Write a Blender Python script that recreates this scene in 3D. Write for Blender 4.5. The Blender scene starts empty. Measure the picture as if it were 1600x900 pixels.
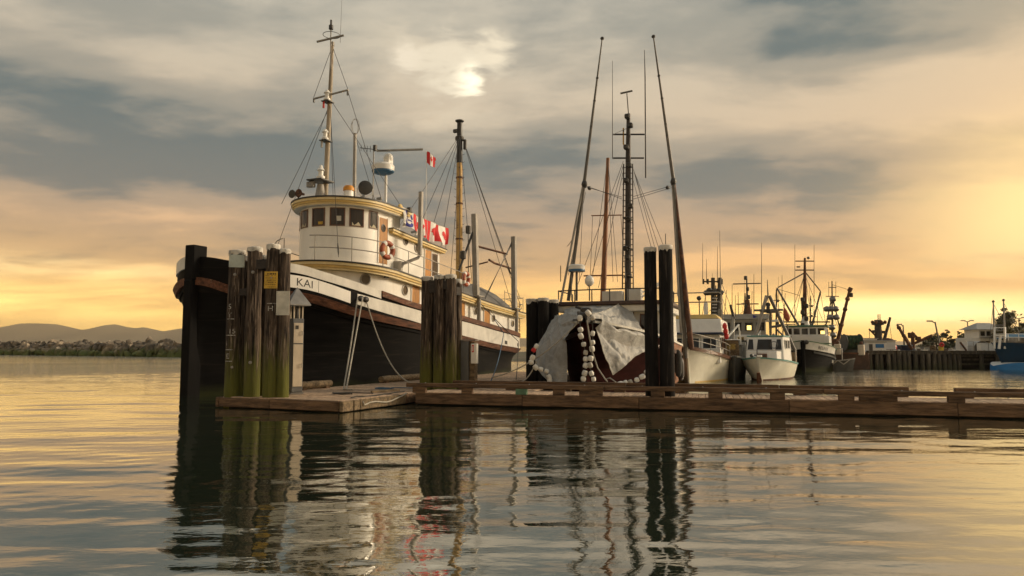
import bpy, bmesh, math, random
import numpy as np
from mathutils import Vector, Matrix, noise as mnoise

scene = bpy.context.scene
COL = scene.collection
R = math.radians
PI = math.pi
rng = random.Random(7)

# ------------------------------------------------------------------ camera
F_PX = 1100.0          # focal length in pixels of a 1600 px wide frame
EYE = 1.9
PITCH = math.atan(91 / F_PX)
cam_d = bpy.data.cameras.new('camera')
cam_d.sensor_width = 36
cam_d.lens = F_PX / 1600 * 36
cam_d.clip_end = 20000
cam = bpy.data.objects.new('camera', cam_d)
COL.objects.link(cam)
cam.location = (0, 0, EYE)
cam.rotation_euler = (PI / 2 + PITCH, 0, 0)
scene.camera = cam


def at(px, py, Y):
    """World point seen at photo pixel (px, py) standing at depth Y (used to survey where things stand)."""
    dx = (px - 800) / F_PX
    dy = (450 - py) / F_PX
    d = Vector((dx, math.cos(PITCH) - dy * math.sin(PITCH), math.sin(PITCH) + dy * math.cos(PITCH)))
    return Vector((0, 0, EYE)) + d * (Y / d.y)


def aim(px, py):
    return (at(px, py, 100) - Vector((0, 0, EYE))).normalized()


# ------------------------------------------------------------------ sky and sun
SUN_AZ, SUN_EL = R(76), R(20)
world = bpy.data.worlds.new('World')
scene.world = world
world.use_nodes = True
nt = world.node_tree
nt.nodes.clear()


def N(t, typ, **kw):
    n = t.nodes.new(typ)
    for k, v in kw.items():
        setattr(n, k, v)
    return n


def setin(t, n, idx, v):
    if v is None:
        return
    if hasattr(v, 'is_linked') or isinstance(v, bpy.types.NodeSocket):
        t.links.new(v, n.inputs[idx])
    else:
        n.inputs[idx].default_value = v


def MATH(t, op, a, b=None, c=None, clamp=False):
    n = N(t, 'ShaderNodeMath', operation=op)
    n.use_clamp = clamp
    setin(t, n, 0, a); setin(t, n, 1, b); setin(t, n, 2, c)
    return n.outputs[0]


def MIX(t, fac, a, b, blend='MIX'):
    n = N(t, 'ShaderNodeMix', data_type='RGBA', blend_type=blend)
    n.clamp_factor = True
    setin(t, n, 0, fac)
    for i, v in ((6, a), (7, b)):
        if isinstance(v, (tuple, list)):
            v = (v[0], v[1], v[2], 1)
        setin(t, n, i, v)
    return n.outputs[2]


def RAMP(t, fac, stops, interp='LINEAR'):
    n = N(t, 'ShaderNodeValToRGB')
    cr = n.color_ramp
    cr.interpolation = interp
    while len(cr.elements) < len(stops):
        cr.elements.new(0.5)
    for e, (p, c) in zip(cr.elements, stops):
        e.position = p
        if not isinstance(c, (tuple, list)):
            c = (c, c, c)
        e.color = (c[0], c[1], c[2], 1)
    setin(t, n, 0, fac)
    return n.outputs[0]


def NOISE(t, vec, scale, detail=4, rough=.55, dist=0.0):
    n = N(t, 'ShaderNodeTexNoise')
    setin(t, n, 'Vector', vec)
    n.inputs['Scale'].default_value = scale
    n.inputs['Detail'].default_value = detail
    n.inputs['Roughness'].default_value = rough
    n.inputs['Distortion'].default_value = dist
    return n.outputs[0]


def build_sky():
    t = nt
    tc = N(t, 'ShaderNodeTexCoord')
    nrm = N(t, 'ShaderNodeVectorMath', operation='NORMALIZE')
    t.links.new(tc.outputs['Generated'], nrm.inputs[0])
    d = nrm.outputs[0]
    sep = N(t, 'ShaderNodeSeparateXYZ')
    t.links.new(d, sep.inputs[0])
    x, y, z0 = sep.outputs
    z = MATH(t, 'MAXIMUM', z0, 0.0)
    den = MATH(t, 'ADD', z, 0.13)
    px = MATH(t, 'DIVIDE', x, den)
    py = MATH(t, 'DIVIDE', y, den)
    cmb = N(t, 'ShaderNodeCombineXYZ')
    setin(t, cmb, 0, MATH(t, 'MULTIPLY', px, 0.72)); setin(t, cmb, 1, MATH(t, 'MULTIPLY', py, 1.0)); cmb.inputs[2].default_value = SKY_SEED
    p = cmb.outputs[0]
    n1 = NOISE(t, p, 0.95, 10, .56, .25)
    n2 = NOISE(t, p, 0.33, 3, .5, .2)
    n3 = NOISE(t, p, 3.0, 6, .6, .3)
    m = MATH(t, 'ADD', MATH(t, 'MULTIPLY', n1, .80), MATH(t, 'MULTIPLY_ADD', n2, .34, -.05))
    m = MATH(t, 'ADD', m, MATH(t, 'MULTIPLY', MATH(t, 'SUBTRACT', n3, .5), .24))
    az = MATH(t, 'ARCTAN2', x, y)

    def blob(ppx, ppy, wa, wz):
        dd = aim(ppx, ppy)
        q = MATH(t, 'POWER', MATH(t, 'DIVIDE', MATH(t, 'SUBTRACT', az, math.atan2(dd.x, dd.y)), wa), 2.0)
        q2 = MATH(t, 'POWER', MATH(t, 'DIVIDE', MATH(t, 'SUBTRACT', z, dd.z), wz), 2.0)
        return MATH(t, 'EXPONENT', MATH(t, 'MULTIPLY', MATH(t, 'ADD', q, q2), -1.0))
    # the large cloud masses: thick (dark) and thin (bright) parts of the overcast
    for (ppx, ppy, wa, wz, amt) in SKY_MASSES:
        m = MATH(t, 'MULTIPLY_ADD', blob(ppx, ppy, wa, wz), amt, m)
    f = RAMP(t, m, [(.39, 0), (.50, .45), (.635, 1)], 'EASE')
    lit = RAMP(t, z, [(0, (1.40, .80, .165)), (.03, (1.15, .68, .165)), (.06, (.80, .47, .135)), (.10, (.50, .285, .108)), (.16, (.385, .238, .125)),
                      (.26, (.31, .24, .162)), (.42, (.28, .248, .19)), (.8, (.24, .238, .22))])
    drk = RAMP(t, z, [(0, (1.15, .63, .125)), (.03, (.80, .44, .11)), (.06, (.44, .25, .083)), (.11, (.205, .140, .080)), (.19, (.092, .090, .078)),
                      (.30, (.060, .075, .072)), (.5, (.054, .073, .075)), (.9, (.06, .075, .08))])
    c = MIX(t, f, drk, lit)

    def lobe(direction, width):
        dt = N(t, 'ShaderNodeVectorMath', operation='DOT_PRODUCT')
        t.links.new(d, dt.inputs[0]); dt.inputs[1].default_value = direction
        a = MATH(t, 'SUBTRACT', 1.0, dt.outputs['Value'])
        return MATH(t, 'EXPONENT', MATH(t, 'MULTIPLY', a, -2.0 / width ** 2))
    # warm side of the sky, towards the low sun behind the clouds on the right
    sd = Vector((math.sin(R(52)), math.cos(R(52)), math.sin(R(10)))).normalized()
    w = lobe(sd, .42)
    c = MIX(t, MATH(t, 'MULTIPLY', w, .42), c, MIX(t, 1.0, c, (1.6, 1.15, .55), 'MULTIPLY'))
    # clear bright strips between cloud banks close to the horizon
    nb = NOISE(t, p, 0.9, 6, .55, .3)
    for (ppx, ppy, wa, wz, col) in SKY_STRIPS:
        g = blob(ppx, ppy, wa, wz)
        g = MATH(t, 'MULTIPLY', g, RAMP(t, nb, [(.40, .12), (.58, 1)]))
        c = MIX(t, g, c, col)
    # thin spot where the high sun glow breaks through
    nn = NOISE(t, p, 3.6, 8, .62, .4)
    nf = NOISE(t, p, 11.0, 6, .62, .5)
    hole2 = lobe(aim(690, 100), .10)
    g = MATH(t, 'MULTIPLY', hole2, RAMP(t, nn, [(.46, .0), (.60, .70)]))
    c = MIX(t, g, c, (.38, .32, .23))
    # ragged break in the cloud: the lobe is eaten away by the fine noise
    for (hx, hy, hw, col) in ((728, 118, .030, (.90, .80, .58)), (640, 86, .028, (.42, .36, .27)), (772, 84, .034, (.43, .37, .27)), (700, 100, .05, (.40, .345, .255))):
        e = MATH(t, 'MULTIPLY_ADD', MATH(t, 'MULTIPLY', MATH(t, 'SUBTRACT', nf, .5), 2.2), lobe(aim(hx, hy), hw * 1.5), lobe(aim(hx, hy), hw))
        c = MIX(t, RAMP(t, e, [(.22, 0), (1.0, 1)], 'EASE'), c, col)
    # clear sky of the Nishita model, seen thinly through the cloud
    sk = N(t, 'ShaderNodeTexSky', sky_type='NISHITA')
    sk.sun_disc = False
    sk.sun_elevation = SUN_EL
    sk.sun_rotation = SUN_AZ
    sk.dust_density = 3
    bgn = N(t, 'ShaderNodeBackground'); bgn.inputs[1].default_value = 0.05
    t.links.new(sk.outputs[0], bgn.inputs[0])
    bgc = N(t, 'ShaderNodeBackground'); bgc.inputs[1].default_value = 1.0
    t.links.new(c, bgc.inputs[0])
    mx = N(t, 'ShaderNodeMixShader')
    mx.inputs[0].default_value = .93
    t.links.new(bgn.outputs[0], mx.inputs[1]); t.links.new(bgc.outputs[0], mx.inputs[2])
    out = N(t, 'ShaderNodeOutputWorld')
    t.links.new(mx.outputs[0], out.inputs[0])


SKY_SEED = 57.1
SKY_MASSES = [(60, 110, .16, .07, -.10), (230, 262, .22, .045, -.12), (330, 130, .14, .05, .07), (250, 20, .20, .03, -.06), (640, 120, .14, .07, .09),
              (900, 120, .14, .10, .05), (1330, 60, .20, .05, -.10), (1480, 130, .14, .05, .06), (1180, 265, .25, .045, -.08), (820, 60, .1, .04, -.05), (130, 305, .12, .012, -.06),
              (470, 320, .3, .035, .04), (120, 372, .30, .026, -.07), (1130, 300, .20, .035, -.07), (1360, 360, .16, .02, -.06), (860, 250, .12, .03, -.05), (1000, 150, .12, .04, .05)]
SKY_STRIPS = [(1480, 490, .16, .017, (1.5, 1.1, .46)), (1330, 482, .09, .011, (1.3, .92, .36)),
              (1640, 330, .13, .10, (.60, .41, .16)), (40, 478, .22, .036, (1.25, .80, .23)), (60, 414, .20, .014, (.92, .64, .28))]
build_sky()

to_sun = Vector((math.sin(SUN_AZ) * math.cos(SUN_EL), math.cos(SUN_AZ) * math.cos(SUN_EL), math.sin(SUN_EL)))
sun_d = bpy.data.lights.new('sun', 'SUN')
sun_d.energy = 1.5
sun_d.angle = R(14)
sun_d.color = (1.0, .80, .55)
sun = bpy.data.objects.new('sun', sun_d)
COL.objects.link(sun)
sun.rotation_euler = to_sun.to_track_quat('Z', 'Y').to_euler()

scene.render.engine = 'CYCLES'
scene.cycles.max_bounces = 6
scene.view_settings.view_transform = 'Standard'
scene.view_settings.look = 'None'
scene.view_settings.exposure = 1.25
scene.view_settings.gamma = 1.0
scene.view_settings.use_curve_mapping = False

# ------------------------------------------------------------------ materials
M = {}


def mat(name, col, rough=.6, var=.25, scale=3.0, stretch=(1, 1, 1), metal=0.0, bump=.0, bscale=None, col2=None, spec=.5,
        patch=None, patch_at=(.58, .68), patch_scale=2.0, patch_stretch=None, algae=None, coords='Object'):
    m = bpy.data.materials.new(name)
    m.use_nodes = True
    t = m.node_tree
    b = t.nodes['Principled BSDF']
    tc = N(t, 'ShaderNodeTexCoord')
    vec0 = tc.outputs[coords]
    oi = N(t, 'ShaderNodeObjectInfo')
    add = N(t, 'ShaderNodeVectorMath', operation='ADD')
    t.links.new(vec0, add.inputs[0])
    sc = N(t, 'ShaderNodeVectorMath', operation='SCALE')
    cx = N(t, 'ShaderNodeCombineXYZ')
    for i in range(3):
        t.links.new(oi.outputs['Random'], cx.inputs[i])
    t.links.new(cx.outputs[0], sc.inputs[0]); sc.inputs['Scale'].default_value = 37.0
    t.links.new(sc.outputs[0], add.inputs[1])
    mp = N(t, 'ShaderNodeMapping')
    t.links.new(add.outputs[0], mp.inputs[0]); mp.inputs['Scale'].default_value = stretch
    v = mp.outputs[0]
    n = NOISE(t, v, scale, 6, .62, .3)
    c2 = col2 or tuple(max(0, x * (1 - var * 1.6)) for x in col)
    c1 = tuple(min(1, x * (1 + var * .6)) for x in col)
    c = MIX(t, RAMP(t, n, [(.33, 0), (.68, 1)]), c2, c1)
    # each piece differs a little
    rv = MATH(t, 'MULTIPLY_ADD', oi.outputs['Random'], var * .8, 1 - var * .4)
    cc = N(t, 'ShaderNodeVectorMath', operation='SCALE')
    t.links.new(c, cc.inputs[0]); t.links.new(rv, cc.inputs['Scale'])
    c = cc.outputs[0]
    if patch:
        mp2 = N(t, 'ShaderNodeMapping')
        t.links.new(add.outputs[0], mp2.inputs[0]); mp2.inputs['Scale'].default_value = patch_stretch or stretch
        pn = NOISE(t, mp2.outputs[0], patch_scale, 7, .65, .4)
        c = MIX(t, RAMP(t, pn, [(patch_at[0], 0), (patch_at[1], 1)]), c, patch)
    if algae:
        z_lo, z_hi, acol = algae
        g = N(t, 'ShaderNodeNewGeometry')
        s = N(t, 'ShaderNodeSeparateXYZ')
        t.links.new(g.outputs['Position'], s.inputs[0])
        an = NOISE(t, v, scale * .8, 4, .6, .2)
        zz = MATH(t, 'MULTIPLY_ADD', MATH(t, 'SUBTRACT', an, .5), (z_hi - z_lo) * 1.6, s.outputs[2])
        mr = N(t, 'ShaderNodeMapRange'); mr.interpolation_type = 'SMOOTHSTEP'
        t.links.new(zz, mr.inputs[0])
        mr.inputs[1].default_value = z_lo; mr.inputs[2].default_value = z_hi
        mr.inputs[3].default_value = .85; mr.inputs[4].default_value = 0
        c = MIX(t, mr.outputs[0], c, acol)
    t.links.new(c, b.inputs['Base Color'])
    b.inputs['Metallic'].default_value = metal
    b.inputs['Specular IOR Level'].default_value = spec
    rn = MATH(t, 'MULTIPLY_ADD', n, .25, rough - .12, clamp=True)
    t.links.new(rn, b.inputs['Roughness'])
    if bump:
        bn = NOISE(t, v, bscale or scale * 2.5, 6, .6, .2)
        bp = N(t, 'ShaderNodeBump')
        bp.inputs['Strength'].default_value = bump
        bp.inputs['Distance'].default_value = .03
        t.links.new(bn, bp.inputs['Height'])
        t.links.new(bp.outputs[0], b.inputs['Normal'])
    M[name] = m
    return m


mat('pile_wood', (.072, .053, .040), .85, .6, 2.6, (5, 5, .5), bump=1.0, bscale=7, patch=(.27, .205, .155), patch_at=(.54, .68),
    patch_scale=3.2, patch_stretch=(5, 5, .30), algae=(.55, 2.3, (.105, .112, .020)), spec=.2)
mat('pile_black', (.014, .0125, .012), .85, .35, 2.2, (4, 4, .4), bump=.8, bscale=5, patch=(.06, .05, .043), patch_at=(.58, .72), patch_stretch=(4, 4, .4), spec=.15)
mat('pile_cap', (.62, .59, .53), .75, .3, 5, patch=(.16, .13, .10), patch_at=(.60, .68), patch_scale=7, bump=.6)
mat('block_wood', (.032, .025, .020), .8, .4, 3, (1, 1, 4), bump=.6)
mat('dock_wood', (.150, .090, .050), .78, .45, 2.0, (.8, 6, 6), bump=.6, bscale=6, patch=(.035, .026, .018), patch_at=(.60, .72), patch_scale=1.6, spec=.3)
mat('dock_end', (.20, .145, .085), .78, .45, 2.0, (1, 5, 5), bump=.5, bscale=6, patch=(.05, .035, .022), patch_at=(.6, .72), patch_scale=1.5, spec=.3)
mat('deck_plank', (.48, .34, .23), .75, .35, 2.0, (6, 1, 6), bump=.5, patch=(.14, .10, .07), patch_at=(.60, .74), patch_scale=1.2, spec=.3)
mat('green_block', (.10, .19, .115), .8, .3, 3, bump=.4)
mat('dark_under', (.012, .011, .009), .9, .2, 2)
mat('hull_black', (.0060, .0056, .0055), .65, .35, 1.2, (.5, .5, 2.4), patch=(.022, .018, .014), patch_at=(.55, .75), patch_scale=1.6, patch_stretch=(.25, .25, 4.5), bump=.3, bscale=2.0, spec=.09,
    algae=(.05, .5, (.030, .034, .012)))
mat('post_black', (.008, .0075, .0075), .7, .3, 2, (3, 3, .6), bump=.4, spec=.08)
mat('rub_wood', (.150, .062, .034), .7, .45, 1.4, (1, 6, 6), bump=.5, bscale=5, patch=(.28, .19, .13), patch_at=(.6, .74), patch_scale=1.3, spec=.3)
mat('white_paint', (.74, .72, .67), .45, .08, 1.3, (1, 1, .5), patch=(.60, .56, .48), patch_at=(.58, .80), patch_scale=.9, patch_stretch=(1.5, 1.5, .3))
mat('white_worn', (.66, .64, .58), .55, .14, 1.6, (1, 1, .5), patch=(.34, .29, .22), patch_at=(.63, .78), patch_scale=1.6, patch_stretch=(2, 2, .5))
mat('cream_paint', (.62, .60, .50), .4, .10, 1.2, patch=(.50, .47, .36), patch_at=(.58, .78))
mat('yellow_trim', (.62, .43, .14), .5, .14, 2, patch=(.42, .30, .12), patch_at=(.6, .75))
mat('cream_trim', (.70, .57, .30), .5, .12, 2)
mat('black_paint', (.014, .013, .013), .5, .2, 2)
mat('varnish', (.44, .19, .032), .4, .3, 2.2, (6, 6, .8), bump=.15)
mat('frame_wood', (.11, .045, .022), .5, .3, 3)
mat('galv', (.30, .28, .25), .55, .22, 3, (1, 1, .4), metal=.2, patch=(.18, .12, .08), patch_at=(.64, .75))
mat('grey_metal', (.22, .215, .205), .5, .2, 2, metal=.25)
mat('pedestal_side', (.13, .135, .14), .55, .15, 2, metal=.2)
mat('pedestal_door', (.56, .48, .37), .5, .15, 2, (1, 1, .5))  # warm side light is put into this tan; the pedestal is grey
mat('dark_metal', (.035, .033, .031), .5, .3, 3)
mat('steel_wire', (.045, .042, .04), .5, .2, 3)
mat('rust', (.115, .048, .025), .8, .45, 3, bump=.4, patch=(.22, .09, .04), patch_at=(.55, .68))
mat('mast_yellow', (.50, .31, .10), .6, .2, 2, (1, 1, .6), patch=(.05, .028, .018), patch_at=(.60, .64), patch_scale=4.2, patch_stretch=(1, 1, .7))
mat('mast_buff', (.33, .27, .19), .6, .2, 2, (3, 3, .5), patch=(.16, .11, .07), patch_at=(.6, .7))
mat('mast_rust', (.26, .095, .028), .55, .3, 3, (3, 3, .4))
mat('mast_dark', (.040, .032, .027), .6, .4, 3, patch=(.13, .06, .03), patch_at=(.62, .74))
mat('pole_grey', (.115, .105, .09), .5, .25, 3)
mat('tarp', (.33, .325, .305), .62, .2, 1.6, bump=.8, bscale=11, patch=(.30, .285, .26), patch_at=(.52, .66), patch_scale=1.4)
mat('tarp_dark', (.155, .145, .132), .7, .2, 1.5, bump=.5, bscale=4)
mat('maroon', (.026, .0085, .0075), .9, .35, 1.4, (.5, .5, 3), bump=.4, spec=.02)
mat('maroon_brim', (.055, .028, .024), .5, .3, 2)
mat('maroon_sunlit', (.27, .105, .045), .6, .35, 1.6, (.6, .6, 4), bump=.4, patch=(.36, .20, .10), patch_at=(.58, .7))  # maroon hull in sunset: the orange light is put into the colour
mat('rope', (.38, .35, .29), .85, .2, 12)
mat('rope_blue', (.05, .11, .18), .85, .2, 12)
mat('rope_dark', (.04, .04, .038), .85, .2, 12)
mat('float_grey', (.46, .43, .37), .6, .2, 4, patch=(.25, .21, .15), patch_at=(.56, .7))
mat('float_white', (.72, .70, .64), .5, .12, 4, patch=(.40, .36, .28), patch_at=(.62, .76))
mat('red_paint', (.52, .022, .018), .55, .12, 2)
mat('flag_red', (.62, .018, .022), .75, .1, 3)
mat('flag_white', (.74, .72, .68), .75, .06, 3)
mat('flag_blue', (.028, .032, .26), .75, .1, 3)
mat('ring_orange', (.34, .075, .03), .6, .15, 3)
mat('orange_cap', (.60, .25, .02), .5, .12, 3)
mat('sign_yellow', (.56, .34, .035), .6, .2, 4, patch=(.62, .56, .42), patch_at=(.66, .70), patch_scale=4)
mat('sign_white', (.56, .54, .47), .6, .18, 3, patch=(.35, .30, .22), patch_at=(.62, .7), patch_scale=5)
mat('sign_pale', (.40, .45, .42), .4, .15, 3)
mat('print_dark', (.06, .035, .015), .8, .1, 3)
mat('chalk', (.42, .40, .36), .9, .3, 14, patch=(.06, .045, .035), patch_at=(.55, .60), patch_scale=18)
mat('radar_white', (.72, .71, .67), .4, .06, 2)
mat('radar_blue', (.02, .10, .20), .4, .1, 2)
mat('vent_tan', (.36, .25, .15), .5, .15, 2)
mat('green_trim', (.055, .14, .075), .5, .2, 2)
mat('teal_trim', (.10, .28, .25), .5, .2, 2)
mat('navy', (.012, .022, .06), .45, .2, 2)
mat('hull_blue', (.004, .032, .075), .5, .15, 1, (1, 1, .4), spec=.2)
mat('bright_blue', (.012, .16, .40), .5, .15, 1)
mat('bridge_blue', (.06, .20, .33), .5, .15, 1)
mat('grey_paint', (.33, .325, .30), .5, .15, 1.5)
mat('grey_dark', (.085, .085, .080), .6, .25, 1.5, spec=.25)
mat('hull_brown', (.085, .042, .024), .65, .4, 1.5, bump=.3)
mat('net_green', (.045, .10, .045), .9, .6, 5, (1, 6, 1), bump=1.0, bscale=14, patch=(.13, .09, .03), patch_at=(.58, .68))
mat('rock_a', (.17, .14, .105), .9, .4, .9, bump=.8, bscale=2, algae=(.3, 1.9, (.075, .105, .018)))
mat('rock_b', (.10, .085, .065), .9, .4, .9, bump=.8, bscale=2, algae=(.4, 2.1, (.065, .095, .016)))
mat('rock_c', (.27, .22, .16), .9, .35, .9, bump=.8, bscale=2, algae=(.2, 1.6, (.080, .11, .018)))
mat('land', (.10, .085, .055), .95, .4, .15, patch=(.06, .07, .025), patch_at=(.5, .6), patch_scale=.1)
mat('hill', (.30, .25, .17), .95, .2, .002)  # lightened base: part of the distance haze is put into this colour
mat('bark', (.07, .05, .035), .9, .3, 3)
mat('leaf', (.050, .062, .016), .75, .5, 1.5)
mat('leaf_b', (.075, .072, .018), .75, .5, 1.5)
mat('wharf_wood', (.075, .062, .045), .85, .5, 1.5, (3, 3, .5), bump=.5, patch=(.17, .15, .115), patch_at=(.58, .70), algae=(-.2, .8, (.04, .045, .016)))
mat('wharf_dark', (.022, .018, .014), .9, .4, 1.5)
mat('pane_reflection', (.45, .40, .28), .8, .1, 3)  # pale reflections painted on the pilothouse glass
mat('yellow_box', (.65, .45, .06), .6, .2, 3)


def glass_mat():
    m = bpy.data.materials.new('glass')
    m.use_nodes = True
    b = m.node_tree.nodes['Principled BSDF']
    b.inputs['Base Color'].default_value = (.020, .017, .014, 1)
    b.inputs['Roughness'].default_value = .06
    b.inputs['IOR'].default_value = 1.5
    M['glass'] = m


def lit_mat():
    m = bpy.data.materials.new('lamp_glow')
    m.use_nodes = True
    b = m.node_tree.nodes['Principled BSDF']
    b.inputs['Base Color'].default_value = (.8, .6, .2, 1)
    b.inputs['Emission Color'].default_value = (1, .72, .2, 1)
    b.inputs['Emission Strength'].default_value = .9
    M['lamp_glow'] = m


def water_mat():
    m = bpy.data.materials.new('water')
    m.use_nodes = True
    t = m.node_tree
    b = t.nodes['Principled BSDF']
    b.inputs['Base Color'].default_value = (.020, .030, .018, 1)
    b.inputs['Roughness'].default_value = .03
    b.inputs['IOR'].default_value = WATER_IOR
    tc = N(t, 'ShaderNodeTexCoord')
    mp = N(t, 'ShaderNodeMapping'); t.links.new(tc.outputs['Object'], mp.inputs[0]); mp.inputs['Scale'].default_value = (1, 2.2, 1)
    n1 = NOISE(t, mp.outputs[0], 1.7, 3, .5, .4)
    n2 = NOISE(t, mp.outputs[0], 6.0, 3, .5, .2)
    mpw = N(t, 'ShaderNodeMapping'); t.links.new(tc.outputs['Object'], mpw.inputs[0]); mpw.inputs['Scale'].default_value = (.022, .05, 1)
    wind = NOISE(t, mpw.outputs[0], 1.0, 3, .5, .3)
    # ruffled patches further out, calm water in the shelter of the float
    sp = N(t, 'ShaderNodeSeparateXYZ'); t.links.new(tc.outputs['Object'], sp.inputs[0])
    mr = N(t, 'ShaderNodeMapRange'); t.links.new(sp.outputs[1], mr.inputs[0])
    mr.inputs[1].default_value = 26; mr.inputs[2].default_value = 55; mr.inputs[3].default_value = 0; mr.inputs[4].default_value = 1
    ww = MATH(t, 'MULTIPLY', RAMP(t, wind, [(.36, .35), (.60, 1)]), MATH(t, 'MULTIPLY_ADD', mr.outputs[0], 1.2, .15))
    h = MATH(t, 'ADD', n1, MATH(t, 'MULTIPLY', n2, .30))
    bp = N(t, 'ShaderNodeBump')
    bp.inputs['Distance'].default_value = .055
    t.links.new(ww, bp.inputs['Strength'])
    t.links.new(h, bp.inputs['Height'])
    t.links.new(bp.outputs[0], b.inputs['Normal'])
    # added glossy layer: lifts mirror strength above the plain water reflection
    gl = N(t, 'ShaderNodeBsdfGlossy')
    gl.inputs['Color'].default_value = (.95, .95, .90, 1)
    gl.inputs['Roughness'].default_value = .03
    t.links.new(bp.outputs[0], gl.inputs['Normal'])
    mx = N(t, 'ShaderNodeMixShader'); mx.inputs[0].default_value = .40
    t.links.new(b.outputs[0], mx.inputs[1]); t.links.new(gl.outputs[0], mx.inputs[2])
    out = next(n for n in t.nodes if n.type == 'OUTPUT_MATERIAL')
    t.links.new(mx.outputs[0], out.inputs[0])
    M['water'] = m


WATER_IOR = 1.45
glass_mat(); lit_mat(); water_mat()


# ------------------------------------------------------------------ mesh helpers
class MB:
    def __init__(self):
        self.v = []; self.f = []

    def add(self, vs, fs):
        o = len(self.v)
        self.v += [tuple(p) for p in vs]
        self.f += [tuple(i + o for i in f) for f in fs]
        return self

    def box(self, c, s, rz=0.0, rot=None, taper=1.0):
        hx, hy, hz = s[0] / 2, s[1] / 2, s[2] / 2
        mtx = rot if rot is not None else Matrix.Rotation(rz, 3, 'Z')
        vs = []
        for z, k in ((-hz, 1), (hz, taper)):
            for x, y in ((-hx, -hy), (hx, -hy), (hx, hy), (-hx, hy)):
                vs.append(Vector(c) + mtx @ Vector((x * k, y * k, z)))
        return self.add(vs, [(3, 2, 1, 0), (4, 5, 6, 7), (0, 1, 5, 4), (1, 2, 6, 5), (2, 3, 7, 6), (3, 0, 4, 7)])

    def bar(self, p0, p1, w, h, up=(0, 0, 1)):
        p0, p1 = Vector(p0), Vector(p1)
        d = (p1 - p0); L = d.length; d.normalize()
        up = Vector(up)
        if abs(d.dot(up)) > .98:
            up = Vector((0, 1, 0))
        s = d.cross(up).normalized(); u = s.cross(d).normalized()
        rot = Matrix((d, s, u)).transposed()
        return self.box((p0 + p1) / 2, (L, w, h), rot=rot)

    def tube(self, pts, r, n=8, cap=True):
        pts = [Vector(p) for p in pts]
        k = len(pts)
        rs = r if isinstance(r, (list, tuple)) else [r] * k
        rings = []
        prev = None
        for i, p in enumerate(pts):
            t = (pts[min(i + 1, k - 1)] - pts[max(i - 1, 0)])
            if t.length < 1e-9:
                t = Vector((0, 0, 1))
            t.normalize()
            if prev is None:
                a = Vector((0, 0, 1)) if abs(t.z) < .9 else Vector((1, 0, 0))
                s = t.cross(a).normalized()
            else:
                s = (prev - t * prev.dot(t))
                s = s.normalized() if s.length > 1e-6 else t.orthogonal().normalized()
            prev = s
            u = t.cross(s)
            rings.append([p + (s * math.cos(2 * PI * j / n) + u * math.sin(2 * PI * j / n)) * rs[i] for j in range(n)])
        vs = [q for g in rings for q in g]
        fs = []
        for i in range(k - 1):
            for j in range(n):
                fs.append((i * n + j, i * n + (j + 1) % n, (i + 1) * n + (j + 1) % n, (i + 1) * n + j))
        if cap:
            fs.append(tuple(range(n - 1, -1, -1)))
            fs.append(tuple((k - 1) * n + j for j in range(n)))
        return self.add(vs, fs)

    def lathe(self, prof, c=(0, 0, 0), n=20, axis=(0, 0, 1)):
        ax = Vector(axis).normalized()
        s = ax.orthogonal().normalized(); u = ax.cross(s)
        c = Vector(c)
        vs, fs = [], []
        for (r, z) in prof:
            for j in range(n):
                a = 2 * PI * j / n
                vs.append(c + ax * z + (s * math.cos(a) + u * math.sin(a)) * max(r, 1e-4))
        for i in range(len(prof) - 1):
            for j in range(n):
                fs.append((i * n + j, i * n + (j + 1) % n, (i + 1) * n + (j + 1) % n, (i + 1) * n + j))
        fs.append(tuple(range(n - 1, -1, -1)))
        fs.append(tuple((len(prof) - 1) * n + j for j in range(n)))
        return self.add(vs, fs)

    def ball(self, c, r, n=10, sq=(1, 1, 1)):
        vs, fs = [], []
        m = max(4, n // 2)
        for i in range(m + 1):
            th = PI * i / m
            for j in range(n):
                a = 2 * PI * j / n
                vs.append((c[0] + r * sq[0] * math.sin(th) * math.cos(a), c[1] + r * sq[1] * math.sin(th) * math.sin(a), c[2] + r * sq[2] * math.cos(th)))
        for i in range(m):
            for j in range(n):
                fs.append((i * n + j, (i + 1) * n + j, (i + 1) * n + (j + 1) % n, i * n + (j + 1) % n))
        return self.add(vs, fs)

    def sheet(self, grid, thick=.0, close=False):
        """grid: rows of points -> surface, optional backing sheet for thickness"""
        nr, nc = len(grid), len(grid[0])
        vs = [Vector(p) for row in grid for p in row]
        fs = []
        for i in range(nr - 1):
            for j in range(nc - (0 if close else 1)):
                a, b = i * nc + j, i * nc + (j + 1) % nc
                fs.append((a, b, b + nc, a + nc))
        return self.add(vs, fs)

    def poly(self, outline, nrm, thick):
        """flat polygon (list of 3D points) extruded by thick along nrm"""
        nrm = Vector(nrm)
        n = len(outline)
        vs = [Vector(p) for p in outline] + [Vector(p) + nrm * thick for p in outline]
        fs = [tuple(range(n - 1, -1, -1)), tuple(range(n, 2 * n))]
        for i in range(n):
            j = (i + 1) % n
            fs.append((i, j, n + j, n + i))
        return self.add(vs, fs)

    def mesh(self, name, m, smooth=None, bevel=0):
        me = bpy.data.meshes.new(name)
        me.from_pydata(self.v, [], self.f)
        bm = bmesh.new(); bm.from_mesh(me)
        bmesh.ops.recalc_face_normals(bm, faces=bm.faces[:])
        if bevel:
            bmesh.ops.bevel(bm, geom=bm.edges[:], offset=bevel, segments=1, affect='EDGES', clamp_overlap=True)
        bm.to_mesh(me); bm.free()
        if m:
            me.materials.append(M[m] if isinstance(m, str) else m)
        if smooth is not None:
            me.polygons.foreach_set('use_smooth', [True] * len(me.polygons))
            me.update()
            me.set_sharp_from_angle(angle=R(smooth))
        return me

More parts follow.
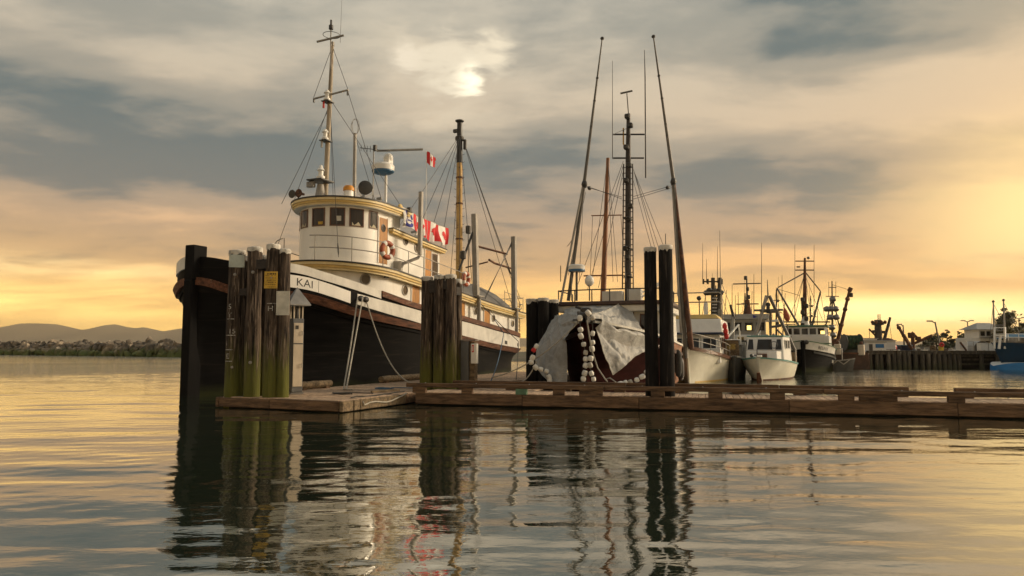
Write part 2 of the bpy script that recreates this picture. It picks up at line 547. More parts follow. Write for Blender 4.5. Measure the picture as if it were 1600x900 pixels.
    def build(self, name, m, parent=None, smooth=None, bevel=0):
        return link(name, self.mesh(name, m, smooth, bevel), parent)


def link(name, me, parent=None, loc=None, rz=0):
    o = bpy.data.objects.new(name, me)
    COL.objects.link(o)
    if parent is not None:
        o.parent = parent
    if loc is not None:
        o.location = loc
    o.rotation_euler = (0, 0, rz)
    return o


def tag(o, label=None, cat=None, group=None, kind=None):
    if label: o['label'] = label
    if cat: o['category'] = cat
    if group: o['group'] = group
    if kind: o['kind'] = kind
    return o


def thing(name, label, cat, loc=(0, 0, 0), rz=0, group=None):
    o = bpy.data.objects.new(name, None)
    o.empty_display_size = .3
    COL.objects.link(o)
    o.location = loc
    o.rotation_euler = (0, 0, rz)
    return tag(o, label, cat, group)


def copy_tree(o, parent=None):
    c = o.copy(); COL.objects.link(c); c.parent = parent
    for ch in list(o.children):
        copy_tree(ch, c)
    return c


def text2d(s, size, font_shear=0):
    cu = bpy.data.curves.new('lettering', 'FONT')
    cu.body = s; cu.size = size; cu.shear = font_shear
    cu.resolution_u = 3
    o = bpy.data.objects.new('lettering', cu)
    COL.objects.link(o)
    dg = bpy.context.evaluated_depsgraph_get()
    me = bpy.data.meshes.new_from_object(o.evaluated_get(dg))
    vs = [(v.co.x, v.co.y) for v in me.vertices]
    fs = [tuple(p.vertices) for p in me.polygons]
    bpy.data.objects.remove(o); bpy.data.curves.remove(cu); bpy.data.meshes.remove(me)
    return vs, fs


def lerp(a, b, t):
    return a + (b - a) * t


def tab(pts):
    """smooth interpolation through a table of (x, y)"""
    xs = [p[0] for p in pts]; ys = [p[1] for p in pts]

    def f(x):
        if x <= xs[0]: return ys[0]
        if x >= xs[-1]: return ys[-1]
        for i in range(len(xs) - 1):
            if x <= xs[i + 1]:
                t = (x - xs[i]) / (xs[i + 1] - xs[i])
                m0 = (ys[i + 1] - ys[max(i - 1, 0)]) / (xs[i + 1] - xs[max(i - 1, 0)])
                m1 = (ys[min(i + 2, len(xs) - 1)] - ys[i]) / (xs[min(i + 2, len(xs) - 1)] - xs[i])
                h = xs[i + 1] - xs[i]
                return ((2 * t ** 3 - 3 * t ** 2 + 1) * ys[i] + (t ** 3 - 2 * t ** 2 + t) * h * m0
                        + (-2 * t ** 3 + 3 * t ** 2) * ys[i + 1] + (t ** 3 - t ** 2) * h * m1)
    return f


def sag(p0, p1, drop, n=14):
    p0, p1 = Vector(p0), Vector(p1)
    return [p0.lerp(p1, i / n) - Vector((0, 0, drop * 4 * (i / n) * (1 - i / n))) for i in range(n + 1)]


class Hull:
    """Boat hull in local axes: x aft from the stem, y to starboard, z up from the waterline."""

    def __init__(self, L, deck, wl, top, rake=0.0, pw=1.5, z0=-.5, ref=None, w_lo=0.0):
        self.L, self.deck, self.wl, self.top, self.rake, self.pw, self.z0, self.ref, self.w_lo = L, deck, wl, top, rake, pw, z0, ref, w_lo

    def half(self, u, w):
        tp = self.ref(u) if self.ref else self.top(u)
        k = min(1, max(0, (w - self.w_lo) / max(.05, tp - self.w_lo))) ** self.pw
        return lerp(self.wl(u), self.deck(u), k)

    def P(self, u, w, side, out=0.0):
        """side +1 = port (local -y), -1 = starboard"""
        e = .02
        b0, b1 = self.half(max(u - e, 0), w), self.half(min(u + e, self.L), w)
        sl = (b1 - b0) / (2 * e)
        nl = math.hypot(1, sl)
        b = self.half(u, w) + out / nl
        uu = u - out * sl / nl
        tp = self.top(u)
        s = (w - self.z0) / (tp - self.z0)
        uu += self.rake * (1 - s) * max(0, 1 - u / self.L) ** 3
        return Vector((uu, -side * b, w))

    def us(self, n, u0=0.0, u1=None):
        u1 = self.L if u1 is None else u1
        if u0 == 0:
            return [u0 + (u1 - u0) * (i / n) ** 1.6 if i < n * .6 else None for i in range(n + 1)]
        return [lerp(u0, u1, i / n) for i in range(n + 1)]

    def stations(self, n):
        L = self.L
        return [L * (1 - math.cos(PI * i / n)) / 2 for i in range(n + 1)]

    def build(self, name, m, parent, n=56, nw=18, smooth=60):
        mb = MB()
        us = self.stations(n)
        for side in (1, -1):
            grid = []
            for u in us:
                tp = self.top(u)
                grid.append([self.P(u, self.z0 + (tp - self.z0) * j / nw, side) for j in range(nw + 1)])
            mb.sheet(grid)
        # close stem and stern
        for u in (us[0], us[-1]):
            tp = self.top(u)
            g = [[self.P(u, self.z0 + (tp - self.z0) * j / nw, s) for j in range(nw + 1)] for s in (1, -1)]
            mb.sheet(g)
        return mb.build(name, m, parent, smooth=smooth)

    def deck_part(self, name, m, parent, zf, n=40):
        mb = MB()
        g = []
        for u in self.stations(n):
            z = zf(u)
            g.append([self.P(u, z, 1, -.02), self.P(u, z, -1, -.02)])
        mb.sheet(g)
        return mb.build(name, m, parent)

    def strip(self, name, m, parent, u0, u1, wt, wb, out, sides=(1,), n=48, inn=.02, smooth=40, at_in=0.0):
        mb = MB()
        for side in sides:
            g = []
            for i in range(n + 1):
                u = lerp(u0, u1, (i / n) ** (2.2 if u0 < .3 else 1))
                a, b = wt(u), wb(u)
                g.append([self.P(u, a, side, at_in - inn), self.P(u, a, side, out), self.P(u, b, side, out), self.P(u, b, side, at_in - inn)])
            mb.sheet(g, close=True)
            mb.add(g[0], [(0, 1, 2, 3)]); mb.add(g[-1], [(3, 2, 1, 0)])
        return mb.build(name, m, parent, smooth=smooth)

    def letters(self, name, m, parent, s, size, u0, wbase, side=1, out=.05, reverse=False):
        vs, fs = text2d(s, size)
        mb = MB()
        pts = [self.P(u0 + x if side == 1 else u0 - x, wbase(u0 + x if side == 1 else u0 - x) + y, side, out) for x, y in vs]
        mb.add(pts, fs)
        return mb.build(name, m, parent)


def wire(parent, p0, p1, r=.013, name='stay', m='steel_wire', drop=0):
    return MB().tube(sag(p0, p1, drop, 8) if drop else [p0, p1], r, 5).build(name, m, parent, smooth=60)

# ------------------------------------------------------------------ water, hills, breakwater
def make_water():
    xs = [-9000, -1200, -400, -150, -80, -50] + list(np.arange(-34, 34.01, .17)) + [50, 80, 150, 400, 1200, 9000]
    ys = [-4000, -400, -60, -10, 0, 1.5]
    yy = 3.0
    while yy < 62:
        ys.append(yy); yy *= 1.0062
    ys += [75, 95, 120, 160, 240, 400, 800, 2000, 9000]
    xs = np.array(xs); ys = np.array(ys)
    X, Y = np.meshgrid(xs, ys)
    Z = np.zeros_like(X)
    r = np.random.RandomState(5)
    step = np.gradient(ys)[:, None] * np.ones_like(X)
    for k in range(44):
        lam = .28 * (3.4 / .28) ** r.rand()
        ang = r.normal(0, .42) + (.12 if k % 3 else -.35)
        kx, ky = math.sin(ang) * 2 * PI / lam, math.cos(ang) * 2 * PI / lam
        slope = .0078 * (lam / 1.0) ** -.15
        A = slope * lam / (2 * PI)
        fade = np.clip((lam / (np.maximum(step, .17 * abs(math.sin(ang))) * 3.0)) - .4, 0, 1)
        # wave groups: amplitude wanders over the surface
        gx, gy, gp = r.normal(0, .10), r.normal(0, .13), r.rand() * 6.28
        env = .55 + .45 * np.sin(gx * X * 2 + gy * Y * 2 + gp)
        Z += A * fade * env * np.sin(kx * X + ky * Y + r.rand() * 6.28)
    edge = np.clip((34 - np.abs(X)) / 6, 0, 1) * np.clip((60 - Y) / 12, 0, 1) * np.clip((Y - 2) / 2, 0, 1)
    Z *= edge * WAVE_GAIN
    ny, nx = X.shape
    verts = np.stack([X, Y, Z], -1).reshape(-1, 3)
    idx = np.arange(ny * nx).reshape(ny, nx)
    faces = np.stack([idx[:-1, :-1], idx[:-1, 1:], idx[1:, 1:], idx[1:, :-1]], -1).reshape(-1, 4)
    me = bpy.data.meshes.new('water')
    me.vertices.add(len(verts)); me.vertices.foreach_set('co', verts.ravel())
    me.loops.add(faces.size); me.loops.foreach_set('vertex_index', faces.ravel())
    me.polygons.add(len(faces)); me.polygons.foreach_set('loop_start', np.arange(0, faces.size, 4))
    me.polygons.foreach_set('loop_total', np.full(len(faces), 4))
    me.polygons.foreach_set('use_smooth', np.ones(len(faces), bool))
    me.update(); me.validate()
    me.materials.append(M['water'])
    tag(link('water', me), kind='structure')


WAVE_GAIN = 1.15
make_water()


def make_hills():
    # far mountains across the strait, outlines read off the photograph at about 3.2 km
    ridge = [(-900, 520), (-500, 500), (-250, 516), (-100, 512), (0, 511), (25, 506), (60, 505), (95, 507), (120, 514), (135, 515), (160, 508), (185, 507), (205, 512),
             (230, 511), (250, 517), (268, 515), (290, 512), (330, 508), (380, 514), (440, 520), (520, 516), (600, 522), (800, 528), (1000, 524), (1200, 529), (1500, 534), (2200, 537), (3000, 539)]
    D0 = 5500
    f = tab(ridge)
    rows = []
    nx = 260
    for j, (dd, k) in enumerate([(-900, 0.0), (-500, .35), (-200, .75), (0, 1.0), (350, .7), (900, 0)]):
        row = []
        for i in range(nx + 1):
            px = -900 + 3900 * i / nx
            p = at(px, f(px), D0)
            h = p.z * k
            h *= 1 + (.22 * mnoise.fractal(Vector((px * .03, j * 3.1, 2)), .8, 2, 4) if 0 < k < 1 else .03 * mnoise.noise(Vector((px * .12, 0, 0))))
            row.append((p.x, D0 + dd, max(h, 0) - 2))
        rows.append(row)
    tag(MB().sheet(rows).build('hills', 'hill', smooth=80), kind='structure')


make_hills()


def rock_mesh(seed, m):
    r = random.Random(seed)
    bm = bmesh.new()
    bmesh.ops.create_icosphere(bm, subdivisions=2, radius=1)
    o = Vector((seed * 3.1, seed * 1.7, 0))
    planes = [(Vector((r.gauss(0, 1), r.gauss(0, 1), r.gauss(0, 1))).normalized(), r.uniform(.45, .8)) for _ in range(9)]
    for v in bm.verts:
        for nrm, dd in planes:
            s = v.co.dot(nrm)
            if s > dd:
                v.co -= nrm * (s - dd)
        v.co *= 1 + .10 * mnoise.noise(v.co * 1.7 + o)
    me = bpy.data.meshes.new('rock')
    bm.to_mesh(me); bm.free()
    me.materials.append(M[m])
    return me


def make_breakwater():
    root = link('breakwater', None)
    tag(root, 'long breakwater of piled grey boulders with green weed at the waterline', 'breakwater')
    a, b = Vector((-150, 186, 0)), Vector((-44, 122, 0))
    d = (b - a).normalized(); nrm = Vector((d.y, -d.x, 0))
    if nrm.y > 0: nrm = -nrm
    L = (b - a).length
    # core mound hidden under the boulders
    prof = [(4.2, -.8), (1.7, 1.2), (.3, 2.3), (-2, 2.4), (-6, -.8)]
    g = []
    for i in range(61):
        c = a + d * L * i / 60
        g.append([c + nrm * q + Vector((0, 0, z + .25 * mnoise.noise(Vector((i * .7, k * 2, 0))))) for k, (q, z) in enumerate(prof)])
    MB().sheet(g).build('core_mound', 'rock_b', root)
    meshes = [rock_mesh(s, ('rock_a', 'rock_b', 'rock_c')[s % 3]) for s in range(12)]
    r = random.Random(11)
    spots = []
    for i in range(520):
        t = r.uniform(0, L)
        k = r.random()
        if k < .22: q, z, s = r.uniform(-.7, .5), r.uniform(2.25, 2.5), r.uniform(.5, .8)
        else:
            h = r.uniform(0, 1)
            q, z, s = lerp(4.0, .4, h), lerp(.15, 2.4, h), r.uniform(.7, 1.25)
        spots.append((t, q, z, s))
    # every boulder the photo shows is a piece of its own; the rest of the run is one mass
    vis = [sp for sp in spots if 22 < sp[0] < L * .93][:300]
    rest = [sp for sp in spots if sp not in vis]
    for t, q, z, s in vis:
        p = a + d * t + nrm * q
        o = link('rock', r.choice(meshes), root, (p.x, p.y, z))
        o.rotation_euler = (r.uniform(0, 6), r.uniform(0, 6), r.uniform(0, 6))
        o.scale = (s * r.uniform(.75, 1.6), s * r.uniform(.8, 1.3), s * r.uniform(.55, 1.0))
    mb = MB()
    for t, q, z, s in rest:
        p = a + d * t + nrm * q
        me = r.choice(meshes)
        rt = Matrix.Rotation(r.uniform(0, 6), 3, 'X') @ Matrix.Rotation(r.uniform(0, 6), 3, 'Z')
        mb.add([rt @ v.co * s * .95 + Vector((p.x, p.y, z)) for v in me.vertices], [tuple(f.vertices) for f in me.polygons])
    tag(mb.build('boulder_mass', 'rock_a', root), kind='stuff')


make_breakwater()

# ------------------------------------------------------------------ floats (docks)
DK_A = Vector((-3.15, 23.15, 0))
DK_DIR = Vector((16.5, -4.62, 0)).normalized()
DK_BACK = Vector((-DK_DIR.y, DK_DIR.x, 0))
DK_RZ = math.atan2(DK_DIR.y, DK_DIR.x)
DECK_Z = .40


def make_main_dock():
    root = thing('main_float', 'long brown timber float with bull rails crossing the picture to the right', 'dock', DK_A, DK_RZ)
    Ln, W = 29.0, 2.05
    # under-float
    MB().box((Ln / 2, W / 2, .10), (Ln - .1, W - .3, .32)).build('float_log', 'dark_under', root)
    # fascia boards, butted
    x = 0
    r = random.Random(3)
    while x < Ln - .5:
        l = min(r.choice([3.6, 4.9, 4.2]), Ln - x)
        MB().box((x + l / 2, .05 + r.uniform(-.006, .006), .215), (l - .015, .10, .34)).build('fascia_board', 'dock_wood', root, bevel=.008)
        MB().box((x + l / 2, W - .05, .215), (l - .015, .10, .34)).build('fascia_board', 'dock_wood', root, bevel=.008)
        x += l
    # planks
    pm = [MB().box((0, 0, 0), (.185, W - .24, .045)).mesh('plank', 'deck_plank', bevel=.006) for _ in range(1)]
    k = 0
    x = .1
    while x < Ln - .1:
        o = link('plank', pm[0], root, (x, W / 2 + r.uniform(-.01, .01), DECK_Z - .022 + r.uniform(-.004, .004)), r.uniform(-.006, .006))
        x += .198
    # bull rails on blocks
    bw, bh = .17, .13

    def rail(y, segs, zt=.70):
        for x0, x1, dz in segs:
            MB().box(((x0 + x1) / 2, y, zt - bh / 2 + dz), (x1 - x0, bw, bh)).build('bull_rail', 'dock_wood', root, bevel=.012)

    def block(y, x, w=.36, m='dock_wood', z1=.57, z0=.385):
        MB().box((x, y, (z0 + z1) / 2), (w, .155, z1 - z0 - .004)).build('rail_block', m, root, bevel=.008)
    rail(.12, [(-.35, 6.15, 0), (6.17, 12.3, 0), (12.32, 14.2, -.005), (14.05, 21.5, -.02), (21.52, 28.9, -.02)])
    for x, w, mm in [(.1, .45, 'dock_wood'), (1.75, .36, 'dock_wood'), (3.55, .36, 'green_block'), (4.75, .36, 'dock_wood'), (5.75, .72, 'dock_wood'),
                     (7.75, .4, 'dock_wood'), (9.4, .4, 'dock_wood'), (11.1, .4, 'dock_wood'), (12.9, .4, 'dock_wood'), (15.6, .4, 'dock_wood'), (17.4, .4, 'dock_wood'),
                     (19.2, .4, 'dock_wood'), (21.3, .5, 'dock_wood'), (23.4, .4, 'dock_wood'), (25.5, .4, 'dock_wood')]:
        block(.12, x, w, mm, z1=.57 - (.02 if x > 14.1 else 0))
    MB().box((13.7, .12, .475), (.95, .15, .16)).build('rail_splice', 'dock_wood', root, bevel=.008)
    rail(W - .12, [(.6, 6.6, .0), (6.62, 11.3, 0), (11.32, 14.9, -.01), (16.1, 22.3, -.02), (22.32, 28.9, -.02)], .71)
    for x in (1.0, 2.7, 4.6, 6.4, 8.3, 10.1, 11.9, 13.6, 14.7, 16.4, 18.2, 20.1, 22.1, 24.4, 26.5):
        block(W - .12, x, .36, z1=.578 - (.03 if x > 16 else .012 if x > 11.3 else 0))
    # bolts on the front rail
    bm_ = MB().lathe([(.022, 0), (.022, .012), (.010, .02)], n=8).mesh('bolt_head', 'galv')
    for x in [.3 + i * 1.75 for i in range(16)]:
        link('bolt_head', bm_, root, (x, .12, .702 - (.02 if x > 14.1 else 0)))
    return root


make_main_dock()

TH = R(23)
A_DIR = Vector((math.sin(TH), math.cos(TH), 0))
N_DIR = Vector((math.cos(TH), -math.sin(TH), 0))
FG_Z = .34


def make_finger():
    # origin: front right corner; local x runs left along the end, local y runs back beside the tug
    o = Vector((-4.92, 20.25, 0))
    rz = math.atan2(-N_DIR.y, -N_DIR.x)        # local x = towards the tug (left)
    root = thing('finger_float', 'low weathered timber finger float beside the black tug', 'dock', o, rz)
    # with this rotation local +y points towards the camera, so the float runs along -y
    W, Ln = 4.55, 24.0
    MB().box((W / 2, -Ln / 2, .06), (W - .3, Ln - .3, .3)).build('float_log', 'dark_under', root)
    r = random.Random(9)
    # end beam in two lengths
    MB().box((2.55 + .98, -.07, .18), (2.0, .14, .27)).build('end_beam', 'dock_wood', root, bevel=.02)
    MB().box((1.28, -.07, .19), (2.5, .14, .29)).build('end_beam', 'dock_wood', root, bevel=.02)
    # side beams on the right, paler wood towards the corner
    for y0, y1, mm in ((.0, .52, 'dock_end'), (.56, .85, 'dock_end'), (.87, 3.4, 'dock_end'), (3.42, 9.0, 'dock_wood'), (9.02, 16, 'dock_wood'), (16.02, 24, 'dock_wood')):
        MB().box((-.06, -(y0 + y1) / 2, .18), (.12, y1 - y0, .30)).build('side_beam', mm, root, bevel=.02)
        MB().box((W + .06, -(y0 + y1) / 2, .18), (.12, y1 - y0, .30)).build('side_beam', 'dock_wood', root, bevel=.02)
    pm = MB().box((0, 0, 0), (W - .06, .225, .05)).mesh('plank', 'deck_plank', bevel=.008)
    y = .27
    while y < Ln - .2:
        link('plank', pm, root, (W / 2 + r.uniform(-.02, .02), -y, FG_Z - .02 + r.uniform(-.007, .007)), r.uniform(-.008, .008))
        y += .238
    # fender logs lying as bull rails along the tug side
    for y0, y1 in ((3.3, 5.2), (8.6, 13.0)):
        pts = [(W - .25 + .03 * math.sin(i * 1.7), -lerp(y0, y1, i / 6), FG_Z + .17 + .01 * math.sin(i * 2.3)) for i in range(7)]
        MB().tube(pts, [.13, .14, .135, .14, .13, .135, .12], 10).build('log_rail', 'dock_end', root, smooth=40)
        for y in (y0 + .3, y1 - .3):
            MB().box((W - .25, -y, FG_Z + .035), (.3, .22, .07)).build('rail_block', 'dock_wood', root)
    return root, o, rz


FG, FG_O, FG_RZ = make_finger()


def fg(x, y, z=FG_Z):
    """finger-float coordinates (x towards the tug, y back) to the world"""
    return FG_O + (-N_DIR) * x + A_DIR * y + Vector((0, 0, z))


def pile_mesh(rad, z0, z1, seed, m, lean=(0, 0), n=28):
    nz = 44
    g = []
    for j in range(nz + 1):
        t = j / nz
        z = lerp(z0, z1, t)
        row = []
        for i in range(n):
            a = 2 * PI * i / n
            q = Vector((math.cos(a) * 1.3, math.sin(a) * 1.3, z * .35 + seed * 7.3))
            rr = rad * (1.16 - .18 * t) * (1 + .07 * mnoise.noise(q) + .035 * mnoise.noise(q * 4) - .05 * max(0, mnoise.noise(Vector((math.cos(a) * 5, math.sin(a) * 5, z * .5 + seed)))) ) * (1 + .02 * math.sin(z * 2.1 + seed))
            row.append((rr * math.cos(a) + lean[0] * t, rr * math.sin(a) + lean[1] * t, z))
        g.append(row)
    mb = MB().sheet(g, close=True)
    top = g[-1]
    mb.add(top, [tuple(range(n))])
    return mb


def cap_mb(rad, z, lean, seed, n=24, drop=.20):
    rows = []
    for k, (rr, zz) in enumerate([(1.03, -1), (1.06, -.5), (1.05, .0), (.9, .35), (.45, .5), (.02, .55)]):
        row = []
        for i in range(n):
            a = 2 * PI * i / n
            jag = (.5 + .9 * abs(mnoise.noise(Vector((math.cos(a) * 2.4, math.sin(a) * 2.4, seed * 5.1))))) if k == 0 else 1
            row.append((lean[0] + rad * rr * math.cos(a), lean[1] + rad * rr * math.sin(a), z + (zz * drop * jag if zz < 0 else zz * .05) + .02 * mnoise.noise(Vector((a * 2, k, seed)))))
        rows.append(row)
    return MB().sheet(rows, close=True)


def dolphin(name, label, piles, m, z0=-.8, cap=True):
    """piles: (X, Y, radius, top height) in world; bolted together into one cluster"""
    c = sum((Vector((p[0], p[1], 0)) for p in piles), Vector()) / len(piles)
    root = thing(name, label, 'piling', (c.x, c.y, 0))
    objs = []
    for i, (x, y, rad, zt) in enumerate(piles):
        sd = len(label) * .37 + i * 1.9
        lean = (.03 * math.sin(sd * 3), .03 * math.cos(sd * 2))
        o = pile_mesh(rad, z0, zt, sd, m, lean).build('piling', m, root, smooth=50)
        o.location = (x - c.x, y - c.y, 0)
        if cap:
            cap_mb(rad * 1.0, zt, lean, sd).build('pile_cap', 'pile_cap', o, smooth=50)
        objs.append(o)
    return root, objs, c


# left cluster: four piles in front, three behind
def px_at(px, Y):
    return (px - 800) / F_PX * Y


def on_finger_end(px, back):
    """point on the finger float, `back` metres behind its end beam, on the line of sight through photo column px"""
    base = FG_O + A_DIR * back
    k = (px - 800) / F_PX
    # base + s*(-N_DIR): X = k*Y
    s = (base.x - k * base.y) / (N_DIR.x - k * N_DIR.y)
    return base - N_DIR * s


LP = []
for px, back, rad, zt in [(369, .42, .25, 4.93), (396.5, .42, .225, 5.0), (425.5, .42, .20, 5.05), (444.5, .60, .165, 4.90),
                          (384, .98, .22, 4.82), (413, 1.0, .20, 4.80), (434, 1.15, .17, 4.75)]:
    p = on_finger_end(px, back)
    LP.append((p.x, p.y, rad, zt))
ROOT_L, OBJ_L, C_L = dolphin('piling_dolphin', 'tall cluster of mossy dark pilings with signs on the end of the low float', LP, 'pile_wood')
for (i, j, z, w) in [(1, 2, 4.45, .30), (0, 1, 3.6, .22), (2, 3, 3.9, .22), (4, 5, 4.2, .3)]:
    p, q = Vector(LP[i][:2] + (0,)) - C_L, Vector(LP[j][:2] + (0,)) - C_L
    d = (q - p).normalized()
    MB().bar(p + d * .12 + Vector((0, .02, z)), q - d * .12 + Vector((0, .02, z)), .3, w).build('spacer_block', 'block_wood', ROOT_L, bevel=.01)
for i, z in ((0, 4.15), (1, 4.2), (2, 4.0), (1, 1.4), (0, 1.25)):
    p = Vector(LP[i][:2] + (0,)) - C_L
    MB().lathe([(.05, 0), (.05, .02), (.025, .035), (.025, .05)], p + Vector((.02, -LP[i][2] - .005, z)), 10, (0, -1, 0)).build('bolt_head', 'galv', ROOT_L)


def on_pile(mesh2d, pile, zc, ang, out=.012):
    """wrap flat 2-D shapes round the camera side of a pile; ang in radians about its axis (0 = towards -y)"""
    vs, fs = mesh2d
    x, y, rad, zt = pile
    res = []
    for a, b in vs:
        th = ang + a / rad
        t = (zc + b + .8) / (zt + .8)
        rr = rad * (1.16 - .18 * t) * 1.02 + out
        res.append((x + rr * math.sin(th), y - rr * math.cos(th), zc + b))
    return MB().add(res, fs)


def chalk_part(s, size, pile_i, zc, ang, extra=()):
    vs, fs = text2d(s, size)
    for (x0, y0, x1, y1) in extra:
        k = len(vs)
        nseg = 4
        for q in range(nseg + 1):
            xx = lerp(x0, x1, q / nseg)
            vs += [(xx, y0), (xx, y1)]
        fs += [(k + 2 * q, k + 2 * q + 2, k + 2 * q + 3, k + 2 * q + 1) for q in range(nseg)]
    o = on_pile((vs, fs), LP[pile_i], zc, ang, .022).build('chalk_mark', 'chalk', OBJ_L[pile_i])
    o.matrix_parent_inverse = Matrix.Translation(-Vector((LP[pile_i][0], LP[pile_i][1], 0)))


chalk_part('5', .24, 0, 3.06, -.62)
chalk_part('Y', .22, 0, 2.80, -.62, [(-.03, -.06, .2, -.035)])
chalk_part('15', .21, 0, 2.30, -.45, [(-.10, -.07, .2, -.045)])
chalk_part('I', .2, 0, 1.92, -.75)
chalk_part('E', .22, 0, 1.52, -.66, [(-.03, -.1, .19, -.075), (-.03, .26, .19, .285)])
chalk_part('H', .22, 2, 2.98, -.35, [(-.05, .215, .26, .24)])


def sign_on_pile(name, label, pile, zc, w, h, ang, m, print_rows=0, print_m='print_dark', curl=.0):
    x, y, rad, zt = pile
    nseg = 6
    g = []
    for q in range(2):
        row = []
        for k in range(nseg + 1):
            a = -w / 2 + w * k / nseg
            row.append((a, -h / 2 + h * q))
        g.append(row)
    t = (zc + .8) / (zt + .8)
    rr = rad * (1.16 - .18 * t) + .04
    c0 = Vector((x + rr * math.sin(ang), y - rr * math.cos(ang), zc))
    tx = Vector((math.cos(ang), math.sin(ang), 0)); nz = Vector((math.sin(ang), -math.cos(ang), 0))
    root = thing(name, label, 'sign', c0)
    mb = MB()
    fr = []
    for row in g:
        fr.append([tx * a + Vector((0, 0, b)) - nz * (curl * (a / w * 2) ** 2) for a, b in row])
    bk = [[p - nz * .012 for p in row] for row in fr]
    mb.sheet(fr)
    mb.sheet(bk)
    for rowf, rowb in ((fr[0], bk[0]), (fr[1], bk[1])):
        mb.sheet([rowf, rowb])
    mb.sheet([[fr[0][0], bk[0][0]], [fr[1][0], bk[1][0]]]); mb.sheet([[fr[0][-1], bk[0][-1]], [fr[1][-1], bk[1][-1]]])
    mb.build('board', m, root)
    r = random.Random(print_rows + 1)
    if print_rows:
        pm = MB()
        for i in range(print_rows):
            zz = h * (.40 - .8 * i / (print_rows - 1))
            hh = .045 if i == 0 else .018
            xx = -w * .4
            while xx < w * .36:
                l = r.uniform(.02, .07)
                b = min(xx + l, w * .4)
                if r.random() < .85:
                    pts = [tx * xx, tx * b]
                    pm.add([tx * xx + Vector((0, 0, zz - hh)) + nz * .003, tx * b + Vector((0, 0, zz - hh)) + nz * .003,
                            tx * b + Vector((0, 0, zz)) + nz * .003, tx * xx + Vector((0, 0, zz)) + nz * .003], [(0, 1, 2, 3)])
                xx = b + .015
        pm.build('printed_text', print_m, root)
    sc = MB()
    for a, b in ((-w * .45, h * .44), (w * .45, h * .44), (-w * .45, -h * .44), (w * .45, -h * .44)):
        sc.lathe([(.012, 0), (.008, .008)], tx * a + Vector((0, 0, b)), 6, nz)
    sc.build('screws', 'galv', root)
    return root


sign_on_pile('pale_plate', 'blank pale metal plate near the top of the leftmost piling', LP[0], 4.58, .46, .40, .25, 'sign_pale')
sign_on_pile('yellow_notice', 'torn yellow notice with dark print on the third piling', LP[2], 3.93, .40, .52, .02, 'sign_yellow', 7)
sign_on_pile('white_plate', 'dirty blank white plate on the rightmost piling of the left cluster', LP[3], 3.22, .40, .74, .02, 'sign_white')

# cluster behind the corner of the two floats
MPL = []
for px, Y, rad, zt in [(667, 25.6, .215, 4.42), (687, 25.45, .195, 4.45), (705, 25.4, .20, 4.47), (716.5, 25.9, .14, 4.35), (678, 26.2, .19, 4.36), (698, 26.2, .19, 4.36)]:
    MPL.append((px_at(px, Y), Y, rad, zt))
ROOT_M, OBJ_M, C_M = dolphin('piling_dolphin', 'cluster of brown pilings behind the corner where the two floats meet', MPL, 'pile_wood')
for (i, j, z, w) in [(0, 1, 4.05, .45), (2, 3, 3.9, .3), (1, 2, 4.1, .3)]:
    p, q = Vector(MPL[i][:2] + (0,)) - C_M, Vector(MPL[j][:2] + (0,)) - C_M
    d = (q - p).normalized()
    MB().bar(p + d * .12 + Vector((0, 0, z)), q - d * .12 + Vector((0, 0, z)), .3, w).build('spacer_block', 'block_wood', ROOT_M, bevel=.01)
# black pair on the long float
RP = [(px_at(1017, 21.55), 21.55, .188, 4.93), (px_at(1040, 21.45), 21.45, .205, 4.97)]
dolphin('piling_pair', 'pair of smooth black pilings with torn white caps standing in the long float', RP, 'pile_black')
# cluster in the background between the tug's stern and the covered boat
BP = []
for px, Y, rad, zt in [(832, 30.4, .25, 3.93), (850, 30.2, .235, 3.95), (866, 30.5, .22, 3.9), (842, 31, .23, 3.88)]:
    BP.append((px_at(px, Y), Y, rad, zt))
dolphin('piling_dolphin', 'dark piling cluster between the tug stern and the tarp covered boat', BP, 'pile_black')


# ------------------------------------------------------------------ small float behind, cabinets, ropes
def make_back_float():
    p = Vector((-1.75, 25.1, 0))
    root = thing('back_float', 'short timber float behind the long float under the utility cabinet', 'dock', p, DK_RZ)
    MB().box((1.3, 2.4, .08), (2.5, 4.6, .28)).build('float_log', 'dark_under', root)
    for y in (.05, 4.75):
        MB().box((1.3, y, .2), (2.6, .1, .3)).build('fascia_board', 'dock_wood', root, bevel=.01)
    pm = MB().box((0, 0, 0), (.22, 4.55, .05)).mesh('plank', 'deck_plank', bevel=.006)
    for i in range(11):
        link('plank', pm, root, (.14 + i * .234, 2.4, .36 + rng.uniform(-.004, .004)))


make_back_float()


